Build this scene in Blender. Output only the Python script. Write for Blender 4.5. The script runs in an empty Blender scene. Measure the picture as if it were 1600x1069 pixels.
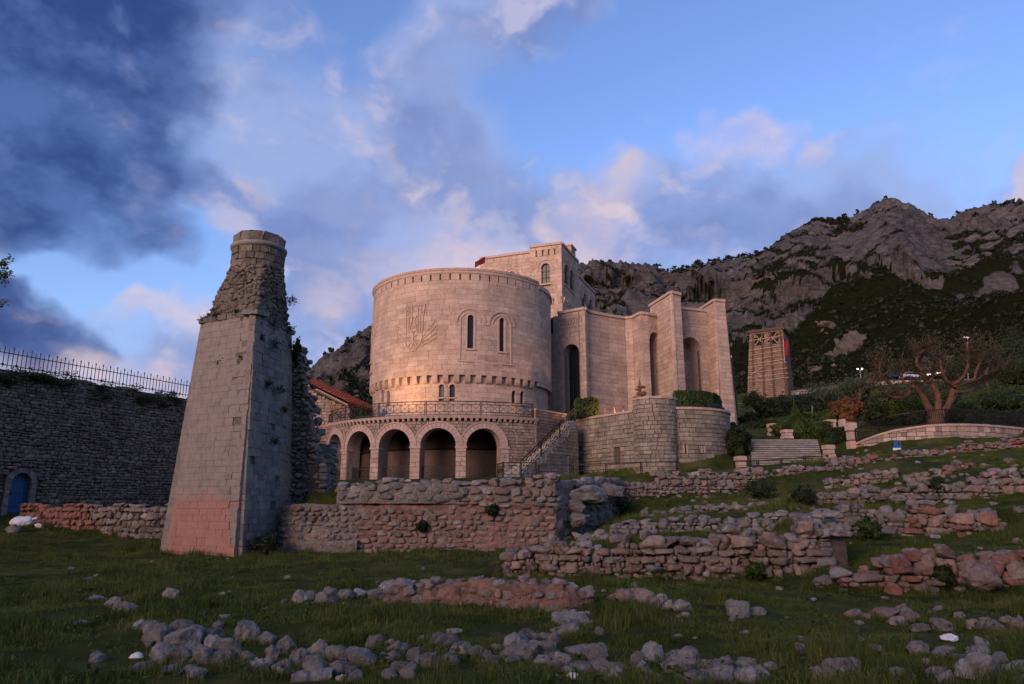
import bpy, math, random
import numpy as np
from mathutils import Vector, Matrix
from mathutils.bvhtree import BVHTree
from mathutils.geometry import delaunay_2d_cdt

random.seed(7); rng = np.random.default_rng(7)
scene = bpy.context.scene
COL = scene.collection

# ------------------------------------------------------------------ camera, sky, sun, exposure
FPX, PITCH, CAMZ = 1111.1, math.radians(13.0), 1.6        # focal length in pixels of the 1600 px photograph
cam_d = bpy.data.cameras.new('camera'); cam = bpy.data.objects.new('camera', cam_d); COL.objects.link(cam)
cam_d.sensor_width = 36.0; cam_d.lens = 36.0 * FPX / 1600.0
cam_d.clip_start = 0.1; cam_d.clip_end = 6000
cam.location = (0, 0, CAMZ); cam.rotation_euler = (math.radians(90) + PITCH, 0, 0)
scene.camera = cam

SUN_AZ = math.radians(-146)      # compass from +Y, clockwise: behind the camera, to the left
SUN_EL = math.radians(13)
SUN_STRENGTH, SUN_ANGLE = 2.0, 32
SKY_EL = math.radians(4.0)
SKY_STRENGTH = 0.15

def direction(px, py):
    u = (px - 800) / FPX; v = (534.5 - py) / FPX
    d = np.array([u, math.cos(PITCH) - v * math.sin(PITCH), math.sin(PITCH) + v * math.cos(PITCH)])
    return d
def W(px, py, Y):
    d = direction(px, py); return np.array([d[0] / d[1] * Y, Y, CAMZ + d[2] / d[1] * Y])
def PIX(p):
    x, y, z = p[0], p[1], p[2] - CAMZ
    f = y * math.cos(PITCH) + z * math.sin(PITCH); up = -y * math.sin(PITCH) + z * math.cos(PITCH)
    f = max(f, 0.05)
    return 800 + FPX * x / f, 534.5 - FPX * up / f

class NT:
    """small node-tree helper"""
    def __init__(s, tree): s.t = tree; s.n = tree.nodes; s.l = tree.links
    def new(s, typ, **kw):
        n = s.n.new(typ)
        for k, v in kw.items(): setattr(n, k, v)
        return n
    def link(s, a, b): s.l.new(a, b)
    def put(s, sock, v):
        if isinstance(v, bpy.types.NodeSocket): s.l.new(v, sock)
        elif v is not None: sock.default_value = v
    def math(s, op, a, b=None, c=None, clamp=False):
        n = s.new('ShaderNodeMath', operation=op); n.use_clamp = clamp
        for i, v in enumerate((a, b, c)): s.put(n.inputs[i], v)
        return n.outputs[0]
    def vmath(s, op, a, b=None, scale=None):
        n = s.new('ShaderNodeVectorMath', operation=op)
        s.put(n.inputs[0], a)
        if b is not None: s.put(n.inputs[1], b)
        if scale is not None: s.put(n.inputs['Scale'], scale)
        return n.outputs['Value'] if op in ('DOT_PRODUCT', 'LENGTH', 'DISTANCE') else n.outputs[0]
    def noise(s, vec, scale, detail=4, rough=0.55, dist=0.0, lac=2.0):
        n = s.new('ShaderNodeTexNoise'); s.put(n.inputs['Vector'], vec)
        s.put(n.inputs['Scale'], scale); n.inputs['Detail'].default_value = detail
        n.inputs['Roughness'].default_value = rough; n.inputs['Distortion'].default_value = dist
        n.inputs['Lacunarity'].default_value = lac
        return n
    def ramp(s, fac, stops, interp='LINEAR'):
        n = s.new('ShaderNodeValToRGB'); s.put(n.inputs[0], fac); r = n.color_ramp; r.interpolation = interp
        while len(r.elements) < len(stops): r.elements.new(0.5)
        while len(r.elements) > len(stops): r.elements.remove(r.elements[-1])
        for e, (p, c) in zip(r.elements, stops):
            e.position = p; e.color = (c, c, c, 1) if isinstance(c, (int, float)) else (*c, 1)
        return n.outputs[0]
    def maprange(s, v, a, b, c=0.0, d=1.0, smooth=True):
        n = s.new('ShaderNodeMapRange', interpolation_type='SMOOTHSTEP' if smooth else 'LINEAR')
        s.put(n.inputs[0], v)
        for i, q in zip((1, 2, 3, 4), (a, b, c, d)): s.put(n.inputs[i], q)
        return n.outputs[0]
    def mix(s, fac, a, b, blend='MIX'):
        n = s.new('ShaderNodeMix', data_type='RGBA', blend_type=blend)
        s.put(n.inputs['Factor'], fac)
        for k, v in ((6, a), (7, b)):
            if isinstance(v, (tuple, list)): v = (*v, 1) if len(v) == 3 else v
            s.put(n.inputs[k], v)
        return n.outputs[2]

def lin(r, g, b):
    f = lambda c: (c / 255) / 12.92 if c / 255 <= 0.04045 else ((c / 255 + 0.055) / 1.055) ** 2.4
    return (f(r), f(g), f(b))

# ---- world: evening sky with drifting cloud
world = bpy.data.worlds.new('World'); scene.world = world; world.use_nodes = True
world.node_tree.nodes.clear()
N = NT(world.node_tree)
out = N.new('ShaderNodeOutputWorld'); bg = N.new('ShaderNodeBackground')
N.link(bg.outputs[0], out.inputs[0])
sky = N.new('ShaderNodeTexSky', sky_type='NISHITA'); sky.sun_disc = False
sky.sun_elevation = SKY_EL; sky.sun_rotation = SUN_AZ
sky.air_density = 1.0; sky.dust_density = 0.4; sky.ozone_density = 2.5; sky.altitude = 400
tc = N.new('ShaderNodeTexCoord')
D = N.vmath('NORMALIZE', tc.outputs['Generated'])
wn = N.noise(D, 5.0, 3, 0.6)
wn2 = N.noise(D, 18.0, 3, 0.55)
warp = N.vmath('ADD', N.vmath('SCALE', N.vmath('SUBTRACT', wn.outputs['Color'], (0.5, 0.5, 0.5)), scale=0.16),
               N.vmath('SCALE', N.vmath('SUBTRACT', wn2.outputs['Color'], (0.5, 0.5, 0.5)), scale=0.045))
DW = N.vmath('ADD', D, warp)
def blob(px, py, rx, ry, rot=0.0, soft=0.5, src=None):
    """soft elliptic patch of sky around one direction; radii in pixels of the photograph"""
    d = direction(px, py); d = d / np.linalg.norm(d)
    right = np.cross(d, [0, 0, 1]); right /= np.linalg.norm(right); up = np.cross(right, d)
    c, s = math.cos(math.radians(rot)), math.sin(math.radians(rot))
    a = (right * c + up * s) / (rx / FPX); b = (up * c - right * s) / (ry / FPX)
    q = N.vmath('SUBTRACT', src or DW, tuple(d))
    x = N.vmath('DOT_PRODUCT', q, tuple(a)); y = N.vmath('DOT_PRODUCT', q, tuple(b))
    r = N.math('SQRT', N.math('ADD', N.math('MULTIPLY', x, x), N.math('MULTIPLY', y, y)))
    return N.maprange(r, 1.0 + soft, 1.0 - soft)
def union(parts):
    r = parts[0]
    for p in parts[1:]: r = N.math('MAXIMUM', r, p)
    return r
# cloud body texture, flattened a little towards the horizon as cloud layers are
sepd = N.new('ShaderNodeSeparateXYZ'); N.link(D, sepd.inputs[0])
cv = N.vmath('MULTIPLY', D, (1.0, 1.0, 1.5))
cloud1 = N.noise(N.vmath('ADD', cv, N.vmath('SCALE', warp, scale=0.8)), 4.2, 6, 0.52).outputs[0]
cloud2 = N.noise(N.vmath('ADD', N.vmath('ADD', cv, N.vmath('SCALE', warp, scale=0.8)), (-0.028, -0.02, -0.022)), 4.2, 5, 0.52).outputs[0]
fine = N.noise(N.vmath('ADD', cv, (3.1, 1.7, 0.4)), 11.0, 5, 0.55).outputs[0]
emboss = N.math('SUBTRACT', cloud1, cloud2)
# where the cloud lies
thin_area = union([blob(640, 330, 330, 250, -25, 0.5), blob(1080, 330, 400, 120, 4, 0.45), blob(1000, 400, 330, 90, 0, .5),
                   blob(690, 90, 130, 240, -30, 0.6), blob(200, 550, 450, 140, 0, 0.45), blob(450, 160, 150, 170, -30, .7),
                   blob(1650, 300, 90, 70, 0, 0.4), blob(930, 8, 45, 30, 0, 0.7), blob(1370, 215, 60, 40, 0, .8)])
clear_area = union([blob(1330, 30, 520, 190, 12, 0.5), blob(520, 30, 90, 110, -30, 0.6), blob(240, 425, 170, 38, 10, 0.6)])
behind = N.maprange(sepd.outputs[1], 0.35, -0.1)            # round the rest of the horizon: broken cloud too
area = N.math('SUBTRACT', N.math('MAXIMUM', thin_area, N.math('MULTIPLY', behind, 0.6)), N.math('MULTIPLY', clear_area, 0.6))
bank_area = union([blob(1120, 320, 330, 95, 3, .5), blob(960, 370, 200, 90, 0, .6), blob(1300, 300, 130, 60, 0, .6), blob(560, 330, 190, 130, -20, .6), blob(720, 330, 170, 120, 0, .6)])
area = N.math('ADD', area, N.math('MULTIPLY', bank_area, 0.45))
thin = N.math('ADD', N.math('MULTIPLY', area, 0.75), N.math('MULTIPLY', N.math('SUBTRACT', cloud1, 0.5), 1.7))
thin_m = N.maprange(thin, 0.10, 0.74)
dark_area = union([blob(30, 100, 270, 250, -35, 0.35), blob(60, 300, 200, 85, -18, 0.4), blob(30, 505, 110, 55, -18, 0.5)])
smoke_area = union([blob(790, 300, 150, 70, -25, 0.8), blob(680, 170, 60, 150, -32, 0.8), blob(500, 360, 70, 90, -20, 0.7), blob(330, 560, 200, 50, 0, .8), blob(1200, 365, 200, 40, 4, .8)])
dark = N.math('ADD', N.math('MULTIPLY', dark_area, 0.9), N.math('MULTIPLY', N.math('SUBTRACT', cloud1, 0.5), 1.5))
dark_m = N.maprange(dark, 0.30, 0.84)
smoke_m = N.maprange(N.math('ADD', N.math('MULTIPLY', smoke_area, 0.75), N.math('MULTIPLY', N.math('SUBTRACT', cloud1, 0.5), 1.6)), 0.18, 0.95)
glow_area = union([blob(620, 400, 110, 95, 0, 0.7), blob(405, 300, 36, 24, 0, 0.6), blob(530, 470, 60, 40, 0, 0.7),
                   blob(230, 500, 120, 26, 0, 0.7), blob(1180, 222, 70, 36, 0, 0.6), blob(1290, 240, 40, 28, 0, 0.6),
                   blob(985, 300, 60, 50, 0, 0.8), blob(1600, 285, 26, 40, 0, 0.4), blob(60, 500, 60, 16, 0, 0.7),
                   blob(930, 370, 70, 60, 0, 0.8), blob(700, 380, 60, 60, 0, .8), blob(160, 590, 160, 40, 0, .8)])
glow = N.math('ADD', N.math('MULTIPLY', glow_area, 0.66), N.math('ADD', N.math('MULTIPLY', emboss, 2.5), N.math('MULTIPLY', N.math('SUBTRACT', fine, 0.5), 0.7)))
glow_m = N.maprange(glow, 0.14, 0.95)
# colours: scene-linear values of the cloud as it glows in the last light
lav = N.mix(N.maprange(N.math('ADD', N.math('MULTIPLY', cloud1, .7), N.math('MULTIPLY', fine, .3)), 0.40, 0.62), lin(158, 178, 228), lin(122, 140, 196))
lav = N.mix(N.maprange(emboss, 0.0, 0.10), lav, lin(190, 190, 222))
darkc = N.mix(N.maprange(fine, 0.35, 0.68), lin(42, 66, 126), lin(80, 106, 166))
darkc = N.mix(N.math('MULTIPLY', N.maprange(emboss, 0.01, 0.1), 0.4), darkc, lin(104, 128, 186))
pink = N.mix(N.maprange(fine, 0.35, 0.65), lin(214, 190, 206), lin(244, 216, 208))
SKYGAIN = N.new('ShaderNodeValue'); SKYGAIN.outputs[0].default_value = 1.85
clearsky = N.vmath('MULTIPLY', N.vmath('SCALE', sky.outputs[0], scale=SKYGAIN.outputs[0]), (0.95, 0.79, 1.0))
CG = 0.5 / SKY_STRENGTH
def up(c): return N.vmath('SCALE', c, scale=CG)
c = N.mix(N.math('MULTIPLY', thin_m, 0.9), clearsky, up(lav))
c = N.mix(N.math('MULTIPLY', smoke_m, 0.55), c, up(N.mix(N.maprange(fine, .38, .62), lin(114, 136, 194), lin(146, 164, 212))))
c = N.mix(N.math('MULTIPLY', dark_m, 0.92), c, up(darkc))
c = N.mix(N.math('MULTIPLY', glow_m, 0.58), c, up(pink))
world.cycles.sampling_method = 'MANUAL'; world.cycles.sample_map_resolution = 256
N.link(c, bg.inputs[0]); bg.inputs[1].default_value = SKY_STRENGTH

sun_d = bpy.data.lights.new('sun', 'SUN'); sun = bpy.data.objects.new('sun', sun_d); COL.objects.link(sun)
sun_d.energy = SUN_STRENGTH; sun_d.angle = math.radians(SUN_ANGLE); sun_d.color = (1.0, 0.64, 0.49)
sd = Vector((math.sin(SUN_AZ) * math.cos(SUN_EL), math.cos(SUN_AZ) * math.cos(SUN_EL), math.sin(SUN_EL)))
sun.rotation_euler = sd.to_track_quat('Z', 'Y').to_euler(); sun.location = sd * 200

vs = scene.view_settings; vs.view_transform = 'Standard'; vs.look = 'None'; vs.gamma = 1.0; vs.use_curve_mapping = False
vs.exposure = 1.0
scene.cycles.use_denoising = True
scene.cycles.max_bounces = 5; scene.cycles.diffuse_bounces = 3; scene.cycles.glossy_bounces = 2
scene.cycles.transparent_max_bounces = 4

# ------------------------------------------------------------------ helpers
def fade(t): return t * t * t * (t * (t * 6 - 15) + 10)
_perm = rng.permutation(4096)
_grad = rng.uniform(-1, 1, 4096)
def vnoise2(x, y):
    xi = np.floor(x).astype(int); yi = np.floor(y).astype(int); fx = fade(x - xi); fy = fade(y - yi)
    h = lambda a, b: _grad[_perm[(a + _perm[b & 4095]) & 4095]]
    return (h(xi, yi) * (1 - fx) + h(xi + 1, yi) * fx) * (1 - fy) + (h(xi, yi + 1) * (1 - fx) + h(xi + 1, yi + 1) * fx) * fy
def vnoise3(x, y, z):
    xi = np.floor(x).astype(int); yi = np.floor(y).astype(int); zi = np.floor(z).astype(int)
    fx, fy, fz = fade(x - xi), fade(y - yi), fade(z - zi)
    h = lambda a, b, c: _grad[_perm[(a + _perm[(b + _perm[c & 4095]) & 4095]) & 4095]]
    def pl(k): return (h(xi, yi, k) * (1 - fx) + h(xi + 1, yi, k) * fx) * (1 - fy) + (h(xi, yi + 1, k) * (1 - fx) + h(xi + 1, yi + 1, k) * fx) * fy
    return pl(zi) * (1 - fz) + pl(zi + 1) * fz
def fbm2(x, y, o=5, g=0.5):
    a, s, r = 1.0, 0.0, np.zeros_like(x, dtype=float)
    for i in range(o): r += a * vnoise2(x * 2 ** i + 17.3 * i, y * 2 ** i + 9.1 * i); s += a; a *= g
    return r / s
def fbm3(x, y, z, o=4, g=0.5):
    a, s, r = 1.0, 0.0, np.zeros_like(x, dtype=float)
    for i in range(o): r += a * vnoise3(x * 2 ** i + 7.3 * i, y * 2 ** i + 3.1 * i, z * 2 ** i + 5.7 * i); s += a; a *= g
    return r / s
def smooth01(x, a, b):
    t = np.clip((x - a) / (b - a), 0, 1); return t * t * (3 - 2 * t)

def link(o, parent=None):
    COL.objects.link(o)
    if parent is not None:
        o.parent = parent
        if parent.type == 'EMPTY': o.matrix_parent_inverse = Matrix.Translation(-Vector(parent.location))
    return o
def np_mesh(name, V, Fc, smooth=False, tone=None):
    """Fc: int array (n,3|4) or list of tuples"""
    me = bpy.data.meshes.new(name)
    V = np.asarray(V, dtype=np.float32)
    if isinstance(Fc, np.ndarray):
        n, k = Fc.shape
        me.vertices.add(len(V)); me.vertices.foreach_set('co', V.ravel())
        me.loops.add(n * k); me.loops.foreach_set('vertex_index', Fc.ravel().astype(np.int32))
        me.polygons.add(n); me.polygons.foreach_set('loop_start', np.arange(0, n * k, k, dtype=np.int32))
        me.update(calc_edges=True)
    else:
        me.from_pydata(V.tolist(), [], Fc); me.update()
    if smooth: me.shade_smooth()
    if tone is not None:
        at = me.attributes.new('tone', 'FLOAT', 'POINT'); at.data.foreach_set('value', np.asarray(tone, dtype=np.float32))
    return me
def mesh_obj(name, V, Fc, m, parent=None, smooth=False, tone=None):
    me = np_mesh(name, V, Fc, smooth, tone); me.materials.append(m)
    return link(bpy.data.objects.new(name, me), parent)
def tag(o, label=None, cat=None, group=None, kind=None):
    for k, v in (('label', label), ('category', cat), ('group', group), ('kind', kind)):
        if v: o[k] = v
    return o
def thing(name, loc, label, cat, group=None):
    o = bpy.data.objects.new(name, None); o.location = tuple(float(c) for c in loc); o.empty_display_size = 0.2
    COL.objects.link(o); return tag(o, label, cat, group, 'thing')

class MB:
    def __init__(s): s.v = []; s.f = []; s.t = []
    def add(s, vs, fs, tone=0.0):
        b = len(s.v); s.v += [tuple(float(c) for c in v) for v in vs]; s.f += [tuple(b + i for i in f) for f in fs]
        s.t += [tone] * len(vs); return s
    def box(s, c, sx, sy, sz, ang=0.0, tone=0.0):
        ca, sa = math.cos(ang), math.sin(ang); vs = []
        for z in (-sz / 2, sz / 2):
            for x, y in ((-sx / 2, -sy / 2), (sx / 2, -sy / 2), (sx / 2, sy / 2), (-sx / 2, sy / 2)):
                vs.append((c[0] + x * ca - y * sa, c[1] + x * sa + y * ca, c[2] + z))
        return s.add(vs, HEX, tone)
    def bar(s, a, b, w, h=None, tone=0.0):
        """square bar from a to b"""
        h = h or w; a = Vector(a); b = Vector(b); d = (b - a)
        if d.length < 1e-6: return s
        d.normalize(); upv = Vector((0, 0, 1)) if abs(d.z) < 0.95 else Vector((0, 1, 0))
        x = d.cross(upv).normalized() * w / 2; y = x.cross(d).normalized() * h / 2
        return s.add([a - x - y, a + x - y, a + x + y, a - x + y, b - x - y, b + x - y, b + x + y, b - x + y], HEX, tone)
    def tube(s, pts, rad, n=8, tone=0.0, cap=True):
        pts = [Vector(p) for p in pts]; m = len(pts)
        rad = [rad] * m if isinstance(rad, (int, float)) else rad
        vs = []; fs = []; ref = Vector((0.3, 0.9, 0.2))
        for i, p in enumerate(pts):
            d = (pts[min(i + 1, m - 1)] - pts[max(i - 1, 0)]).normalized()
            x = d.cross(ref)
            if x.length < 1e-3: x = d.cross(Vector((1, 0, 0)))
            x.normalize(); y = d.cross(x)
            for k in range(n):
                a = 2 * math.pi * k / n; vs.append(p + (x * math.cos(a) + y * math.sin(a)) * rad[i])
        for i in range(m - 1):
            for k in range(n):
                fs.append((i * n + k, i * n + (k + 1) % n, (i + 1) * n + (k + 1) % n, (i + 1) * n + k))
        if cap: fs.append(tuple(range(n))[::-1]); fs.append(tuple((m - 1) * n + k for k in range(n)))
        return s.add(vs, fs, tone)
    def lathe(s, c, prof, n=16, tone=0.0):
        vs = []; fs = []; m = len(prof)
        for r, z in prof:
            for k in range(n):
                a = 2 * math.pi * k / n; vs.append((c[0] + r * math.cos(a), c[1] + r * math.sin(a), c[2] + z))
        for i in range(m - 1):
            for k in range(n): fs.append((i * n + k, i * n + (k + 1) % n, (i + 1) * n + (k + 1) % n, (i + 1) * n + k))
        fs.append(tuple(range(n))[::-1]); fs.append(tuple((m - 1) * n + k for k in range(n)))
        return s.add(vs, fs, tone)
    def build(s, name, m, parent=None, smooth=False):
        return mesh_obj(name, np.array(s.v).reshape(-1, 3), s.f, m, parent, smooth, s.t)
HEX = [(3, 2, 1, 0), (4, 5, 6, 7), (0, 1, 5, 4), (1, 2, 6, 5), (2, 3, 7, 6), (3, 0, 4, 7)]

# ------------------------------------------------------------------ materials
def new_mat(name):
    m = bpy.data.materials.new(name); m.use_nodes = True; t = NT(m.node_tree); b = t.n['Principled BSDF']
    b.inputs['Roughness'].default_value = 0.9; b.inputs['Specular IOR Level'].default_value = 0.25
    return m, t, b
def pos(t): return t.new('ShaderNodeNewGeometry').outputs['Position']
def piece_value(t):
    """one random value for each stone: attribute of joined pieces plus the object's own"""
    a = t.new('ShaderNodeAttribute', attribute_name='tone'); o = t.new('ShaderNodeObjectInfo')
    return t.math('FRACT', t.math('ADD', a.outputs['Fac'], o.outputs['Random']))
def stone_mat(name, cols, scale=3.0, bump=0.35, mott=0.35, lichen=None, lich_amt=0.5, dark=None, dark_amt=0.5, bscale=None, rough=0.92, streak=0.0, bdist=0.10):
    m, t, b = new_mat(name); P = pos(t); r = piece_value(t)
    k = len(cols); stops = [(i / max(k - 1, 1), c) for i, c in enumerate(cols)]
    base = t.ramp(r, stops)
    n1 = t.noise(P, scale, 6, 0.62).outputs[0]; n2 = t.noise(P, scale * 5.3, 5, 0.65).outputs[0]
    val = t.math('ADD', t.math('MULTIPLY', t.math('SUBTRACT', n1, 0.5), mott * 4.0), t.math('MULTIPLY', t.math('SUBTRACT', n2, 0.5), mott * 4.5))
    base = t.vmath('SCALE', base, scale=t.math('ADD', 1.0, val))
    if dark is not None:
        n3 = t.noise(P, scale * 0.45, 7, 0.66).outputs[0]
        base = t.mix(t.math('MULTIPLY', t.maprange(n3, 0.52, 0.70), dark_amt), base, dark)
    if lichen is not None:
        n4 = t.noise(P, scale * 2.2, 6, 0.7).outputs[0]
        base = t.mix(t.math('MULTIPLY', t.maprange(n4, 0.56, 0.68), lich_amt), base, lichen)
    if streak > 0:
        n5 = t.noise(t.vmath('MULTIPLY', P, (1.0, 1.0, 0.09)), scale * 0.7, 6, 0.65).outputs[0]
        base = t.mix(t.math('MULTIPLY', t.maprange(n5, 0.52, 0.75), streak), base, (0.07, 0.062, 0.055))
    t.link(base, b.inputs['Base Color']); b.inputs['Roughness'].default_value = rough
    if bump:
        bn = t.new('ShaderNodeBump'); bn.inputs['Strength'].default_value = bump; bn.inputs['Distance'].default_value = bdist
        hb = t.noise(P, bscale or scale * 6, 8, 0.7).outputs[0]
        t.link(hb, bn.inputs['Height']); t.link(bn.outputs[0], b.inputs['Normal'])
    return m
def plain_mat(name, col, rough=0.7, metal=0.0, vary=0.2, scale=6.0, spec=0.3):
    m, t, b = new_mat(name); n = t.noise(pos(t), scale, 5, 0.6).outputs[0]
    c = t.vmath('SCALE', (*col,), scale=t.math('ADD', 1.0, t.math('MULTIPLY', t.math('SUBTRACT', n, 0.5), vary * 2.5)))
    t.link(c, b.inputs['Base Color']); b.inputs['Roughness'].default_value = rough; b.inputs['Metallic'].default_value = metal
    b.inputs['Specular IOR Level'].default_value = spec
    return m
def leaf_mat(name, c1, c2, c3=None, scale=0.8, trans=0.25):
    m, t, b = new_mat(name); a = t.new('ShaderNodeAttribute', attribute_name='tone')
    o = t.new('ShaderNodeObjectInfo')
    n = t.noise(pos(t), scale, 3, 0.6).outputs[0]
    f = t.math('ADD', t.math('MULTIPLY', a.outputs['Fac'], 0.5), t.math('ADD', t.math('MULTIPLY', n, 1.5), -0.5))
    col = t.ramp(f, [(0.0, c1), (0.55, c2), (1.0, c3 or c2)])
    t.link(col, b.inputs['Base Color']); b.inputs['Roughness'].default_value = 0.65
    b.inputs['Specular IOR Level'].default_value = 0.25
    tr = t.new('ShaderNodeBsdfTranslucent'); t.link(col, tr.inputs['Color'])
    mx = t.new('ShaderNodeMixShader'); mx.inputs[0].default_value = trans
    t.link(b.outputs[0], mx.inputs[1]); t.link(tr.outputs[0], mx.inputs[2])
    t.link(mx.outputs[0], t.n['Material Output'].inputs['Surface'])
    return m
M = {}
M['ashlar'] = stone_mat('castle_limestone', [(.345, .25, .195), (.385, .283, .22), (.43, .325, .255), (.37, .285, .23), (.315, .232, .185), (.40, .29, .225)], 0.9, 0.3, 0.20, dark=(.26, .18, .15), dark_amt=0.6, bscale=9, streak=0.34)
M['ashlar_core'] = stone_mat('castle_mortar', [(.30, .22, .18)], 1.0, 0.3, 0.2)
M['carved'] = stone_mat('carved_limestone', [(.36, .26, .215), (.40, .29, .24)], 1.5, 0.2, 0.14, bscale=10)
M['brickstone'] = stone_mat('small_squared_stone', [(.27, .20, .155), (.21, .16, .125), (.32, .24, .19), (.25, .20, .165), (.17, .13, .105)], 1.5, 0.35, 0.3, dark=(.10, .085, .07), dark_amt=0.5, bscale=12)
M['redstone'] = stone_mat('reddish_squared_stone', [(.30, .17, .11), (.25, .15, .10), (.34, .21, .14), (.20, .13, .10)], 1.5, 0.35, 0.3, bscale=12)
M['bastion'] = stone_mat('bastion_stone', [(.24, .205, .16), (.19, .16, .125), (.29, .245, .19), (.16, .135, .11), (.26, .215, .16)], 1.1, 0.4, 0.28, dark=(.085, .075, .06), dark_amt=0.6, bscale=10, streak=0.3)
M['mortar'] = stone_mat('old_mortar', [(.13, .11, .09)], 2.0, 0.6, 0.4, bscale=14)
M['mortar_dark'] = stone_mat('earth_mortar', [(.075, .06, .048)], 2.0, 0.6, 0.4, bscale=14)
M['rubble_dark'] = stone_mat('dark_rubble', [(.145, .112, .09), (.095, .076, .064), (.185, .148, .118), (.12, .096, .078), (.215, .178, .145)], 1.6, 0.5, 0.35, dark=(.05, .044, .04), dark_amt=0.55)
M['rubble_grey'] = stone_mat('grey_rubble', [(.18, .16, .145), (.125, .112, .10), (.225, .20, .18), (.15, .135, .12), (.26, .24, .22)], 2.2, 0.6, 0.42, lichen=(.29, .275, .26), lich_amt=0.5, dark=(.07, .065, .055), dark_amt=0.5)
M['rubble_pink'] = stone_mat('pinkish_rubble', [(.21, .145, .118), (.15, .112, .094), (.255, .18, .146), (.18, .135, .113), (.235, .192, .168)], 2.4, 0.6, 0.40, lichen=(.34, .29, .27), lich_amt=0.35, dark=(.09, .07, .06), dark_amt=0.45)
M['rubble_red'] = stone_mat('red_rubble', [(.22, .10, .073), (.17, .088, .068), (.26, .13, .095), (.19, .11, .088)], 2.4, 0.6, 0.40, dark=(.09, .06, .05), dark_amt=0.5)
M['plaster_pink'] = stone_mat('pink_mortar_face', [(.235, .135, .104)], 2.2, 0.9, 0.45, lichen=(.27, .205, .175), lich_amt=0.5, dark=(.13, .09, .07), dark_amt=0.6, bscale=9)
M['plaster_grey'] = stone_mat('grey_mortar_face', [(.19, .16, .138)], 2.2, 0.9, 0.45, lichen=(.26, .235, .21), lich_amt=0.5, dark=(.10, .085, .07), dark_amt=0.6, bscale=9)
M['pier'] = stone_mat('pier_ashlar', [(.225, .19, .165), (.21, .178, .155), (.24, .203, .175), (.22, .187, .16), (.23, .19, .162)], 1.1, 0.5, 0.2, dark=(.12, .10, .088), dark_amt=0.65, bscale=12, streak=0.5)
M['pier_dark'] = stone_mat('pier_dark_ashlar', [(.17, .16, .152), (.13, .125, .12), (.195, .183, .172), (.215, .195, .178)], 1.4, 0.35, 0.25, dark=(.12, .11, .10), dark_amt=0.5, bscale=12, streak=0.5)
M['pier_pink'] = stone_mat('pier_pink_ashlar', [(.30, .155, .113), (.285, .15, .11), (.315, .168, .125)], 1.4, 0.2, 0.14, dark=(.22, .115, .088), dark_amt=0.6, bscale=12, streak=0.12)
M['stump'] = stone_mat('stump_rubble', [(.15, .125, .105), (.115, .098, .082), (.19, .16, .13), (.135, .115, .09)], 2.0, 0.7, 0.4, lichen=(.23, .20, .17), lich_amt=0.5, dark=(.06, .055, .035), dark_amt=0.6)
M['boulder'] = stone_mat('field_limestone', [(.21, .20, .19), (.15, .14, .132), (.26, .245, .23), (.18, .165, .15), (.13, .118, .105), (.29, .265, .235)], 3.0, 0.8, 0.45, lichen=(.33, .32, .30), lich_amt=0.5, dark=(.075, .07, .055), dark_amt=0.55)
M['whitestone'] = stone_mat('white_stone', [(.62, .60, .57), (.70, .68, .66)], 6.0, 0.4, 0.2)
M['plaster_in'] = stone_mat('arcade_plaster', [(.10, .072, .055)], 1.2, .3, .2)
M['postgrey'] = plain_mat('grey_post', (.10, .10, .11), .6)
M['riser'] = stone_mat('riser_stone', [(.085, .08, .078), (.11, .10, .095)], 2.0, .4, .3)  # dark tone stands in for the shadow under the step nosings
M['iron'] = plain_mat('black_iron', (.022, .02, .02), 0.55, 0.6)
M['glass'] = plain_mat('dark_glass', (.012, .015, .02), 0.32, 0.0, 0.1, spec=0.25)
M['void'] = plain_mat('dark_interior', (.008, .007, .006), 0.9)
M['tile'] = None
M['paving'] = stone_mat('grey_paving', [(.22, .205, .19), (.26, .24, .225), (.18, .17, .16)], 2.0, 0.4, 0.25)
M['step'] = stone_mat('step_stone', [(.25, .235, .22), (.30, .28, .26), (.20, .185, .17)], 1.6, 0.35, 0.25, dark=(.12, .11, .10))
M['wood'] = plain_mat('weathered_wood', (.30, .22, .15), 0.8, 0, 0.4, 3)
M['darkwood'] = plain_mat('dark_wood', (.07, .045, .03), 0.8, 0, 0.4, 3)
M['red'] = plain_mat('red_cloth', (.13, .006, .009), 0.8, 0, 0.2)
M['black'] = plain_mat('black_cloth', (.012, .01, .01), 0.8)
M['bark'] = stone_mat('red_brown_bark', [(.12, .06, .042), (.10, .052, .038)], 3.0, 0.8, 0.4, dark=(.07, .04, .03), bscale=14)
M['twig'] = plain_mat('brown_twig', (.07, .045, .034), 0.85)
M['greybark'] = plain_mat('grey_bark', (.09, .075, .06), 0.9, 0, 0.4, 5)
M['hedge'] = leaf_mat('hedge_leaf', (.014, .028, .006), (.04, .068, .012), (.075, .11, .022))
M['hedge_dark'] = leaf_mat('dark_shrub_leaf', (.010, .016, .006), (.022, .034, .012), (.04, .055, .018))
M['hedge_bright'] = leaf_mat('bright_shrub_leaf', (.02, .035, .006), (.055, .085, .012), (.09, .12, .02))
M['olive'] = leaf_mat('olive_leaf', (.025, .035, .018), (.055, .068, .04), (.09, .10, .065))
M['rusty'] = leaf_mat('rusty_leaf', (.06, .03, .015), (.14, .06, .025), (.22, .10, .045))
M['treeleaf'] = leaf_mat('sparse_leaf', (.025, .03, .012), (.05, .05, .022), (.09, .055, .03))
M['grass'] = leaf_mat('grass_blade', (.024, .040, .006), (.076, .102, .016), (.18, .175, .045), scale=0.8, trans=0.3)
M['pine'] = leaf_mat('mountain_scrub', (.006, .009, .005), (.011, .015, .008), (.02, .024, .012), scale=0.02, trans=0.1)
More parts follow.
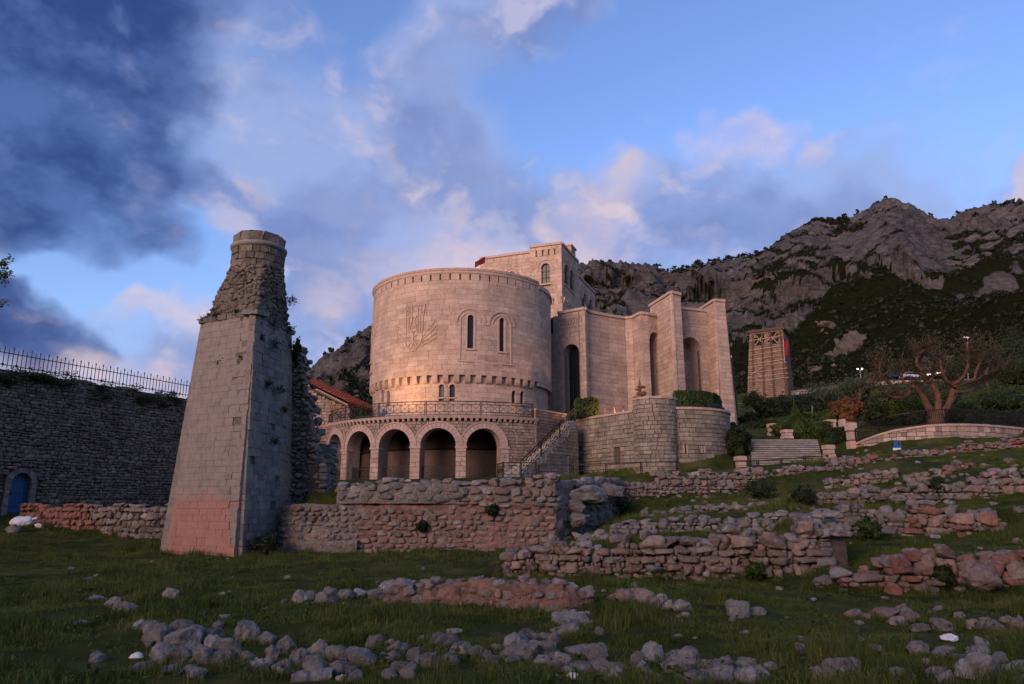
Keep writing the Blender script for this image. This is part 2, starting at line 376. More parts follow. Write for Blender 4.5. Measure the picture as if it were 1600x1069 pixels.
M['bluewood'] = plain_mat('blue_paint', (.022, .075, .19), 0.55, 0, 0.25, 4)
M['whitesack'] = plain_mat('white_sack', (.62, .62, .66), 0.5, 0, 0.1)
M['lamp_body'] = plain_mat('grey_lamp_metal', (.35, .37, .40), 0.4, 0.3)
M['rust'] = stone_mat('rusty_bronze', [(.22, .10, .06), (.16, .08, .05)], 6, 0.5, 0.4)

def pier_paint():
    m = M['pier_pink']; t = NT(m.node_tree); b = t.n['Principled BSDF']; old = b.inputs['Base Color'].links[0].from_socket; P = pos(t)
    s = t.new('ShaderNodeSeparateXYZ'); t.link(P, s.inputs[0]); n = t.noise(P, 1.3, 6, .65).outputs[0]
    f = t.maprange(t.math('ADD', s.outputs[2], t.math('MULTIPLY', t.math('SUBTRACT', n, .5), 1.6)), 1.45, 2.2)
    n2 = t.noise(P, 3.0, 6, .6).outputs[0]
    bare = t.ramp(n2, [(.3, (.16, .134, .115)), (.5, (.225, .188, .162)), (.7, (.25, .21, .18))])
    t.link(t.mix(f, old, bare), b.inputs['Base Color'])
pier_paint()
def tile_mat():
    m, t, b = new_mat('clay_tiles'); P = pos(t)
    n = t.noise(P, 2.0, 5, 0.6).outputs[0]; r = piece_value(t)
    c = t.ramp(r, [(0, (.26, .06, .035)), (.5, (.33, .085, .045)), (1, (.22, .055, .035))])
    c = t.vmath('SCALE', c, scale=t.math('ADD', 0.7, t.math('MULTIPLY', n, 0.6)))
    t.link(c, b.inputs['Base Color']); return m
M['tile'] = tile_mat()
def emit_mat(name, col, s):
    m, t, b = new_mat(name); b.inputs['Emission Color'].default_value = (*col, 1); b.inputs['Emission Strength'].default_value = s
    b.inputs['Base Color'].default_value = (*col, 1); return m
M['lit_warm'] = emit_mat('lit_warm_lamp', (1.0, 0.55, 0.2), 5.0)
M['lit_white'] = emit_mat('lit_white_globe', (0.9, 1.0, 0.95), 4.0)

# ------------------------------------------------------------------ paths and masonry
class Path:
    """ground-plan line, left to right as the viewer sees it; the outside is on its right hand"""
    def __init__(s, pts, sub=1):
        s.p = np.array(pts, float)[:, :2]
        d = np.linalg.norm(np.diff(s.p, axis=0), axis=1); s.s = np.concatenate([[0], np.cumsum(d)]); s.L = s.s[-1]
        seg = np.diff(s.p, axis=0) / d[:, None]; nrm = np.stack([seg[:, 1], -seg[:, 0]], 1)
        s.nseg = nrm
        vn = np.concatenate([nrm[:1], nrm[:-1] + nrm[1:], nrm[-1:]]); s.vn = vn / np.linalg.norm(vn, axis=1)[:, None]
        s.smooth = len(pts) > 12
    def at(s, u, z, d=0.0):
        u = min(max(u, 0.0), s.L); i = min(int(np.searchsorted(s.s, u, side='right')) - 1, len(s.nseg) - 1); i = max(i, 0)
        f = (u - s.s[i]) / (s.s[i + 1] - s.s[i]); q = s.p[i] * (1 - f) + s.p[i + 1] * f
        n = (s.vn[i] * (1 - f) + s.vn[i + 1] * f) if s.smooth else s.nseg[i]
        return np.array([q[0] + n[0] * d, q[1] + n[1] * d, z])
    def nrm(s, u):
        a = s.at(u, 0, 0); b = s.at(u, 0, 1); return b - a
    def u_px(s, px, z=8.0):
        us = np.linspace(0, s.L, 800); xs = [PIX(s.at(u, z))[0] for u in us]
        return float(us[int(np.argmin(np.abs(np.array(xs) - px)))])
def arc_path(c, R, a0, a1, n=72):
    """circle round c; angles in degrees measured from the direction towards the viewer (-Y), positive to the right"""
    return Path([(c[0] + R * math.sin(math.radians(a)), c[1] - R * math.cos(math.radians(a))) for a in np.linspace(a0, a1, n)])

class Opening:
    """u0..u1 wide, z0..zs straight, round head above when arch"""
    def __init__(s, u0, u1, z0, zs, arch=True): s.u0, s.u1, s.z0, s.zs, s.arch = u0, u1, z0, zs, arch; s.r = (u1 - u0) / 2; s.uc = (u0 + u1) / 2
    def top(s, u, grow=0.0):
        r = s.r + grow
        if abs(u - s.uc) >= r: return None
        return s.zs + (math.sqrt(r * r - (u - s.uc) ** 2) if s.arch else grow)
    def span(s, za, zb, grow=0.0):
        """u interval taken out of a course between za and zb"""
        if zb <= s.z0 + 0.01 or za >= s.zs + (s.r if s.arch else 0) + grow: return None
        zm = min(max(za, s.z0), zb); r = s.r + grow
        zz = max(za, s.zs) if s.arch else za
        if s.arch and zz > s.zs:
            h = zz - s.zs
            if h >= r: return None
            r = math.sqrt(r * r - h * h)
        return s.uc - r, s.uc + r

def core_wall(mb, path, u0, u1, z0, top, depth, openings=(), d0=0.0, step=0.5, batter=0.0, bottom_face=True, ztop_cap=True):
    """solid wall with real openings: front at d0, back at d0-depth; top may be a function of u"""
    topf = top if callable(top) else (lambda u: top)
    us = set(np.linspace(u0, u1, max(2, int((u1 - u0) / step) + 2)).tolist())
    for s in path.s:
        if u0 < s < u1: us.add(float(s))
    for o in openings:
        us |= {o.u0, o.u1} | set((o.uc + o.r * np.cos(np.linspace(0, math.pi, 17))).tolist())
    us = sorted(u for u in us if u0 - 1e-6 <= u <= u1 + 1e-6)
    def pt(u, z, d): return path.at(u, z, d0 + d - batter * (z - z0))
    for a, b in zip(us[:-1], us[1:]):
        if b - a < 1e-5: continue
        m = (a + b) / 2; spans = []; cur = z0
        spans_a = [(z0, topf(a), z0, topf(b))]
        for o in openings:
            if o.u0 - 1e-6 <= m <= o.u1 + 1e-6:
                e = 1e-6
                ta = o.zs + (math.sqrt(max(o.r ** 2 - (a - o.uc) ** 2, 0)) if o.arch else 0)
                tb = o.zs + (math.sqrt(max(o.r ** 2 - (b - o.uc) ** 2, 0)) if o.arch else 0)
                new = []
                for (la, ha, lb, hb) in spans_a:
                    if o.z0 > la + 0.01: new.append((la, o.z0, lb, o.z0))
                    new.append((ta, ha, tb, hb))
                spans_a = new
        for (la, ha, lb, hb) in spans_a:
            vs = [pt(a, la, 0), pt(b, lb, 0), pt(b, hb, 0), pt(a, ha, 0), pt(a, la, -depth), pt(b, lb, -depth), pt(b, hb, -depth), pt(a, ha, -depth)]
            mb.add(vs, [(0, 1, 2, 3), (5, 4, 7, 6), (0, 4, 5, 1), (3, 2, 6, 7)])
    # end faces and jambs
    for u, flip in ((u0, 1), (u1, 0)):
        vs = [pt(u, z0, 0), pt(u, topf(u), 0), pt(u, topf(u), -depth), pt(u, z0, -depth)]
        mb.add(vs, [(0, 1, 2, 3)] if flip else [(3, 2, 1, 0)])
    for o in openings:
        for u in (o.u0, o.u1):
            vs = [pt(u, o.z0, 0), pt(u, o.zs, 0), pt(u, o.zs, -depth), pt(u, o.z0, -depth)]; mb.add(vs, [(0, 1, 2, 3)])

PIECES = []      # (screen area, verts, faces, tone) gathered per thing, then the largest become parts of their own
def block(path, ua, ub, za, zb, d, thick, bev, batter, z0, jit=0.0, dj=None):
    """one dressed stone following the wall line: chamfered front and four sides"""
    nu = 2
    if path.smooth and ub - ua > 0.7: nu = 3
    us = np.linspace(ua, ub, nu); vs = []; fs = []
    def row(z, d_, inset):
        rr = []
        for i, u in enumerate(us):
            uu = u + (inset if i == 0 else (-inset if i == nu - 1 else 0)); rr.append(path.at(uu, z, d_ - batter * (z - z0)))
        return rr
    A = row(za, d - thick, 0); B = row(za, d - bev, 0); C = row(za + bev, d, bev); Dd = row(zb - bev, d, bev); E = row(zb, d - bev, 0); Fx = row(zb, d - thick, 0)
    for r in (A, B, C, Dd, E, Fx): vs += r
    for k in range(5):
        for i in range(nu - 1):
            fs.append((k * nu + i, k * nu + i + 1, (k + 1) * nu + i + 1, (k + 1) * nu + i))
    # ends
    fs.append(tuple(k * nu for k in range(6))[::-1]); fs.append(tuple(k * nu + nu - 1 for k in range(6)))
    if jit:
        vs = [v + rng.uniform(-jit, jit, 3) for v in vs]
    return vs, fs
def screen_area(vs):
    p = np.array([PIX(v) for v in vs]); w = p.max(0) - p.min(0)
    inside = (p[:, 0].max() > 0 and p[:, 0].min() < 1600 and p[:, 1].max() > 0 and p[:, 1].min() < 1069)
    return float(w[0] * w[1]) if inside else 0.0
def masonry(sink, path, u0, u1, z0, top, ch, bl, openings=(), thick=0.25, d=0.0, joint=0.012, bev=0.010, proud=0.010, batter=0.0, grow=0.0, jit=0.0, matf=None, vary=0.25, bottom=None):
    """lay courses of blocks between u0 and u1, leaving the openings out"""
    topf = top if callable(top) else (lambda u: top)
    botf = bottom if bottom else (lambda u: z0)
    zt = max(topf(u) for u in np.linspace(u0, u1, 30)); z = z0
    while z < zt - 0.04:
        h = ch * random.uniform(1 - vary * 0.5, 1 + vary * 0.5)
        if zt - (z + h) < ch * 0.5: h = zt - z
        za, zb = z + joint / 2, z + h - joint / 2
        cuts = sorted(x for x in (o.span(za, zb, grow) for o in openings) if x)
        segs = []; cur = u0
        for a, b in cuts:
            if a > cur: segs.append((cur, a))
            cur = max(cur, b)
        if cur < u1: segs.append((cur, u1))
        for a, b in segs:
            u = a - random.uniform(0, bl * 0.6) if a == u0 else a
            while u < b - 0.02:
                l = bl * random.uniform(1 - vary * 1.6, 1 + vary * 1.8); ue = u + l
                if b - ue < bl * 0.4: ue = b
                ua = max(u, a) + joint / 2; ub = min(ue, b) - joint / 2
                um = (ua + ub) / 2; tt = topf(um); bb = botf(um)
                if ub - ua > 0.03 and za < tt - 0.05 and zb > bb + 0.03:
                    zz = min(zb, max(tt, za + 0.06)) if tt < zb - 0.3 * h else min(zb, tt) if tt < zb else zb
                    zl = max(za, bb) if bb > za else za
                    if zz - zl > 0.03:
                        vs, fs = block(path, ua, ub, zl, zz, d + random.uniform(-proud, proud), thick, min(bev, (ub - ua) * .3, (zz - zl) * .3), batter, z0, jit)
                        tone = random.random(); m = matf(um, (zl + zz) / 2) if matf else None
                        sink.append((screen_area(vs), vs, fs, tone, m))
                u = ue
        z += h
def emit_pieces(sink, parent, name, mat, stuff_name, limit=300):
    sink.sort(key=lambda q: -q[0]); rest = {}
    for i, (a, vs, fs, tone, m) in enumerate(sink):
        mm = m or mat
        if i < limit and a > 0:
            mesh_obj(name, np.array(vs), fs, mm, parent, False, [tone] * len(vs))
        else:
            rest.setdefault(mm.name, (mm, MB()))[1].add(vs, fs, tone)
    for mm, mb in rest.values():
        tag(mb.build(stuff_name, mm, parent), kind='stuff')

def voussoirs(mb_list, path, o, ring, d, thick, n=13, full=False, bev=0.01, key=None):
    """ring of wedge stones round an arched opening"""
    for k in range(n):
        a0 = math.pi * k / n + 0.008; a1 = math.pi * (k + 1) / n - 0.008
        r0 = o.r; r1 = o.r + ring * (1.12 if key and k == n // 2 else 1.0)
        q = []
        for dd in (d, d - thick):
            for a, r in ((a0, r0), (a1, r0), (a1, r1), (a0, r1)):
                q.append(path.at(o.uc - r * math.cos(a), o.zs + r * math.sin(a), dd))
        mb_list.append((q, HEX))

# ------------------------------------------------------------------ terrain
TP = []          # control points of the ground (x, y, z)
def gp(x, y, z): TP.append((x, y, z))
def gw(px, py, Y): TP.append(tuple(W(px, py, Y)))
for x in (-90, -45, -15, 0, 15, 45, 90):      # unseen rise behind the viewer, added to shade the foreground
    gp(x, -60, 21); gp(x, -32, 11.5); gp(x, -16, 4.2); gp(x, -6, 0.4)
for x in (-22, -12, -4, 4, 10): gp(x, 4, 0); gp(x, 10, 0.0)
gp(-26, 22, 0.25); gp(-45, 20, 0.3); gp(-17, 20, 0.05); gp(-12, 18, 0); gp(-6, 20, 0); gp(-2, 15, 0); gp(-13, 24, 0.0); gp(-6, 24.5, 0)
gp(-23.7, 36, 0.87); gp(-14.1, 30, 0.1); gp(-20, 32.5, 0.5);   gp(-90, 20, 1)
   
# behind the left curtain wall and the ruined retaining wall
gp(-60, 38, 8.4); gp(-90, 38, 8.5); gp(-40, 60, 8.5)
gp(-17, 44, 1.2); gp(-12, 36, 1.0)

gp(-8, 33, 2.5); gp(-12, 49, 3.3); gp(-4, 40, 3.1); gp(-8, 49.5, 3.35); gp(0, 48, 3.35); gp(-16, 54, 3.4); gp(4, 44, 3.3)

# right-hand terraces
for _k in range(12): gp(-0.25 + 6.89 * _k / 11, 17.08 - 1.2 * _k / 11, 0.0); gp(-0.1 + 6.6 * _k / 11, 17.75 - 1.2 * _k / 11, 0.45 + .5 * (_k / 11) ** 1.3)
gp(-0.9, 18.6, 0.02)
gp(0.5, 21, 0.25)
gw(900, 851, 24); gw(985, 840, 22.5); gw(1180, 834, 21.5); gw(1225, 822, 21)
gp(2.3, 24.5, .6); gp(3.8, 23.1, .95); gp(7.3, 22.1, 1.05)
gp(7.05, 16.3, .08); gp(7.6, 19, .35); gp(10.2, 23.8, 1.45); gp(9.4, 24.6, 1.55)
gw(1100, 795, 28); gw(1180, 790, 28); gp(4.6, 28, 1.15)
gw(985, 780, 31.7); gw(1150, 775, 32.4); gw(1290, 768, 31)
gw(985, 743, 33.2); gw(1150, 739, 33.4); gw(1330, 715, 34); gw(1460, 702, 34); gw(1600, 688, 34); gp(40, 34, 5.5); gp(90, 34, 9)
gw(1300, 843, 20.7); gw(1430, 840, 20.4); gw(1560, 838, 19.8); gp(17, 19, 1.0); gp(26, 18, 1.5)
gp(9.3, 21.5, 1.30); gp(11.3, 21.2, 1.4); gp(13.4, 20.8, 1.45); gp(18, 20, 1.6)
gw(1295, 793, 24.7); gw(1460, 791, 24.7); gw(1600, 777, 23.7); gp(22, 23, 2.3)
gp(11.0, 25.5, 2.0); gp(14.6, 25.6, 2.25); gp(17.1, 24.9, 2.75); gp(23, 24.5, 3.2)
gl0 = [(6.2, 13.88, 0.0), (7.2, 13.8, 0), (8.2, 13.65, 0), (9.2, 13.45, .02), (10.5, 13.2, .03), (13, 12.7, .05)]
for _q in gl0: gp(*_q)
gp(30, 10, .3); gp(60, 10, 1)
gp(6.5, 14.6, .45); gp(7.5, 14.5, .5); gp(8.4, 14.35, .55); gp(9.4, 14.2, .60); gp(10.7, 14, .65); gp(13.5, 13.6, .7)
gp(9.5, 17.5, .6)
# upper garden and plaza
gp(8, 40, 3.3); gw(1150, 736, 44);  gp(6, 47, 3.5)
gp(18.5, 47.5, 3.9)
gp(45, 42, 7.5)
gp(36, 50, 7.2); gp(45, 50, 8)
gp(5.4, 58, 8);  gp(19, 63, 8); gp(22, 66, 8.6);  gp(-5, 72, 8); gp(-20, 60, 7.4); gp(-25, 75, 8)
gp(22, 58, 7.0); gp(25, 70, 9.8); gw(1300, 640, 82); gw(1500, 640, 82); gw(1700, 640, 82); gp(10, 90, 10); gp(-20, 95, 10)
gw(1165, 628, 146); gw(1245, 620, 146); gw(1400, 600, 146); gw(1560, 592, 146); gw(1800, 590, 146); gw(1400, 592, 165); gw(1560, 585, 165); gw(1205, 612, 165)
gp(0, 150, 22); gp(-60, 150, 18); gp(-90, 90, 9); gp(90, 60, 14); gp(95, 100, 20)
for x in (-160, -60, 0, 60, 160): gp(x, 215, 26 + 0.10 * max(x, -60))
for y in (-40, 20, 60, 120): gp(-160, y, 4 + y * .05 if y > 40 else 1.5); gp(160, y, 3 + max(y, 0) * .17)
def gl(pts, step=.6):
    for a, b in zip(pts[:-1], pts[1:]):
        a, b = np.array(a, float), np.array(b, float); n = max(1, int(np.linalg.norm(b[:2] - a[:2]) / step))
        for k in range(n + 1): gp(*(a + (b - a) * k / n))
gl([(-8.65, 27.0, 0.0), (-7.6, 26.08, 0.0), (1.5, 25.98, 0.02), (4.75, 31.4, 1.2), (5.1, 32.0, 1.75)], .3)
gl([(-8.1, 27.6, 1.6), (-7.4, 26.9, 2.1), (1.0, 26.8, 2.3), (4.0, 32.0, 2.7)], .3)
gl([(-13.4, 29.2, .1), (-23.7, 35.3, .8)]); gl([(-9.6, 29.5, .1), (-14, 30.2, .3), (-23.5, 36.4, 1.0)])
gl([(-27.35, 36.9, 1.15), (-20.05, 52.6, 1.6)], .5); gl([(-27.95, 37.2, 8.3), (-20.65, 52.9, 8.3)], .5); gl([(-32.05, 28.4, 8.3), (-27.95, 37.2, 8.3)], .5); gl([(-31.45, 28.1, .9), (-27.35, 36.9, 1.15)], .5); gl([(-30.0, 20, .5), (-30.8, 27.8, .9)], 1); gp(-33, 25, 8.3); gp(-60, 25, 8.3)
gl([(5.0, 56.5, 3.4), (8.6, 50.9, 3.5)], .4); gl([(10.2 + 1.72 * math.sin(math.radians(t_)), 50.9 - 1.72 * math.cos(math.radians(t_)), 3.7) for t_ in range(-70, 60, 13)], .4)
gl([(12.0 + 4.75 * math.sin(math.radians(t_)), 54.8 - 4.75 * math.cos(math.radians(t_)), 4.15 + 1.3 * t_ / 78) for t_ in range(4, 84, 8)], .4)
gl([(6.0, 57.1, 7.8), (9.3, 52.4, 7.8)], .6); gl([(10.4, 52.0, 7.8), (11.6, 52.0, 7.8)], .5); gl([(12.0 + 3.5 * math.sin(math.radians(t_)), 54.8 - 3.5 * math.cos(math.radians(t_)), 7.8) for t_ in range(12, 84, 8)], .5)
for rr, zz in ((12.2, 3.3), (9.0, 3.1), (8.35, 3.1), (7.5, 7.5)):
    gl([(-4.46 + rr * math.sin(math.radians(t_)), 62 - rr * math.cos(math.radians(t_)), zz) for t_ in range(-96, 34, 8)], 1.0)
gl([(0.6, 48.8, 3.3), (5.2, 54.2, 3.3)]); gl([(1.7, 51.8, 3.3), (4.5, 55.4, 3.3)]); gl([(1.4, 53.5, 7.6), (4.2, 57.4, 7.8)])
def gwl(L):
    gl([tuple(W(*q_)) for q_ in L], .8)
gl([(W(1165, 738, 48.8)[0], 48.8, 3.75), (W(1300, 730, 48.8)[0], 48.8, 4.1)], .6); gl([(W(1168, 710, 51.5)[0], 51.5, 4.9), (W(1292, 708, 51.5)[0], 51.5, 5.0)], .6); gl([(W(1168, 690, 54.2)[0], 54.2, 6.2), (W(1292, 688, 54.2)[0], 54.2, 6.3)], .6)
gwl([(1334, 706, 50.8), (1390, 699, 47.8), (1450, 697, 46.7), (1510, 693, 46.7), (1592, 688, 48.8), (1650, 684, 50.5)])
gwl([(1330, 690, 53.5), (1362, 682, 51.0), (1395, 673, 49.8), (1450, 666, 48.7), (1510, 664, 48.7), (1592, 669, 50.7), (1650, 672, 53)])
_v, _e, _f, *_ = delaunay_2d_cdt([Vector((p[0], p[1])) for p in TP], [], [], 0, 1e-4)
_tin = BVHTree.FromPolygons([Vector((v.x, v.y, min((abs(q[0] - v.x) + abs(q[1] - v.y), q[2]) for q in TP)[1])) for v in _v], [tuple(t) for t in _f])
def h0(x, y):
    hit = _tin.ray_cast(Vector((x, y, 500)), Vector((0, 0, -1)))
    return hit[0].z if hit[0] is not None else 0.0
def bumps(x, y):
    x = np.asarray(x, float); y = np.asarray(y, float)
    near = smooth01(y, 75, 20)
    return 0.06 * fbm2(x * 0.55, y * 0.55, 3) + 0.05 * fbm2(x * 2.1 + 5, y * 2.1, 3) * near + 0.5 * fbm2(x * .06, y * .06, 3) * smooth01(y, 60, 150)
_bg = None
def hgt(x, y):
    global _bg
    if _bg is None:
        gx, gy = np.meshgrid(np.arange(-60, 60, .2), np.arange(0, 70, .2), indexing='ij'); _bg = bumps(gx, gy)
    i, j = int((x + 60) / .2), int(y / .2)
    b = float(_bg[i, j]) if 0 <= i < 600 and 0 <= j < 350 else float(bumps(np.array([x]), np.array([y]))[0])
    return h0(x, y) + b

def build_ground():
    ys = [-60.0]; st = 4.0
    while ys[-1] < 215:
        y = ys[-1]
        st = 6 if y < -6 else (1.0 if y < 4 else (0.16 if y < 14 else (0.2 if y < 57 else (0.6 if y < 70 else 3.0))))
        ys.append(y + st)
    n = 300; t = np.linspace(-1, 1, n); t = np.sign(t) * np.abs(t) ** 1.6
    Vv = []
    for y in ys:
        half = 160.0; inner = max(6.0, 0.95 * y)
        # dense within the view, stretched outside it
        a = np.linspace(-1, 1, n); core = np.abs(a) < 0.86
        x = np.where(core, a / 0.86 * inner, np.sign(a) * (inner + (np.abs(a) - 0.86) / 0.14 * (half - inner)))
        for xx in x: Vv.append((xx, y, h0(xx, y)))
    Vv = np.array(Vv); Vv[:, 2] += bumps(Vv[:, 0], Vv[:, 1])
    m = len(ys); idx = np.arange(m * n).reshape(m, n)
    Fq = np.stack([idx[:-1, :-1], idx[:-1, 1:], idx[1:, 1:], idx[1:, :-1]], -1).reshape(-1, 4)
    return Vv, Fq
def ground_mat():
    m, t, b = new_mat('grassy_ground'); P = pos(t)
    n1 = t.noise(P, 0.5, 8, 0.68).outputs[0]; n2 = t.noise(P, 1.6, 7, 0.7).outputs[0]; n3 = t.noise(P, 17.0, 5, 0.7).outputs[0]
    c = t.ramp(n1, [(0.34, (.018, .027, .006)), (0.5, (.042, .052, .012)), (0.64, (.085, .082, .026))])
    c = t.mix(t.math('MULTIPLY', t.maprange(n2, 0.56, 0.68), 0.7), c, (.11, .085, .058))
    c = t.vmath('SCALE', c, scale=t.math('ADD', 0.55, t.math('MULTIPLY', n3, 0.9)))
    t.link(c, b.inputs['Base Color']); b.inputs['Roughness'].default_value = 1.0; b.inputs['Specular IOR Level'].default_value = 0.05
    bn = t.new('ShaderNodeBump'); bn.inputs['Strength'].default_value = 0.9; bn.inputs['Distance'].default_value = 0.08
    t.link(t.math('ADD', n3, t.math('MULTIPLY', n2, 0.6)), bn.inputs['Height']); t.link(bn.outputs[0], b.inputs['Normal'])
    return m
gv, gf = build_ground()
tag(mesh_obj('ground', gv, gf, ground_mat(), None, True), kind='structure')

# ------------------------------------------------------------------ mountain
SKYLINE = [(-600, 640), (-100, 640), (300, 640), (420, 605), (475, 583), (500, 568), (540, 535), (560, 517), (583, 506), (640, 480), (720, 455), (800, 440), (860, 428), (905, 412), (930, 407), (960, 409), (985, 411), (1000, 412), (1020, 412), (1035, 420), (1045, 425), (1065, 418), (1095, 411), (1130, 409), (1170, 400), (1200, 394), (1215, 380), (1230, 366), (1255, 352), (1290, 345), (1320, 343), (1345, 339), (1362, 325), (1385, 315), (1405, 317), (1425, 327), (1445, 338), (1470, 346), (1490, 341), (1505, 332), (1530, 323), (1560, 317), (1600, 311), (1700, 300), (1900, 320), (2300, 380)]
def slope_az(px, py):
    d = direction(px, py); return math.atan2(d[0], d[1]), d[2] / math.hypot(d[0], d[1])
def build_mountain():
    sk = np.array([slope_az(*q) for q in SKYLINE])
    na, nt = 1000, 340
    az = np.linspace(math.radians(-52), math.radians(58), na)
    S = np.interp(az, sk[:, 0], sk[:, 1])
    azd = np.degrees(az)
    Rc = np.interp(azd, [-52, -20, -12, 0, 8, 16, 24, 34, 58], [380, 400, 420, 520, 560, 600, 680, 740, 760])
    t = np.concatenate([np.linspace(0, 1, nt - 30), np.linspace(1.02, 1.7, 30)])
    A, T = np.meshgrid(az, t, indexing='ij'); Sg = S[:, None]; Rg = Rc[:, None]
    r0 = 172.0
    R = r0 + (Rg - r0) * T
    z0 = 21.0 + np.maximum(A, -0.1) * 14
    zc = 1.6 + Sg * Rg
    g = np.where(T <= 1, 0.30 * T + 0.70 * T ** 1.45, 1.0 - (T - 1) * 0.9)
    Z = z0 + (zc - z0) * g
    X = R * np.sin(A); Y = R * np.cos(A)
    env = np.sin(np.clip(T, 0, 1) * math.pi) ** 0.55 * (T < 1) + 0.0
    hh = (zc - z0)
    # buttresses and gullies running down the slope, then ledges
    ridge = 1 - np.abs(fbm2(X / 120 + 3, Y / 120 + T * 1.5, 5, 0.5)) * 2.6
    Z += env * hh * 0.10 * (ridge - 0.35)
    st = fbm2(X / 70, Y / 70 + Z / 60, 5, 0.55)
    Z += env * hh * 0.10 * st
    stepn = hh * 0.15 * (1 + 0.25 * st)
    q = Z / stepn + 1.6 * fbm2(X / 130, Y / 130, 3); k = np.floor(q); fr = q - k
    ledge = (k + smooth01(fr, 0.55, 0.98)) * stepn - 1.6 * fbm2(X / 130, Y / 130, 3) * stepn
    rocky = smooth01(fbm2(X / 95 + 4.2, Y / 95 + Z / 80, 4) + 0.55 * (np.clip(T, 0, 1) - 0.62), -0.12, 0.12)
    lam = np.clip(env, 0, 1) * 0.62 * rocky
    Z = Z * (1 - lam) + ledge * lam
    crag = 1 - np.abs(fbm3(X / 26, Y / 26, Z / 22, 5, 0.55)) * 2.4
    Z += rocky * (crag - .3) * 5.0 * np.clip(env * 1.4, 0.0, 1)
    dR = rocky * fbm3(X / 40, Y / 40, Z / 24, 5, 0.55) * 26 * np.clip(env * 1.3, 0, 1)
    X += dR * np.sin(A); Y += dR * np.cos(A)
    dt = (0.35 + .65 * rocky) * np.clip(env * 1.5, 0, 1)
    Z += dt * (fbm3(X / 11, Y / 11, Z / 8, 4, .6) * 4.2 + (1 - np.abs(fbm3(X / 17, Y / 17, Z / 9 + 7, 4, .6)) * 3) * 2.2)
    # small teeth on the crest itself
    Z += (T > 0.93) * (T <= 1.02) * fbm2(A * 220, T * 0 + 2.0, 4) * 3.2
    V = np.stack([X, Y, Z], -1).reshape(-1, 3)
    idx = np.arange(na * len(t)).reshape(na, len(t))
    Fq = np.stack([idx[:-1, :-1], idx[1:, :-1], idx[1:, 1:], idx[:-1, 1:]], -1).reshape(-1, 4)
    # green where the slope is gentle or low, bare rock on the steps
    P3 = V.reshape(na, len(t), 3)
    du = np.gradient(P3, axis=0); dv = np.gradient(P3, axis=1); nn = np.cross(du, dv); nn /= np.linalg.norm(nn, axis=-1, keepdims=True) + 1e-9
    flat = np.abs(nn[..., 2])
    veg = smooth01(flat + 0.45 * fbm2(X / 40, Y / 40, 4) + 0.75 * (0.52 - T) + 0.5 * fbm2(X / 150 + 3, Y / 150 + 8, 3) - 0.22 * (rocky - 0.5), 0.50, 0.78)
    return V, Fq, veg.reshape(-1), P3, T, flat
mv, mf, mveg, mP3, mT, mflat = build_mountain()
def mountain_mat():
    m, t, b = new_mat('mountain_rock_and_scrub'); P = pos(t)
    a = t.new('ShaderNodeAttribute', attribute_name='tone').outputs['Fac']
    n1 = t.noise(P, 0.035, 8, 0.62).outputs[0]; n2 = t.noise(t.vmath('MULTIPLY', P, (1, 1, 2.2)), 0.16, 10, 0.74).outputs[0]
    n3 = t.noise(P, 0.5, 6, 0.7).outputs[0]
    rock = t.ramp(n1, [(0.3, (.060, .062, .068)), (0.5, (.105, .105, .112)), (0.68, (.145, .143, .148)), (0.82, (.155, .13, .125))])
    vo = t.new('ShaderNodeTexVoronoi', feature='DISTANCE_TO_EDGE'); t.put(vo.inputs['Vector'], t.vmath('ADD', t.vmath('MULTIPLY', P, (1, 1, 1.6)), t.vmath('SCALE', t.noise(P, .2, 4, .6).outputs['Color'], scale=9.0))); vo.inputs['Scale'].default_value = .09
    crack = t.maprange(vo.outputs['Distance'], 0.0, 0.08, 0.6, 1.0)
    rock = t.vmath('SCALE', rock, scale=t.math('MULTIPLY', crack, t.math('ADD', -0.3, t.math('MULTIPLY', n2, 2.6))))
    green = t.ramp(n3, [(0.3, (.009, .013, .007)), (0.6, (.017, .022, .011)), (0.8, (.03, .032, .017))])
    f = t.maprange(t.math('ADD', a, t.math('MULTIPLY', t.math('SUBTRACT', n2, 0.5), 1.3)), 0.38, 0.60)
    t.link(t.mix(f, rock, green), b.inputs['Base Color']); b.inputs['Roughness'].default_value = 1.0; b.inputs['Specular IOR Level'].default_value = 0.0
    bn = t.new('ShaderNodeBump'); bn.inputs['Strength'].default_value = 1.0; bn.inputs['Distance'].default_value = 5.0
    t.link(t.math('ADD', n2, t.math('MULTIPLY', n3, 0.35)), bn.inputs['Height']); t.link(bn.outputs[0], b.inputs['Normal'])
    return m
tag(mesh_obj('mountain', mv, mf, mountain_mat(), None, True, mveg), kind='structure')

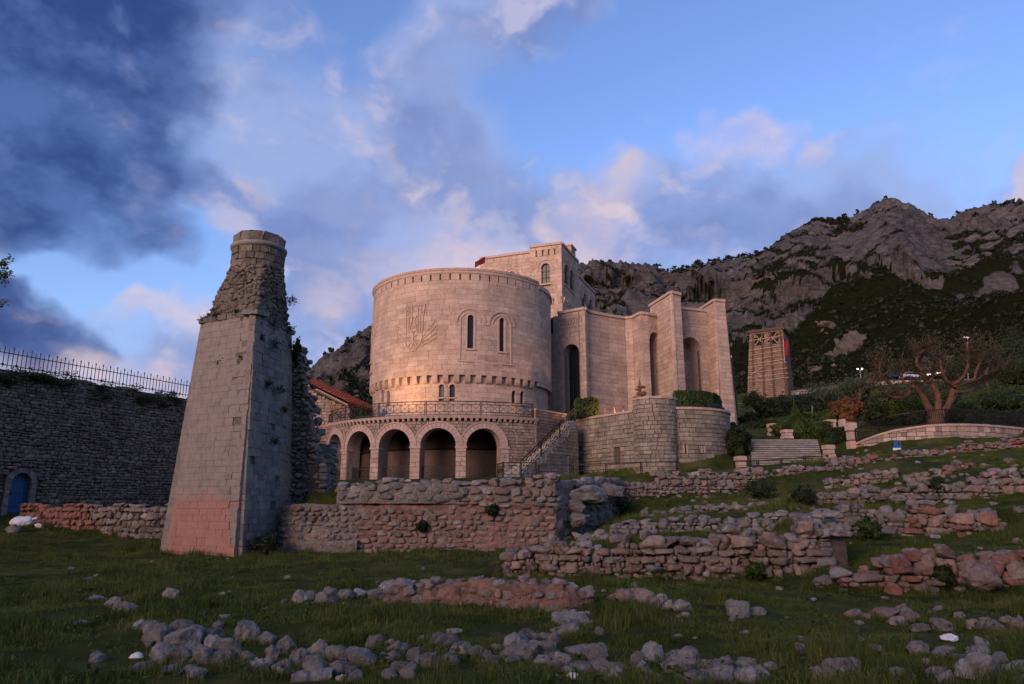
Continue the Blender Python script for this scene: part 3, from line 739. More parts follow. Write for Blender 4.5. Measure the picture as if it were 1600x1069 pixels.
# scrub and pines on the mountain: one mass
def ico(sub):
    import bmesh
    bm = bmesh.new(); bmesh.ops.create_icosphere(bm, subdivisions=sub, radius=1.0)
    V = np.array([v.co[:] for v in bm.verts]); Fc = np.array([[v.index for v in f.verts] for f in bm.faces]); bm.free(); return V, Fc
ICO0, ICO0F = ico(1); ICO1, ICO1F = ico(2); ICO2, ICO2F = ico(3); ICOW, ICOWF = ico(4); ICO3, ICO3F = ico(5)
def scatter_blobs(P, size, tones, squash=0.8, nq=10):
    """every bush a ragged clump of leaf-mass faces"""
    n = len(P); size = np.asarray(size); ctr_ = rng.normal(size=(n, nq, 3)); ctr_ /= np.linalg.norm(ctr_, axis=2, keepdims=True); ctr_ *= rng.random((n, nq, 1)) ** .5 * np.array([.8, .8, squash * .8])
    ctr_[..., 2] = np.abs(ctr_[..., 2]) * 1.1 - .1
    A = rng.normal(size=(n, nq, 3)); A /= np.linalg.norm(A, axis=2, keepdims=True); B = np.cross(A, rng.normal(size=(n, nq, 3))); B /= np.linalg.norm(B, axis=2, keepdims=True) + 1e-9; C = np.cross(A, B)
    s = rng.uniform(.35, .7, (n, nq, 1)); S = size[:, None, None]; c0 = P[:, None, :] + ctr_ * S
    V = np.stack([c0 - B * s * S, c0 + C * s * .8 * S, c0 + B * s * S, c0 - C * s * .8 * S], 2).reshape(-1, 3)
    return V, np.arange(n * nq * 4).reshape(-1, 4), np.repeat(np.asarray(tones), nq * 4)
wgt = mveg.reshape(mT.shape) * (mT < 0.99) * smooth01(mflat, 0.35, 0.7)
wgt[:, 0] = 0
p = wgt.ravel() / wgt.sum()
sel = rng.choice(len(p), 34000, replace=False, p=p)
rad = np.linalg.norm(mv[sel][:, :2], axis=1)
sz = rng.uniform(0.4, 1.0, len(sel)) ** 1.5 * 1.9 * (0.32 + rad / 620)
bv, bf, bt = scatter_blobs(mv[sel] + np.stack([0 * sz, 0 * sz, sz * 0.35], 1), sz, rng.random(len(sel)))
# trees that show against the sky along the crest
cr = []
azs = np.linspace(0, mP3.shape[0] - 1, mP3.shape[0]).astype(int)
ti = int(np.argmin(np.abs(mT[0] - 1.0)))
for px, n in ((1030, 3), (1050, 10), (1070, 12), (1090, 12), (1110, 12), (1130, 12), (1150, 12), (1170, 12), (1190, 10), (1205, 4), (1320, 3), (1345, 2), (1465, 5), (1485, 8), (1500, 10), (1515, 6), (1545, 5), (1570, 6), (1590, 6), (560, 2), (520, 2), (950, 2)):
    for k in range(n):
        a = math.atan2(*direction(px + random.uniform(-11, 11), 380)[:2])
        i = int(np.clip((a - math.radians(-52)) / math.radians(110) * (mP3.shape[0] - 1), 0, mP3.shape[0] - 1))
        cr.append(mP3[i, ti - random.randint(0, 5)])
cr = np.array(cr); cs = rng.uniform(1.0, 3.0, len(cr))
cv, cf, ct = scatter_blobs(cr + np.stack([0 * cs, 0 * cs, cs * 0.6], 1), cs, rng.random(len(cs)) * .5, 1.1)
wood_v = np.concatenate([bv, cv]); wood_f = np.concatenate([bf, cf + len(bv)])
wo = mesh_obj('mountain_woodland', wood_v, wood_f, M['pine'], None, False, np.concatenate([bt, ct]))
tag(wo, 'dark green scrub and pines covering the mountain slopes', 'woodland', kind='stuff')

_mt = BVHTree.FromPolygons([Vector(v) for v in mv[:, :]], [tuple(int(k) for k in q) for q in mf])

# ------------------------------------------------------------------ the castle museum
DC = (-4.46, 62.0)                       # axis of the round tower
ZT, ZP = 7.85, 8.0                       # terrace floor, plaza
castle = thing('castle_museum', (DC[0], DC[1], ZP), 'pinkish limestone castle museum with a huge round tower and square keep', 'castle')
CB = []                                  # dressed stones of the castle
def drum_hit(px, py, R):
    d = direction(px, py); a = d[0] ** 2 + d[1] ** 2; b = -2 * (d[0] * DC[0] + d[1] * DC[1]); c = DC[0] ** 2 + DC[1] ** 2 - R * R
    disc = b * b - 4 * a * c
    if disc < 0: disc = 0
    t = (-b - math.sqrt(disc)) / (2 * a); p = d * t; return np.array([p[0], p[1], CAMZ + p[2]])
RU, RL, RT = 7.95, 7.62, 11.6
A0, A1 = -100.0, 118.0
up_path = arc_path(DC, RU, A0, A1, 110); lo_path = arc_path(DC, RL, A0, A1, 110)
def u_drum(path, R, px, py):
    h = drum_hit(px, py, R); ang = math.degrees(math.atan2(h[0] - DC[0], -(h[1] - DC[1]))); return (ang - A0) / (A1 - A0) * path.L, h[2]
ZC, ZR = 11.5, 20.1                      # corbel line, rim
# openings of the upper drum: slit windows, arrow slots below the rim
ops_u, slits = [], []
for px, y0, y1, w in ((735.6, 492.5, 544.7, .46), (784.4, 497.5, 549.6, .46)):
    u, zt = u_drum(up_path, RU, px, y0); _, zb = u_drum(up_path, RU, px, y1)
    o = Opening(u - w / 2, u + w / 2, zb, zt - w / 2); slits.append(o); ops_u.append(o)
du = slits[1].uc - slits[0].uc
for k in (-1, 1):                        # the pair repeats round the tower to the left
    o = Opening(slits[0].uc - 12.6 + k * du / 2 - .23, slits[0].uc - 12.6 + k * du / 2 + .23, slits[0].z0, slits[0].zs); slits.append(o); ops_u.append(o)
u = 0.6
while u < up_path.L - 1:
    ops_u.append(Opening(u - .06, u + .06, ZR - .92, ZR - 0.42, False)); u += 0.80

ops_l, smallw = [], []
for px, py in ((690, 611), (706.6, 611), (802.6, 620.5), (816, 621.5), (598, 619), (606.7, 620)):
    u, z = u_drum(lo_path, RL, px, py); w = .40
    o = Opening(u - w / 2, u + w / 2, z - .5, z + .28); smallw.append(o); ops_l.append(o)
mb = MB()
core_wall(mb, up_path, 0, up_path.L, ZC, ZR - .12, 0.4, (), d0=-.26)
mb.build('round_tower_core', M['ashlar_core'], castle)
mb = MB(); core_wall(mb, lo_path, 0, lo_path.L, ZT - .6, ZC + .1, 0.4, (), d0=-.26); mb.build('round_tower_core', M['ashlar_core'], castle)
masonry(CB, up_path, 0, up_path.L, ZC, ZR - .92, 0.40, 0.95, ops_u[:4], joint=.008, bev=.006, thick=.26)
masonry(CB, up_path, 0, up_path.L, ZR - .92, ZR - .42, 0.5, 0.9, ops_u[4:], joint=.008, bev=.006, thick=.26, vary=.02)
masonry(CB, up_path, 0, up_path.L, ZR - .42, ZR - .35, 0.07, 0.9, (), joint=.004, bev=.004, thick=.26, vary=.02)
masonry(CB, lo_path, 0, lo_path.L, ZT - .05, ZC - .62, 0.40, 0.95, ops_l, joint=.008, bev=.006, thick=.26)
mb = MB(); core_wall(mb, lo_path, 0, lo_path.L, ZC - .62, ZC, .3, (), d0=-.02); mb.build('tower_band', M['carved'], castle)
def ring_band(path, u0, u1, z0, z1, din, dout, name, m, n=60, parent=castle):
    b = MB(); us = np.linspace(u0, u1, n)
    for a, c in zip(us[:-1], us[1:]):
        b.add([path.at(a, z0, din), path.at(c, z0, din), path.at(c, z0, dout), path.at(a, z0, dout), path.at(a, z1, din), path.at(c, z1, din), path.at(c, z1, dout), path.at(a, z1, dout)], HEX, random.random())
    return b.build(name, m, parent)
# rim: string course, coping of single stones
ring_band(up_path, 0, up_path.L, ZR - .35, ZR - .14, -.3, .05, 'rim_course', M['carved'], 110)
cop_end, _ = u_drum(up_path, RU, 841, 447)
nc = 46
for k in range(nc):
    a = cop_end * k / nc; c = cop_end * (k + 1) / nc - .025; b = MB(); m_ = (a + c) / 2
    q = []
    for z, o in ((ZR - .14, .10), (ZR + .04 + random.uniform(-.012, .012), .14)):
        for uu, d in ((a, -.35), (c, -.35), (c, o), (a, o)): q.append(up_path.at(uu, z, d))
    b.add(q, HEX, random.random()); b.build('coping_stone', M['carved'], castle)
rest = MB()
for k in range(20):
    a = cop_end + (up_path.L - cop_end) * k / 20; c = cop_end + (up_path.L - cop_end) * (k + 1) / 20; q = []
    for z in (ZR - .55, ZR - .38):
        for uu, d in ((a, -.35), (c, -.35), (c, .12), (a, .12)): q.append(up_path.at(uu, z, d))
    rest.add(q, HEX, random.random())
rest.build('lower_coping', M['carved'], castle)
# roof deck
roof = MB(); ring = [up_path.at(u, ZR - .8, -.3) for u in np.linspace(0, up_path.L, 60)]
roof.add(ring, [tuple(range(60))]); roof.build('roof_deck', M['ashlar_core'], castle)
# corbels
u = 0.3; step = 0.86
c_end, _ = u_drum(up_path, RU, 836, 600)
while u < c_end + .4:
    b = MB(); q = []
    w = .20
    prof = [(-.45, ZC), (.0, ZC), (.0, ZC - .30), (-.06, ZC - .47), (-.16, ZC - .58), (-.45, ZC - .62)]
    for s in (-w, w):
        for d, z in prof: q.append(up_path.at(u + s, z, d))
    n = len(prof); fs = [tuple(range(n))[::-1], tuple(range(n, 2 * n))] + [(i, (i + 1) % n, n + (i + 1) % n, n + i) for i in range(n)]
    b.add(q, fs, random.random()); b.build('corbel', M['ashlar'], castle); u += step
ring_band(up_path, c_end + .45, up_path.L, ZC - .3, ZC - .005, -.4, -.02, 'corbel_course', M['carved'], 40)
# windows of the drum
def window(path, o, d_glass, name='window', frame=.06, mull=False, parent=castle, m=None):
    g = MB(); n = 10; pts = [(o.u0, o.z0), (o.u1, o.z0)]
    if o.arch: pts += [(o.uc + o.r * math.cos(a), o.zs + o.r * math.sin(a)) for a in np.linspace(0, math.pi, n)]
    else: pts += [(o.u1, o.zs), (o.u0, o.zs)]
    vs = [path.at(u, z, d_glass) for u, z in pts] + [path.at(u, z, d_glass - .04) for u, z in pts]; k = len(pts)
    g.add(vs, [tuple(range(k)), tuple(range(k, 2 * k))[::-1]])
    w = g.build(name, m or M['glass'], parent)
    if mull:
        f = MB(); f.bar(path.at(o.uc, o.z0, d_glass + .03), path.at(o.uc, o.zs + o.r * .95, d_glass + .03), .05)
        for q in (.33, .66): z = o.z0 + (o.zs - o.z0) * q * 1.2; f.bar(path.at(o.u0, z, d_glass + .03), path.at(o.u1, z, d_glass + .03), .05)
        f.build('glazing_bar', M['iron'], w)
    return w
def ribbon(path, pts, w, d0, d1, name, m, parent=castle, tone=None):
    """raised moulding following (u,z) points"""
    b = MB(); P = np.array(pts, float); n = len(P); dirs = np.gradient(P, axis=0); dirs /= np.linalg.norm(dirs, axis=1)[:, None] + 1e-9
    nr = np.stack([-dirs[:, 1], dirs[:, 0]], 1); L = P + nr * w / 2; R = P - nr * w / 2; vs = []
    for i in range(n):
        for q, d in ((L[i], d0), (L[i], d1), (R[i], d1), (R[i], d0)): vs.append(path.at(q[0], q[1], d))
    fs = []
    for i in range(n - 1):
        for k in range(4): fs.append((i * 4 + k, i * 4 + (k + 1) % 4, (i + 1) * 4 + (k + 1) % 4, (i + 1) * 4 + k))
    fs += [(0, 1, 2, 3), (4 * n - 1, 4 * n - 2, 4 * n - 3, 4 * n - 4)]
    b.add(vs, fs, random.random() if tone is None else tone); return b.build(name, m, parent)
def arch_pts(uc, r, zb, zs, n=15, left=True, right=True):
    p = [(uc - r, zb)] if left else []
    p += [(uc - r * math.cos(a), zs + r * math.sin(a)) for a in np.linspace(0, math.pi, n)]
    if right: p.append((uc + r, zb))
    return p
for o in slits:
    w = window(up_path, o, -.2, 'slit_window')
    ribbon(up_path, arch_pts(o.uc, o.r + .09, o.z0, o.zs), .14, -.05, .05, 'window_frame', M['carved'], w)
    b = MB(); q = [up_path.at(o.uc + s * .42, z, d) for z in (o.z0 - .14, o.z0) for s, d in ((-1, -.1), (1, -.1), (1, .12), (-1, .12))]; b.add(q, HEX); b.build('window_sill', M['carved'], w)
for g0, g1 in ((0, 1), (2, 3)):
    a, c = slits[g0], slits[g1]
    for o in (a, c):
        ribbon(up_path, arch_pts(o.uc, .80, o.z0 - (1.0 if o is a else .95), o.zs - .35, left=(o is a), right=(o is c)), .09, -.05, .06, 'moulding', M['carved'])
        ribbon(up_path, arch_pts(o.uc, 1.12, o.zs - .6, o.zs - .35, left=False, right=False), .16, -.05, .07, 'hood_moulding', M['carved'])
    ribbon(up_path, [(a.uc + 1.05, a.zs - .42), (c.uc - 1.05, c.zs - .42)], .12, -.05, .06, 'moulding', M['carved'])
    ribbon(up_path, [(a.uc - .95, a.z0 - 1.0), (a.uc, a.z0 - 1.02), (c.uc, c.z0 - 1.02), (c.uc + .95, c.z0 - 1.0)], .10, -.05, .10, 'sill_moulding', M['carved'])
    for o in (a, c): ribbon(up_path, [(o.uc - .80, o.z0 - .9), (o.uc - .80, o.zs - .4)] if o is a else [(o.uc + .80, o.z0 - .9), (o.uc + .80, o.zs - .4)], .07, -.05, .04, 'moulding', M['carved'])
for o in smallw:
    w = window(lo_path, o, -.2, 'small_window')
    ribbon(lo_path, arch_pts(o.uc, o.r + .10, o.zs, o.zs, left=False, right=False), .13, -.05, .05, 'window_arch', M['carved'], w)
    b = MB(); q = [lo_path.at(o.uc + s * .3, z, d) for z in (o.z0 - .1, o.z0) for s, d in ((-1, -.1), (1, -.1), (1, .09), (-1, .09))]; b.add(q, HEX); b.build('window_sill', M['carved'], w)
# carved coat of arms: shield with two-headed eagle, helmet, upright spears, fanned swords, branch
def em(x, y):
    u, z = u_drum(up_path, RU, 600 + x / 9.717, 450 + y / 9.717); return (u, z)
def emline(pts, w, d=.10, name='relief'):
    P = [em(*p) for p in pts]; Q = []
    for a, b in zip(P[:-1], P[1:]):
        for f in np.linspace(0, 1, 4)[:-1]: Q.append((a[0] + (b[0] - a[0]) * f, a[1] + (b[1] - a[1]) * f))
    Q.append(P[-1]); return Q, w, d
arms = MB()
EM = [([(335, 690), (332, 800), (338, 880), (360, 925), (425, 965), (480, 935), (535, 870), (568, 805), (585, 700)], .10, .12),
      ([(335, 690), (380, 680), (430, 665), (500, 660), (585, 690)], .07, .10),
      ([(342, 690), (342, 410), (330, 300)], .09, .12), ([(378, 680), (380, 430), (378, 300)], .08, .12), ([(425, 480), (430, 270)], .07, .10),
      ([(515, 690), (520, 420), (528, 250)], .09, .12), ([(548, 690), (556, 400), (566, 260)], .09, .12), ([(580, 690), (600, 420), (625, 240)], .10, .13),
      ([(320, 320), (345, 290), (370, 330), (345, 370), (325, 400), (350, 415), (375, 390)], .07, .11), ([(540, 330), (570, 300), (600, 350), (560, 380)], .08, .11), ([(600, 330), (625, 300), (650, 420)], .05, .08),
      ([(400, 600), (410, 560), (440, 510), (480, 540), (500, 600), (400, 610), (410, 650), (500, 655), (500, 600)], .08, .14), ([(440, 510), (430, 470), (455, 440)], .07, .12), ([(470, 490), (500, 410)], .07, .11),
      ([(590, 745), (700, 600), (775, 500)], .06, .10), ([(580, 790), (690, 690), (790, 585)], .07, .11), ([(570, 830), (690, 760), (800, 670)], .07, .11), ([(540, 890), (660, 830), (800, 750)], .08, .12),
      ([(670, 570), (690, 600), (740, 595)], .07, .10), ([(740, 720), (800, 680)], .10, .12), ([(690, 690), (720, 660)], .10, .10),
      ([(330, 930), (260, 905), (215, 870), (190, 820), (215, 760), (200, 690), (220, 620)], .05, .08), ([(190, 840), (225, 825)], .10, .10), ([(190, 770), (225, 780)], .09, .10), ([(190, 690), (240, 710)], .10, .10), ([(205, 650), (260, 635)], .09, .10), ([(210, 600), (230, 590)], .10, .10), ([(320, 790), (270, 740), (235, 720)], .06, .08),
      ([(440, 690), (438, 740), (436, 800), (440, 850)], .22, .13), ([(440, 740), (400, 735), (370, 755), (352, 770)], .10, .12), ([(440, 745), (480, 720), (510, 712)], .10, .12), ([(430, 690), (412, 672)], .07, .12), ([(445, 690), (470, 676)], .07, .12),
      ([(430, 800), (400, 840), (370, 890)], .10, .12), ([(445, 800), (475, 830), (500, 880)], .10, .12), ([(438, 840), (425, 900), (400, 915)], .07, .10), ([(442, 840), (460, 900), (470, 915)], .07, .10)]
coat = thing('x', (0, 0, 0), '', '') if False else None
for pts, w, d in EM:
    Q, w, d = emline(pts, w * .9, d * .6); P = np.array(Q); n = len(P); dirs = np.gradient(P, axis=0); dirs /= np.linalg.norm(dirs, axis=1)[:, None] + 1e-9
    nr = np.stack([-dirs[:, 1], dirs[:, 0]], 1); vs = []; fs = []
    for i in range(n):
        for s, dd in ((w / 2, -.03), (w / 3.2, d), (-w / 3.2, d), (-w / 2, -.03)): q = P[i] + nr[i] * s; vs.append(up_path.at(q[0], q[1], dd))
    for i in range(n - 1):
        for k in range(4): fs.append((i * 4 + k, i * 4 + (k + 1) % 4, (i + 1) * 4 + (k + 1) % 4, (i + 1) * 4 + k))
    fs += [(0, 1, 2, 3), (4 * n - 1, 4 * n - 2, 4 * n - 3, 4 * n - 4)]
    arms.add(vs, fs, .5)
ao = arms.build('coat_of_arms', M['carved'], castle); ao['label'] = 'carved relief of a shield with two-headed eagle, spears and fanned swords'

# ---- keep
KA = math.radians(21)
K = W(877, 378, 72.0); er = np.array([math.sin(KA), math.cos(KA)]); el = np.array([-math.cos(KA), math.sin(KA)])
kc = K[:2]; ZK = float(K[2])
kf = Path([kc + el * 9.6, kc]); kr = Path([kc, kc + er * 17.0])
uA = kf.u_px(828, ZK)
def zat(path, u, py):
    p = path.at(u, 0); px = PIX(path.at(u, 15))[0]
    for _ in range(3): px = PIX(path.at(u, W(px, py, p[1])[2]))[0]
    return float(W(px, py, p[1])[2])
ZKL = zat(kf, uA, 391)
uK1 = kr.u_px(904, 26); uK2 = kr.u_px(934, 22)
ZK2 = zat(kr, kr.u_px(911, 25), 433)
def arched(path, pxa, pxb, ytop, ybot, ztest=22):
    ua = path.u_px(pxa, ztest); ub = path.u_px(pxb, ztest); uc = (ua + ub) / 2
    zt = zat(path, uc, ytop); zb = zat(path, uc, ybot); r = (ub - ua) / 2; return Opening(ua, ub, zb, zt - r)
kw = [arched(kf, 846.5, 860, 412, 443)]; kw2 = [arched(kf, 793, 803.5, 424, 445)]
kwr = [arched(kr, 882, 888.3, 414, 447, 26), arched(kr, 890, 896.5, 423, 456, 26), arched(kr, 912.5, 917, 459, 481, 22), arched(kr, 921.5, 926.5, 468, 487, 22)]
slots = [Opening(u - .09, u + .09, ZK - 1.35, ZK - .65, False) for u in (kf.u_px(p, ZK - 1) for p in (838, 848, 857.5, 867))]
mb = MB(); core_wall(mb, kf, uA, kf.L, ZP, ZK - .1, .4, (), -.3); core_wall(mb, kf, 0, uA, ZP, ZKL - .1, .4, (), -.3)
core_wall(mb, kr, 0, uK1, ZP, ZK - .1, .4, (), -.3); core_wall(mb, kr, uK1, uK2, ZP, ZK2 - .1, .4, (), -.3)
mb.build('keep_core', M['ashlar_core'], castle)
ZKC = zat(kf, kf.L, 472)
masonry(CB, kf, uA, kf.L, 17.0, ZK - 1.35, .42, .95, kw, thick=.3)
masonry(CB, kf, uA, kf.L, ZK - 1.35, ZK - .65, .7, .95, slots, thick=.3, vary=.02)
masonry(CB, kf, uA, kf.L, ZK - .65, ZK - .25, .4, .95, (), thick=.3, vary=.02)
masonry(CB, kf, 0, uA, 17.0, ZKL - .25, .42, .95, kw2, thick=.3, d=-.25)
masonry(CB, kr, 0, uK1, 14.5, ZK - .25, .42, .95, kwr[:2], thick=.3)
masonry(CB, kr, uK1, uK2, 14.5, ZK2 - .25, .42, .95, kwr[2:], thick=.3, d=-.2)
def coping(path, u0, u1, z, h=.25, out=.14, inn=-.6, n=None, parent=castle, name='coping_stone', m=None, zf=None):
    n = n or max(2, int((u1 - u0) / 1.1))
    for k in range(n):
        a = u0 + (u1 - u0) * k / n; c = u0 + (u1 - u0) * (k + 1) / n - .02; b = MB(); q = []
        za = zf(a) if zf else z; zc_ = zf(c) if zf else z; e = random.uniform(-.01, .01)
        for dz in (0, h + e):
            for uu, zz, d in ((a, za, inn), (c, zc_, inn), (c, zc_, out), (a, za, out)): q.append(path.at(uu, zz + dz, d))
        b.add(q, HEX, random.random()); b.build(name, m or M['carved'], parent)
coping(kf, uA, kf.L, ZK - .25); coping(kf, 0, uA, ZKL - .25, out=-.1); coping(kr, 0, uK1, ZK - .25); coping(kr, uK1, uK2, ZK2 - .25, out=-.08)
# body behind, so the keep is a solid block
kb = MB(); q = []
back = [kc, kc + er * uK1, kc + er * uK1 + el * 9.6, kc + el * 9.6]
for z in (ZP, ZK - .6):
    for p in back: c0 = sum(back) / 4; pp = c0 + (p - c0) * .78; q.append((pp[0], pp[1], z))
kb.add(q, HEX); kb.build('keep_body', M['ashlar_core'], castle)
kb = MB(); q = []
c0s = [kc + er * (uK1), kc + er * (uK2 - .1), kc + er * (uK2 - .1) + el * 9, kc + er * uK1 + el * 9]
for z in (ZP, ZK2 - .4):
    for p in c0s: c0 = sum(c0s) / 4; pp = c0 + (p - c0) * .84; q.append((pp[0], pp[1], z))
kb.add(q, HEX); kb.build('keep_body', M['ashlar_core'], castle)
tur = kr.at(kr.u_px(899, 28), 0, -1.0); b = MB(); b.box((tur[0], tur[1], ZK - .1), 1.6, 1.8, 2.6, -KA); b.build('turret', M['ashlar'], castle)
b = MB(); b.box((tur[0], tur[1], ZK + 1.28), 1.85, 2.05, .2, -KA); b.build('turret_coping', M['carved'], castle)
for path, ops, dg in ((kf, kw, -.24), (kf, kw2, -.27), (kr, kwr, -.24)):
    for o in ops:
        w = window(path, o, dg, 'arched_window', mull=(ops is kw))
        ribbon(path, arch_pts(o.uc, o.r + .16, o.z0, o.zs, left=False, right=False), .26, -.26, .05 if dg > -.26 else -.15, 'window_arch', M['carved'], w)
        ribbon(path, arch_pts(o.uc, o.r + .40, o.zs - .3, o.zs), .10, -.26, .09 if dg > -.26 else -.12, 'hood_moulding', M['carved'], w)
        bb = MB(); q = [path.at(o.uc + s * (o.r + .2), z, d) for z in (o.z0 - .16, o.z0) for s, d in ((-1, -.28), (1, -.28), (1, .12), (-1, .12))]; bb.add(q, HEX); bb.build('window_sill', M['carved'], w)
for path, us_ in ((kf, [kf.L - .25, kf.L - 1.2]), (kr, [.4, 1.5, 2.6, 3.7, 4.8])):
    for u in us_:
        b = MB(); q = []
        for z, o in ((ZKC - .1, .08), (ZKC + .55, .32)):
            for s, d in ((-.24, -.1), (.24, -.1), (.24, o), (-.24, o)): q.append(path.at(min(max(u + s, 0), path.L), z, d))
        b.add(q, HEX, random.random()); b.build('corbel', M['ashlar'], castle)

# ---- portal wing
ZW = 19.2
wing = Path([(4.28, 64.0), (6.61, 62.3), (7.1, 63.4), (9.07, 64.8), (10.77, 65.7), (11.46, 65.4), (11.93, 63.9), (12.7, 64.2), (14.2, 65.3)])
# left return towards the drum: narrow bay with a window
bay = Path([(3.05, 64.9), (4.28, 64.0)])
segs = [wing.s[i] for i in range(len(wing.s))]
po_a = wing.u_px(880.5, 12); po_b = wing.u_px(906.5, 12)
zt = zat(wing, (po_a + po_b) / 2, 538)
portal = Opening(po_a, min(po_b, segs[1] - .25), ZP - .5, zt - (min(po_b, segs[1] - .25) - po_a) / 2)
nz = Opening(segs[7] + .05, segs[8] - .3, ZP, zat(wing, segs[7] + .4, 524) - .4)
mb = MB(); core_wall(mb, wing, 0, wing.L, ZP - .6, ZW - .1, .35, [portal, nz], d0=-.28)
mb.build('wing_core', M['ashlar_core'], castle)
for i in range(8):
    masonry(CB, wing, segs[i], segs[i + 1], ZP - .3, ZW - .2, .42, 1.0, [portal] if i == 0 else ([nz] if i == 7 else []), thick=.28, grow=0.0)
coping(wing, 0, segs[1], ZW - .2, n=4); coping(wing, segs[1], segs[2], ZW - .2, n=1)
for i in range(2, 8): coping(wing, segs[i], segs[i + 1], ZW - .2, n=2)
# recess of portal: jamb reveal and tall glazed door
for o, dep, nm in ((portal, 1.1, 'portal_reveal'), (nz, 1.4, 'niche_reveal')):
    b = MB(); prof = [(o.u0, o.z0)] + [(o.uc - o.r * math.cos(a), o.zs + o.r * math.sin(a)) for a in np.linspace(0, math.pi, 16)] + [(o.u1, o.z0)]
    vs = []; n = len(prof)
    for d in (-.1, -dep):
        for u, z in prof: vs.append(wing.at(u, z, d))
    b.add(vs, [(i, i + 1, n + i + 1, n + i) for i in range(n - 1)]); b.build(nm, M['carved'], castle)
b = MB(); vs = [wing.at(u, z, -1.05) for u, z in [(portal.u0, portal.z0)] + [(portal.uc - portal.r * math.cos(a), portal.zs + portal.r * math.sin(a)) for a in np.linspace(0, math.pi, 16)] + [(portal.u1, portal.z0)]]
b.add(vs, [tuple(range(len(vs)))]); dw = b.build('portal_glazing', M['glass'], castle)
b = MB()
for f in (.25, .5, .75): u = portal.u0 + (portal.u1 - portal.u0) * f; b.bar(wing.at(u, portal.z0, -1.0), wing.at(u, portal.zs + portal.r * .8, -1.0), .06)
for z in np.arange(portal.z0 + 1, portal.zs + portal.r, 1.15): b.bar(wing.at(portal.u0, z, -1.0), wing.at(portal.u1, z, -1.0), .06)
b.build('glazing_bars', M['iron'], dw)
b = MB(); vs = [wing.at(u, z, -1.35) for u, z in ((nz.u0 - .1, ZP), (nz.u1 + .1, ZP), (nz.u1 + .1, nz.zs + 1), (nz.u0 - .1, nz.zs + 1))]; b.add(vs, [(0, 1, 2, 3)]); b.build('niche_back', M['ashlar_core'], castle)
vl = []; voussoirs(vl, wing, portal, .38, .05, .3, 15)
for q, f in vl: bb = MB(); bb.add(q, f, random.random()); bb.build('arch_stone', M['carved'], castle)
vl = []; voussoirs(vl, wing, nz, .16, .04, .3, 9)
for q, f in vl: bb = MB(); bb.add(q, f, random.random()); bb.build('arch_stone', M['carved'], castle)
# carved frieze above the portal
for k in range(9):
    u = segs[0] + .35 + k * (segs[1] - .7) / 8
    b = MB(); z = ZW - 1.15 + random.uniform(-.08, .08)
    pts = [(u - .08, z - .22), (u + .06 * random.uniform(-1, 1), z + .02), (u + .09, z + .24)]
    ribbon(wing, pts, .09, -.03, .07, 'frieze_carving', M['ashlar_core'])
ribbon(wing, [(segs[0] + .1, ZW - 1.55), (segs[1] - .1, ZW - 1.55)], .09, -.03, .06, 'frieze_moulding', M['carved'])
ribbon(wing, [(segs[0] + .1, ZW - .75), (segs[1] - .1, ZW - .75)], .09, -.03, .06, 'frieze_moulding', M['carved'])
for k in range(3):
    u = segs[7] + .4 + k * .4; ribbon(wing, [(u - .06, ZW - 1.3), (u + .05, ZW - .9)], .1, -.03, .06, 'frieze_carving', M['ashlar_core'])
# bay between drum and portal
bw = Opening(.30, .95, zat(bay, .6, 522), zat(bay, .6, 497) - .1, False)
mb = MB(); core_wall(mb, bay, 0, bay.L, ZP - .6, ZW - .3, .35, [], d0=-.28); mb.build('bay_core', M['ashlar_core'], castle)
masonry(CB, bay, 0, bay.L, ZP - .3, ZW - .3, .42, .8, [bw], thick=.28); window(bay, bw, -.2, 'bay_window')

# pylons and the arched recess between them
def fin(name, bl_, fl, fr, zt, zb=ZP - .6, batter=0.0):
    L = Path([bl_, fl]); Fp = Path([fl, fr]); br = (np.array(fr) + (np.array(bl_) - np.array(fl)) * 1.0); Rr = Path([fr, br])
    for p in (L, Fp, Rr):
        masonry(CB, p, 0, p.L, zb, zt - .2, .42, .95, (), thick=.2, batter=batter, d=batter * (zt - zb))
    c = (np.array(bl_) + np.array(fl) + np.array(fr) + br) / 4; q = []
    for z, g in ((zb, batter * (zt - zb)), (zt - .2, 0)):
        for p in (bl_, fl, fr, br):
            dv = np.array(p) - c; dn = dv / np.linalg.norm(dv); pp = c + dv - dn * .16 + dn * g; q.append((pp[0], pp[1], z))
    b = MB(); b.add(q, HEX); b.build(name, M['ashlar_core'], castle)
    coping(L, 0, L.L, zt - .2, n=4, inn=-.5); coping(Fp, 0, Fp.L, zt - .2, n=2, inn=-.5, h=.26)
    b = MB(); q = [(p[0] * .97 + c[0] * .03, p[1] * .97 + c[1] * .03, z) for z in (zt - .1, zt + .03) for p in (bl_, fl, fr, br)]; b.add(q, HEX); b.build('pylon_cap', M['carved'], castle)
    return L, Fp, Rr
f1 = fin('pylon_core', (13.35, 66.4), (14.42, 61.9), (15.44, 62.5), 20.6)
f2 = fin('pylon_core', (18.45, 68.3), (19.07, 64.4), (20.15, 64.75), 20.6, batter=.035)
rec = Path([(15.3, 64.8), (18.75, 66.1)])
ra = rec.u_px(1064.5, 14); rb = rec.u_px(1097, 14)
zt = zat(rec, (ra + rb) / 2, 527)
niche = Opening(ra, rb, ZP - .6, zt - (rb - ra) / 2)
ZN = 20.0
mb = MB(); core_wall(mb, rec, 0, rec.L, ZP - .6, ZN - .1, .35, [niche], d0=-.26); mb.build('recess_core', M['ashlar_core'], castle)
masonry(CB, rec, 0, rec.L, ZP - .3, ZN - .2, .42, .95, [niche], thick=.26); coping(rec, 0, rec.L, ZN - .2, n=3)
vl = []; voussoirs(vl, rec, niche, .30, .05, .3, 15)
for q, f in vl: bb = MB(); bb.add(q, f, random.random()); bb.build('arch_stone', M['carved'], castle)
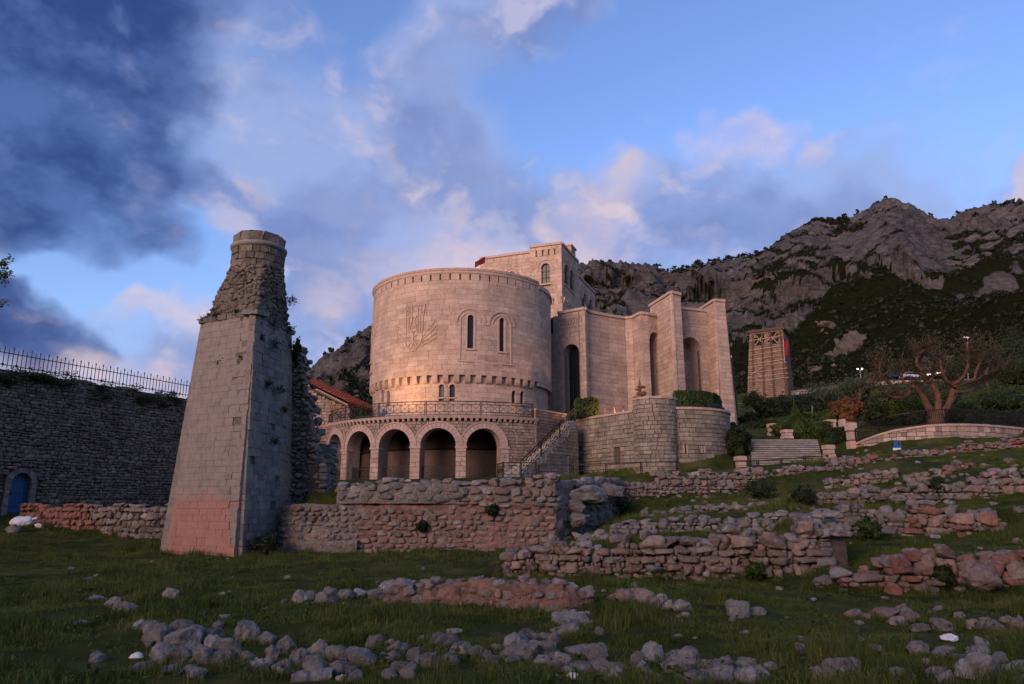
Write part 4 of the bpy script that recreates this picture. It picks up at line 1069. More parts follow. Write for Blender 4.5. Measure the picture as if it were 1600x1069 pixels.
b = MB(); prof = [(niche.u0, niche.z0)] + [(niche.uc - niche.r * math.cos(a), niche.zs + niche.r * math.sin(a)) for a in np.linspace(0, math.pi, 16)] + [(niche.u1, niche.z0)]
n = len(prof); vs = [rec.at(u, z, d) for d in (-.1, -1.7) for u, z in prof]; b.add(vs, [(i, i + 1, n + i + 1, n + i) for i in range(n - 1)]); b.build('niche_reveal', M['carved'], castle)
nb = Path([rec.at(0, 0, -1.7)[:2], rec.at(rec.L, 0, -1.7)[:2]]); masonry(CB, nb, 0, nb.L, ZP - .3, ZN - 1, .42, .95, (), thick=.2)
for k in range(2): ribbon(rec, [(.2, ZN - .75 - k * .7), (rec.L - .2, ZN - .75 - k * .7)], .08, -.02, .05, 'frieze_moulding', M['carved'])
for k in range(5): u = .5 + k * .55; ribbon(rec, [(u - .1, ZN - 1.25), (u + .1, ZN - .95)], .09, -.02, .05, 'frieze_carving', M['ashlar_core'])
for k in range(3): z = 13.2 - k * .32; ribbon(nb, [(.9, z), (1.25, z + .02)], .12, -.05, .06, 'wall_relief', M['rust'])
# side wall to the right, falling away with a grilled window
side = Path([(20.35, 64.9), (21.6, 68.5), (24.4, 77.0)])
stf = lambda u: 15.2 - 0.30 * u
mb = MB(); core_wall(mb, side, 0, side.L, ZP - .8, lambda u: stf(u) - .1, .35, [], d0=-.26); mb.build('side_wall_core', M['ashlar_core'], castle)
sw = Opening(5.2, 7.2, 10.0, 12.2, False)
masonry(CB, side, 0, side.L, ZP - .8, lambda u: stf(u) - .1, .42, .95, [sw], thick=.26)
window(side, sw, -.2, 'grilled_window'); gr = MB()
for k in range(5): u = sw.u0 + .2 + k * .4; gr.bar(side.at(u, sw.z0, -.05), side.at(u, sw.zs, -.05), .06)
for k in range(4): z = sw.z0 + .3 + k * .55; gr.bar(side.at(sw.u0, z, -.05), side.at(sw.u1, z, -.05), .06)
gr.build('window_grille', M['iron'], castle)
coping(side, 0, side.L, 0, n=8, zf=lambda u: stf(u) - .12, h=.2, inn=-.5)
# bulk of the building behind the wing
b = MB(); q = [(x, y, z) for z in (ZP - .5, ZW - .8) for x, y in ((3.6, 65.5), (13.5, 67.5), (13.5, 80), (0, 80))]; b.add(q, HEX); b.build('wing_body', M['ashlar_core'], castle)
b = MB(); q = [(x, y, z) for z in (ZP - .5, ZN - 1.2) for x, y in ((13.6, 67.6), (20.3, 69.2), (22, 80), (13.6, 80))]; b.add(q, HEX); b.build('wing_body', M['ashlar_core'], castle)
emit_pieces(CB, castle, 'ashlar_block', M['ashlar'], 'ashlar_courses')

# flag on the tower
def flag(name, base, top, w, h, yaw, label, drape=False, emblem=True):
    t = thing(name, base, label, 'flag'); b = MB(); b.tube([base, top], .035, 6); b.build('pole', M['lamp_body'], t)
    nx, nz = 10, 8; vs = []; ca, sa = math.cos(yaw), math.sin(yaw)
    def fp(s, q, off=0):
        wv = .10 * w * math.sin(s * 7 + q * 2) * s
        if drape: x = s * w * .55; z = top[2] - .1 - q * h - s * .15 * h; wv *= 2.2
        else: x = s * w; z = top[2] - .05 - q * h + s * .85 * h
        return (top[0] + x * ca - (wv + off) * sa, top[1] + x * sa + (wv + off) * ca, z)
    for i in range(nx + 1):
        for k in range(nz + 1): vs.append(fp(i / nx, k / nz))
    fs = [(i * (nz + 1) + k, (i + 1) * (nz + 1) + k, (i + 1) * (nz + 1) + k + 1, i * (nz + 1) + k + 1) for i in range(nx) for k in range(nz)]
    b = MB(); b.add(vs, fs); cl = b.build('cloth', M['red'], t, True)
    if emblem:
        E = [(.5, .2), (.44, .13), (.38, .17), (.42, .26), (.3, .24), (.2, .36), (.3, .38), (.24, .48), (.36, .46), (.34, .58), (.42, .58), (.4, .72), (.47, .7), (.5, .85), (.53, .7), (.6, .72), (.58, .58), (.66, .58), (.64, .46), (.76, .48), (.7, .38), (.8, .36), (.7, .24), (.58, .26), (.62, .17), (.56, .13)]
        for s in (-.012, .012):
            b = MB(); b.add([fp(.5, .45, s)] + [fp(x, y, s) for x, y in E], [(0, 1 + i, 1 + (i + 1) % len(E)) for i in range(len(E))]); b.build('eagle_emblem', M['black'], cl)
    return t
fb = W(741, 430, 60.0); ft = W(741.5, 409, 60.0); fb[2] = ZR - .85
flag('red_flag', fb, ft, .95, .55, math.radians(-10), 'small red flag with black eagle on top of the round tower')

# ------------------------------------------------------------------ iron railing
def railing(path, u0, u1, zf, parent, posts=(), h=1.05, sq=0.62, name='railing', every=None, panel=True, simple=False, pickets=True):
    """forged railing: posts, rails, a row of squares with crossed bars; one part per panel"""
    ps = sorted(set([u0, u1] + [p for p in posts if u0 < p < u1]))
    if every:
        n = max(1, round((u1 - u0) / every)); ps = [u0 + (u1 - u0) * k / n for k in range(n + 1)]
    for a in ps:
        b = MB()
        for s in (-.05, .05): b.bar(path.at(a + s, zf(a), 0), path.at(a + s, zf(a) + h + .06, 0), .055)
        b.build('railing_post', M['iron'], parent)
    for a, c in zip(ps[:-1], ps[1:]):
        b = MB(); a2, c2 = a + .06, c - .06; n = max(1, round((c2 - a2) / sq)); us = np.linspace(a2, c2, n + 1)
        lv = (.10, .28, .80, 1.0) if not simple else (.12, 1.0)
        for u, w in zip(us[:-1], us[1:]):
            for f in lv: b.bar(path.at(u, zf(u) + h * f, 0), path.at(w, zf(w) + h * f, 0), .04 if f < 1 else .055)
            if simple and not pickets:
                b.bar(path.at(u, zf(u) + h * .55, 0), path.at(w, zf(w) + h * .55, 0), .03)
            elif simple:
                for k in range(4): q = u + (w - u) * k / 4; b.bar(path.at(q, zf(q) + h * .12, 0), path.at(q, zf(q) + h, 0), .025)
            else:
                b.bar(path.at(u, zf(u) + h * .28, 0), path.at(u, zf(u) + h * .80, 0), .035)
                m = (u + w) / 2
                b.bar(path.at(u, zf(u) + h * .30, 0), path.at(w, zf(w) + h * .78, 0), .022); b.bar(path.at(u, zf(u) + h * .78, 0), path.at(w, zf(w) + h * .30, 0), .022)
                b.bar(path.at(m, zf(m) + h * .10, 0), path.at(m, zf(m) + h * .28, 0), .03); b.bar(path.at(m, zf(m) + h * .80, 0), path.at(m, zf(m) + h * 1.0, 0), .03)
        b.build('railing_panel', M['iron'], parent)

# ------------------------------------------------------------------ arcaded terrace below the round tower
TB = 3.4
terr = thing('arcaded_terrace', (DC[0], DC[1] - RT, TB), 'curved stone terrace on five round arches below the round tower', 'terrace')
B0, B1 = -96.0, 33.0
tp = arc_path(DC, RT, B0, B1, 90)
def u_t(px, py):
    d = direction(px, py); a = d[0] ** 2 + d[1] ** 2; bq = -2 * (d[0] * DC[0] + d[1] * DC[1]); c = DC[0] ** 2 + DC[1] ** 2 - RT * RT
    t = (-bq - math.sqrt(max(bq * bq - 4 * a * c, 0))) / (2 * a); h = d * t
    ang = math.degrees(math.atan2(h[0] - DC[0], -(h[1] - DC[1]))); return (ang - B0) / (B1 - B0) * tp.L
arches = []
for pa, pb in ((544, 576.5), (593.5, 637), (658, 709.5), (731, 780.5)):
    a, b_ = u_t(pa, 720), u_t(pb, 720); arches.append(Opening(a, b_, TB + .25, 0))
sp = arches[2].uc - arches[1].uc; wv = np.mean([o.u1 - o.u0 for o in arches])
print('arch widths', [round(o.u1 - o.u0, 2) for o in arches], 'gaps', [round(arches[i + 1].u0 - arches[i].u1, 2) for i in range(3)])
wv = 2.55; sp = (arches[3].uc - arches[1].uc) / 2
ucs = [arches[2].uc + k * sp for k in (-3, -2, -1, 0, 1)]
ZCROWN = 7.0
arches = [Opening(u - wv / 2, u + wv / 2, TB + .02, ZCROWN - wv / 2) for u in ucs]
ua0 = arches[0].u0 - .9; ua1 = arches[-1].u1 + .55
mb = MB(); core_wall(mb, tp, ua0, ua1, TB - .3, ZT - .35, 1.1, arches, d0=-.06)
mb.build('arcade_core', M['brickstone'], terr)
TBK = []
masonry(TBK, tp, 0, ua0, TB - .3, ZT - .35, .22, .36, (), thick=.16, joint=.03, proud=.02, jit=.01)
masonry(TBK, tp, ua1, tp.L, TB - .3, ZT - .35, .22, .36, (), thick=.16, joint=.03, proud=.02, jit=.01)
zimp = arches[0].zs
class Grow(Opening):
    def span(s, za, zb, grow=0.0):
        if zb > s.zs: return Opening.span(s, max(za, s.zs), zb, .42)
        return s.u0 - .02, s.u1 + .02
gro = [Grow(o.u0, o.u1, o.z0 - 1, o.zs) for o in arches]
masonry(TBK, tp, ua0, ua1, zimp, ZT - .35, .22, .36, gro, thick=.10, joint=.03, proud=.02, jit=.01)
for _a, _b in ((0, ua0), (ua1, tp.L)): mb = MB(); core_wall(mb, tp, _a, _b, TB - .3, ZT - .35, .4, (), d0=-.12); mb.build('terrace_core', M['mortar'], terr)
emit_pieces(TBK, terr, 'squared_stone', M['brickstone'], 'squared_stone_facing')
PB = []
edges = [ua0 + .45] + [x for o in arches for x in (o.u0, o.u1)] + [ua1]
for i in range(0, len(edges), 2):
    masonry(PB, tp, edges[i], edges[i + 1], TB - .1, zimp - .14, .34, .62, (), thick=.1, d=.02, joint=.02)
    b = MB(); q = [tp.at(u, z, d) for z in (zimp - .14, zimp + .02) for u, d in ((edges[i] - .05, -.5), (edges[i + 1] + .05, -.5), (edges[i + 1] + .05, .08), (edges[i] - .05, .08))]; b.add(q, HEX); b.build('impost', M['carved'], terr)
    b = MB(); q = [tp.at(u, z, d) for z in (TB - .3, TB + .02) for u, d in ((edges[i] - .10, -.5), (edges[i + 1] + .10, -.5), (edges[i + 1] + .10, .14), (edges[i] - .10, .14))]; b.add(q, HEX); b.build('pillar_base', M['carved'], terr)
emit_pieces(PB, terr, 'pillar_block', M['ashlar'], 'pillar_blocks')
for o in arches:
    vl = []; voussoirs(vl, tp, o, .40, .04, .4, 15, key=True)
    for q, f in vl: bb = MB(); bb.add(q, f, random.random()); bb.build('arch_stone', M['carved'], terr)
    ribbon(tp, arch_pts(o.uc, o.r + .44, o.zs, o.zs, 21, False, False), .09, -.05, .09, 'arch_moulding', M['carved'], terr)
# ledge with its small brackets
nl = 64
for k in range(nl):
    a = tp.L * k / nl; c = tp.L * (k + 1) / nl - .02; q = [tp.at(u, z, d) for z, o in ((ZT - .16, .20), (ZT + .02, .26)) for u, d in ((a, -.7), (c, -.7), (c, o), (a, o))]
    b = MB(); b.add(q, HEX, random.random()); b.build('ledge_stone', M['carved'], terr)
    u = (a + c) / 2; q = [tp.at(u + s * (.09), z, d) for z, o in ((ZT - .36, .10), (ZT - .16, .20)) for s, d in ((-1, -.2), (1, -.2), (1, o), (-1, o))]
    b = MB(); b.add(q, HEX, random.random()); b.build('bracket', M['carved'], terr)
# floor, vault ceiling, inner wall
fl = MB(); ri = arc_path(DC, RL - .3, B0, B1, 60)
for z, nm in ((ZT - .10, 'terrace_floor'),):
    o1 = [tp.at(u, z, -.6) for u in np.linspace(0, tp.L, 60)]; i1 = [ri.at(u, z) for u in np.linspace(0, ri.L, 60)]
    q = o1 + i1; zb = [p - np.array([0, 0, .35]) for p in q]; n = 60
    fl.add(q + zb, [(i, i + 1, n + i + 1, n + i) for i in range(n - 1)] + [(2 * n + i, 3 * n + i, 3 * n + i + 1, 2 * n + i + 1) for i in range(n - 1)])
    fl.build(nm, M['paving'], terr)
inner = arc_path(DC, RL + .9, B0, B1, 60); b = MB(); core_wall(b, inner, 0, inner.L, TB - .4, ZT - .4, .3); b.build('inner_wall', M['plaster_in'], terr); b = MB(); core_wall(b, inner, 0, inner.L, 5.8, ZT - .42, .1, d0=.03); b.build('smoke_blackened_wall', M.setdefault('sooty', stone_mat('sooty_plaster', [(.035, .028, .023)], 1.5, .3, .4)), terr)  # inner wall, with a darker brown plaster above the dado
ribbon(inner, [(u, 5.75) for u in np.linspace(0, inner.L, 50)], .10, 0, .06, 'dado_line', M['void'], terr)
b = MB(); o1 = [tp.at(u, TB - .05, .35) for u in np.linspace(0, tp.L, 60)]; i1 = [inner.at(u, TB - .05) for u in np.linspace(0, inner.L, 60)]
b.add(o1 + i1, [(i, i + 1, 60 + i + 1, 60 + i) for i in range(59)]); b.build('arcade_floor', M['paving'], terr)
# railings on the ledge and in the arches
pxs = (537, 590, 664, 752, 833.5)
tr_ = arc_path(DC, RT - .12, B0, B1, 90)
railing(tr_, tr_.L * .12, u_t(833.5, 650) * tr_.L / tp.L, lambda u: ZT + .02, terr, posts=[u_t(p, 650) * tr_.L / tp.L for p in pxs[:-1]] + [tr_.L * .3])
inr = arc_path(DC, RT - .55, B0, B1, 90)
for o in arches[:4]:
    railing(inr, o.u0 * inr.L / tp.L + .05, o.u1 * inr.L / tp.L - .05, lambda u: TB, terr, h=.95, sq=.5)

# reddish wall that joins the terrace to the stair
jw = thing('stair_wall', (3, 53.7, TB), 'reddish small-stone wall between the terrace and the stair railing', 'wall')
jp = Path([(1.72, 52.15), (4.35, 55.5)])
jt = lambda u: 8.5
JB = []
masonry(JB, jp, 0, jp.L, TB - .3, jt, .22, .38, (), thick=.16, joint=.03, proud=.02, jit=.01, matf=lambda u, z: M['redstone'] if u < 3.1 and random.random() < .8 else M['brickstone'])
emit_pieces(JB, jw, 'squared_stone', M['redstone'], 'squared_stone_facing')
b = MB(); core_wall(b, jp, 0, jp.L, TB - .3, 8.45, .5, (), d0=-.12); b.build('wall_core', M['mortar'], jw)
coping(jp, 0, jp.L, 8.5, h=.12, out=.08, inn=-.6, n=5, parent=jw)

# staircase with railing
st = thing('stone_staircase', (2.5, 52, TB), 'stone staircase with black iron railing climbing to the portal', 'staircase')
sp_ = Path([(0.55, 49.4), (5.0, 54.6)]); ns = 24; run = sp_.L / ns; rise = (8.0 - TB) / ns
for k in range(ns):
    q = [sp_.at(min(u, sp_.L), z, d) for z in (TB - .1, TB + (k + 1) * rise) for u, d in ((k * run, -1.9), ((k + 1) * run, -1.9), ((k + 1) * run, 0), (k * run, 0))]
    b = MB(); b.add(q, HEX, random.random()); b.build('step', M['step'], st)
SB = []
masonry(SB, sp_, .4, sp_.L, TB - .4, lambda u: TB + (u / sp_.L) * (8.0 - TB) - .25, .26, .45, [Opening(4.9, 5.5, TB - .4, TB + 1.7, False)], thick=.1, d=.09, joint=.025)
emit_pieces(SB, st, 'squared_stone', M['bastion'], 'squared_stone_facing')
railing(sp_, .1, sp_.L, lambda u: TB + (u / sp_.L) * (8.0 - TB) + .1, st, every=2.2, sq=.55)
# lower landing railing
lr = thing('landing_railing', (0.2, 47.5, TB), 'black iron railing with crossed bars at the foot of the staircase', 'railing')
lp = Path([(-1.0, 49.6), (-0.6, 47.6), (1.6, 47.4)]); railing(lp, 0, lp.L, lambda u: TB - .05, lr, posts=[lp.s[1]], sq=.5)
lr2 = thing('path_railing', (4.5, 46, 3.4), 'low iron railing with plain bars along the foot of the bastion', 'railing')
lp = Path([(1.7, 47.4), (4.2, 47.3), (7.2, 46.2), (10.5, 45.8)]); railing(lp, 0, lp.L, lambda u: 3.3 + .02 * u, lr2, every=2.4, h=.9, simple=True, pickets=False)
b = MB(); q = [(x, y, z) for z in (2.7, 3.36) for x, y in ((-14, 50.5), (9, 45.5), (9, 52), (-10, 57))]
b.add(q, HEX); tag(b.build('lower_terrace_paving', M['paving']), kind='structure')

# ------------------------------------------------------------------ bastion
bas = thing('round_bastion', (10, 51, 3.3), 'rounded bastion wall of squared grey-brown stone with pale coping', 'bastion')
bz = 3.0
pL = Path([(5.15, 56.6), (8.75, 51.1)])
bc = (11.35, 51.5)
def arc3(c, R, a0, a1, n): return [(c[0] + R * math.sin(math.radians(a)), c[1] - R * math.cos(math.radians(a))) for a in np.linspace(a0, a1, n)]
pM = Path(arc3((10.2, 50.9), 1.6, -80, 100, 34))
pR = Path(arc3((12.0, 54.8), 4.6, -12, 84, 46))
RB = []
slB = [Opening(pR.u_px(1070.5, 6) - .07, pR.u_px(1070.5, 6) + .07, zat(pR, pR.u_px(1070.5, 6), 708), zat(pR, pR.u_px(1070.5, 6), 696), False)]
slB.append(Opening(pR.u_px(1098, 6) - .07, pR.u_px(1098, 6) + .07, zat(pR, pR.u_px(1098, 6), 708), zat(pR, pR.u_px(1098, 6), 697), False))
dl = pL.u_px(964, 5); slL = [Opening(dl - .35, dl + .35, zat(pL, dl, 722), zat(pL, dl, 709), True)]
for p, zt, ops in ((pL, 8.2, slL), (pM, 8.95, []), (pR, 8.3, slB)):
    masonry(RB, p, 0, p.L, bz, zt, .30, .48, ops, thick=.18, joint=.03, proud=.02, jit=.012)
    b = MB(); core_wall(b, p, 0, p.L, bz, zt - .02, .5, (), d0=-.14); b.build('bastion_core', M['mortar_dark'], bas)
    coping(p, 0, p.L, zt, h=.16, out=.10, inn=-.55, parent=bas, n=max(4, int(p.L / .8)))
emit_pieces(RB, bas, 'squared_stone', M['bastion'], 'squared_stone_facing')
b = MB(); pts = [pL.at(u, 7.95, -.3) for u in np.linspace(0, pL.L, 4)] + [pM.at(u, 7.95, -.3) for u in np.linspace(pM.L * .2, pM.L, 12)] + [pR.at(u, 7.95, -.3) for u in np.linspace(0.6, pR.L, 20)] + [(18, 62, 7.95), (5.4, 62, 7.95)]
b.add(pts, [tuple(range(len(pts)))]); b.build('bastion_fill', M['paving'], bas)
for o, p in ((slB[0], pR), (slB[1], pR)):
    ribbon(p, [(o.u0 - .05, o.z0), (o.u0 - .05, o.zs)], .1, -.1, .05, 'slit_frame', M['carved'], bas); ribbon(p, [(o.u1 + .05, o.z0), (o.u1 + .05, o.zs)], .1, -.1, .05, 'slit_frame', M['carved'], bas)

# ------------------------------------------------------------------ field stones: shared shapes
def rock_shape(V, boxy, cuts, rough, seed):
    r = np.random.default_rng(seed); P = V.copy()
    P = np.sign(P) * np.abs(P) ** boxy
    for _ in range(cuts):
        n = r.normal(size=3); n /= np.linalg.norm(n); o = r.uniform(.66, .98)
        s = P @ n - o; P = P - np.outer(np.maximum(s, 0), n) * r.uniform(.8, 1.0)
    if rough:
        off = r.uniform(0, 50, 3); Q = P * 1.3 + off
        P = P * (1 + rough * fbm3(Q[:, 0], Q[:, 1], Q[:, 2], 2)[:, None])
        if len(P) > 100: Q = P * 3.8 + off; P = P * (1 + rough * .5 * fbm3(Q[:, 0], Q[:, 1], Q[:, 2], 3)[:, None])
        if len(P) > 800: Q = P * 12 + off; P = P * (1 + rough * .22 * fbm3(Q[:, 0], Q[:, 1], Q[:, 2], 3, .6)[:, None])
    P -= (P.max(0) + P.min(0)) / 2; P /= (P.max(0) - P.min(0)) / 2
    return P
PROTO = {'near': [rock_shape(ICO3, .62, 16, .26, s) for s in range(14)], 'wall': [rock_shape(ICOW, .46, 10, .17, 40 + s) for s in range(14)], 'far': [rock_shape(ICO1, .52, 4, .16, 80 + s) for s in range(8)]}
PF = {'near': ICO3F, 'wall': ICOWF, 'far': ICO1F}
_pm = {}
def proto_mesh(kind, k, m):
    key = (kind, k, m.name)
    if key not in _pm:
        me = np_mesh('stone', PROTO[kind][k], PF[kind], False); me.materials.append(m); _pm[key] = me
    return _pm[key]
def stone_obj(c, size, yaw, m, parent=None, kind='near', name='stone', tilt=.12):
    k = random.randrange(len(PROTO[kind])); o = bpy.data.objects.new(name, proto_mesh(kind, k, m)); link(o, parent)
    R = Matrix.Rotation(yaw, 4, 'Z') @ Matrix.Rotation(random.gauss(0, tilt), 4, 'X') @ Matrix.Rotation(random.gauss(0, tilt), 4, 'Y')
    if random.random() < .5: R = R @ Matrix.Rotation(math.pi, 4, 'Z')
    o.matrix_basis = Matrix.Translation(Vector(c)) @ R @ Matrix.Diagonal((size[0] / 2, size[1] / 2, size[2] / 2, 1)); return o
def rubble(parent, path, u0, u1, zb, zt, sw, sh, depth=.3, d=0.0, mats=('rubble_grey',), kind='wall', limit=300, ops=(), matf=None, fill=1.06, name='stone', irregular=.35, stuff_name='small_stones', tilt=.07):
    """lay uneven field stones in rough courses over a wall face"""
    zbf = zb if callable(zb) else (lambda u: zb); ztf = zt if callable(zt) else (lambda u: zt)
    lo = min(zbf(u) for u in np.linspace(u0, u1, 20)); hi = max(ztf(u) for u in np.linspace(u0, u1, 40)); L = []
    z = lo
    while z < hi:
        h = sh * random.uniform(1 - irregular, 1 + irregular); u = u0 - random.uniform(0, sw * .5)
        while u < u1:
            w = sw * random.uniform(1 - irregular * 1.2, 1 + irregular * 1.5)
            uc = u + w / 2; zc = z + h / 2 + random.uniform(-.14, .14) * h + .10 * sh * math.sin(uc * 1.9)
            if u0 - .05 <= uc <= u1 + .05 and zbf(uc) - h * .4 <= zc <= ztf(uc) - h * .25:
                bad = False
                for o in ops:
                    s_ = o.span(zc - h * .3, zc + h * .3, .05)
                    if s_ and s_[0] - w * .35 < uc < s_[1] + w * .35: bad = True
                if not bad:
                    hh = h * random.uniform(.85, 1.2); ww = w * random.uniform(.9, 1.08)
                    L.append((ww * hh, uc, zc, ww * fill, hh * fill))
            u += w
        z += h * .96
    def key(q):
        p = path.at(q[1], q[2]); x, y = PIX(p); vis = 1 if (-20 < x < 1620 and 0 < y < 1090) else 0
        return -(vis * q[0] / (p[1] ** 2 + .1))
    L.sort(key=key); rest = {}
    for i, (a, uc, zc, w, h) in enumerate(L):
        n = path.nrm(uc); yaw = math.atan2(n[0], -n[1]); c = path.at(uc, zc, d - depth * .5 + random.uniform(-.15, .18) * depth * .6)
        m = M[matf(uc, zc)] if matf else M[random.choice(mats)]
        if i < limit: stone_obj(c, (w, depth * random.uniform(.8, 1.15), h), yaw, m, parent, kind, name, tilt)
        else:
            mb = rest.setdefault(m.name, (m, [], [], [])); V = PROTO['far'][random.randrange(8)] * np.array([w / 2, depth / 2, h / 2])
            ca, sa = math.cos(yaw), math.sin(yaw); V = np.stack([V[:, 0] * ca - V[:, 1] * sa, V[:, 0] * sa + V[:, 1] * ca, V[:, 2]], 1) + c
            mb[2].append(ICO1F + len(ICO1) * len(mb[1])); mb[1].append(V); mb[3].append(np.full(len(V), random.random()))
    for m, Vs, Fs, Ts in rest.values():
        tag(mesh_obj(stuff_name, np.concatenate(Vs), np.concatenate(Fs), m, parent, True, np.concatenate(Ts)), kind='stuff')
def rough_face(parent, path, u0, u1, zb, zt, m, d=0.0, amp=.06, step=.10, thick=.4, name='mortar_face', freq=1.6, ragged=.15):
    """weathered mortar surface: displaced sheet closed with a back and top"""
    zbf = zb if callable(zb) else (lambda u: zb); ztf = zt if callable(zt) else (lambda u: zt)
    us = np.linspace(u0, u1, max(3, int((u1 - u0) / step))); nz = max(3, int((max(ztf(u) for u in us) - min(zbf(u) for u in us)) / step))
    V = []; rows = nz + 3
    for u in us:
        b_, t_ = zbf(u), ztf(u) + ragged * float(fbm2(np.array([u * 1.3]), np.array([3.3]), 3)[0])
        col = [(b_ + (t_ - b_) * k / nz, 0) for k in range(nz + 1)] + [(t_ + .02, -thick * .5), (t_ - .02, -thick)]
        for z, dd in col: V.append(path.at(u, z, d + dd))
    V = np.array(V); n = np.array([path.nrm(u) for u in us]); nn = np.repeat(n, rows, 0)
    f = fbm3(V[:, 0] * freq, V[:, 1] * freq, V[:, 2] * freq * 1.3, 5, .6)
    V = V + nn * (f * amp * 2)[:, None]; V[:, 2] += f * amp
    idx = np.arange(len(V)).reshape(len(us), rows)
    Fq = np.stack([idx[:-1, :-1], idx[1:, :-1], idx[1:, 1:], idx[:-1, 1:]], -1).reshape(-1, 4)
    return mesh_obj(name, V, Fq, m, parent, True)
def zpx(path, u, py): return zat(path, u, py)

# ------------------------------------------------------------------ left curtain wall with its blue door and iron fence
lw = thing('curtain_wall', (-24.5, 41.8, 1.0), 'tall dark rubble curtain wall at the left with an arched doorway', 'wall')
lwp = Path([(-31.0, 27.9), (-26.9, 36.7), (-19.6, 52.4)])
ZLW = 8.75
da = lwp.u_px(14, 2.3); db = lwp.u_px(47, 2.3); dzb = zat(lwp, (da + db) / 2, 800); dzt = zat(lwp, (da + db) / 2, 739)
door = Opening(da, db, dzb, dzt - (db - da) / 2)
doorG = Opening(da - .22, db + .22, dzb - 1.0, door.zs)
mb = MB(); core_wall(mb, lwp, 0, lwp.L, 0.0, ZLW - .1, .9, [door], d0=-.10); mb.build('wall_core', M['mortar_dark'], lw)
rubble(lw, lwp, 6.0, lwp.L, lambda u: .6, lambda u: ZLW + .12 * math.sin(u * 2.3), .30, .18, .24, .04, ('rubble_dark',), 'far', 300, [doorG], irregular=.5, tilt=.12)
vl = []; voussoirs(vl, lwp, door, .26, .10, .5, 9)
for q, f in vl: bb = MB(); bb.add(q, f, random.random()); bb.build('arch_stone', M['rubble_grey'], lw)
for s, u in ((-1, door.u0 - .13), (1, door.u1 + .13)):
    z = dzb - .3
    while z < door.zs - .05:
        h = min(random.uniform(.3, .5), door.zs - z); b = MB(); q = [lwp.at(u + x, zz, d) for zz in (z, z + h - .02) for x, d in ((-.13, -.4), (.13, -.4), (.13, .09), (-.13, .09))]; b.add(q, HEX, random.random()); b.build('jamb_stone', M['rubble_grey'], lw); z += h
b = MB(); q = [lwp.at(u, z, d) for d in (-.36, -.33) for u, z in ((door.u0 - .05, dzb - .05), (door.u1 + .05, dzb - .05), (door.u1 + .05, door.zs + door.r * .3), (door.uc, door.zs + door.r), (door.u0 - .05, door.zs + door.r * .3))]
b.add(q, [tuple(range(5)), tuple(range(5, 10))[::-1]]); dd = b.build('door', M['bluewood'], lw); dd['label'] = 'blue planked door in the arched doorway'
npk = 6
for k in range(npk):
    a = door.u0 + (door.u1 - door.u0) * k / npk + .006; c = door.u0 + (door.u1 - door.u0) * (k + 1) / npk - .006
    ta = door.zs + math.sqrt(max(door.r ** 2 - (a - door.uc) ** 2, 0)); tc_ = door.zs + math.sqrt(max(door.r ** 2 - (c - door.uc) ** 2, 0))
    b = MB(); q = [lwp.at(a, dzb, -.34), lwp.at(c, dzb, -.34), lwp.at(c, dzb, -.28), lwp.at(a, dzb, -.28), lwp.at(a, ta, -.34), lwp.at(c, tc_, -.34), lwp.at(c, tc_, -.28), lwp.at(a, ta, -.28)]
    b.add(q, HEX, random.random()); b.build('plank', M['bluewood'], dd)
for z in (dzb + .35, dzb + 1.05): b = MB(); b.bar(lwp.at(door.u0, z, -.26), lwp.at(door.u1, z, -.26), .04, .12); b.build('door_rail', M['bluewood'], dd)
b = MB(); b.box(lwp.at(door.u0 + .2, dzb + .95, -.23), .08, .08, .14); b.build('handle', M['iron'], dd)
fn = thing('iron_fence', lwp.at(12, ZLW), 'spiked iron fence along the top of the dark curtain wall', 'fence')
fu0, fu1 = lwp.u_px(-60, ZLW), lwp.u_px(300, ZLW)
fz = lambda u: ZLW + .05
nb_ = int((fu1 - fu0) / .235)
for k in range(nb_ + 1):
    u = fu0 + (fu1 - fu0) * k / nb_; b = MB(); tall = 1.02 if k % 2 else .92
    b.bar(lwp.at(u, fz(u), -.35), lwp.at(u, fz(u) + tall, -.35), .032); b.bar(lwp.at(u, fz(u) + tall, -.35), lwp.at(u, fz(u) + tall + .12, -.35), .05 if k % 2 else .02)
    if k % 3 == 0: b.bar(lwp.at(u - .05, fz(u) + .2, -.35), lwp.at(u + .05, fz(u) + .2, -.35), .07)
    b.build('picket', M['iron'], fn)
for f in (.15, .80):
    b = MB(); us = np.linspace(fu0, fu1, 12)
    for a, c in zip(us[:-1], us[1:]): b.bar(lwp.at(a, fz(a) + f, -.35), lwp.at(c, fz(c) + f, -.35), .04)
    b.build('rail', M['iron'], fn)
# low reddish wall in front
rw = thing('low_red_wall', (-19.5, 33.2, .4), 'low reddish rubble wall running from the blue door to the pier', 'wall')
rwp = Path([(-23.9, 35.6), (-13.6, 29.6)])
rzt = lambda u: 1.70 + .06 * math.sin(u * 1.7)
mb = MB(); core_wall(mb, rwp, 0, rwp.L, -.3, lambda u: rzt(u) - .12, .55, (), d0=-.14); mb.build('wall_core', M['mortar_dark'], rw)
rubble(rw, rwp, 0, rwp.L, lambda u: .75 - .06 * u, rzt, .36, .25, .34, .05, ('rubble_red',), 'wall', 300, matf=lambda u, z: 'rubble_red' if u + random.uniform(-1, 1) < 6.2 else ('rubble_dark' if random.random() < .5 else 'rubble_grey'))

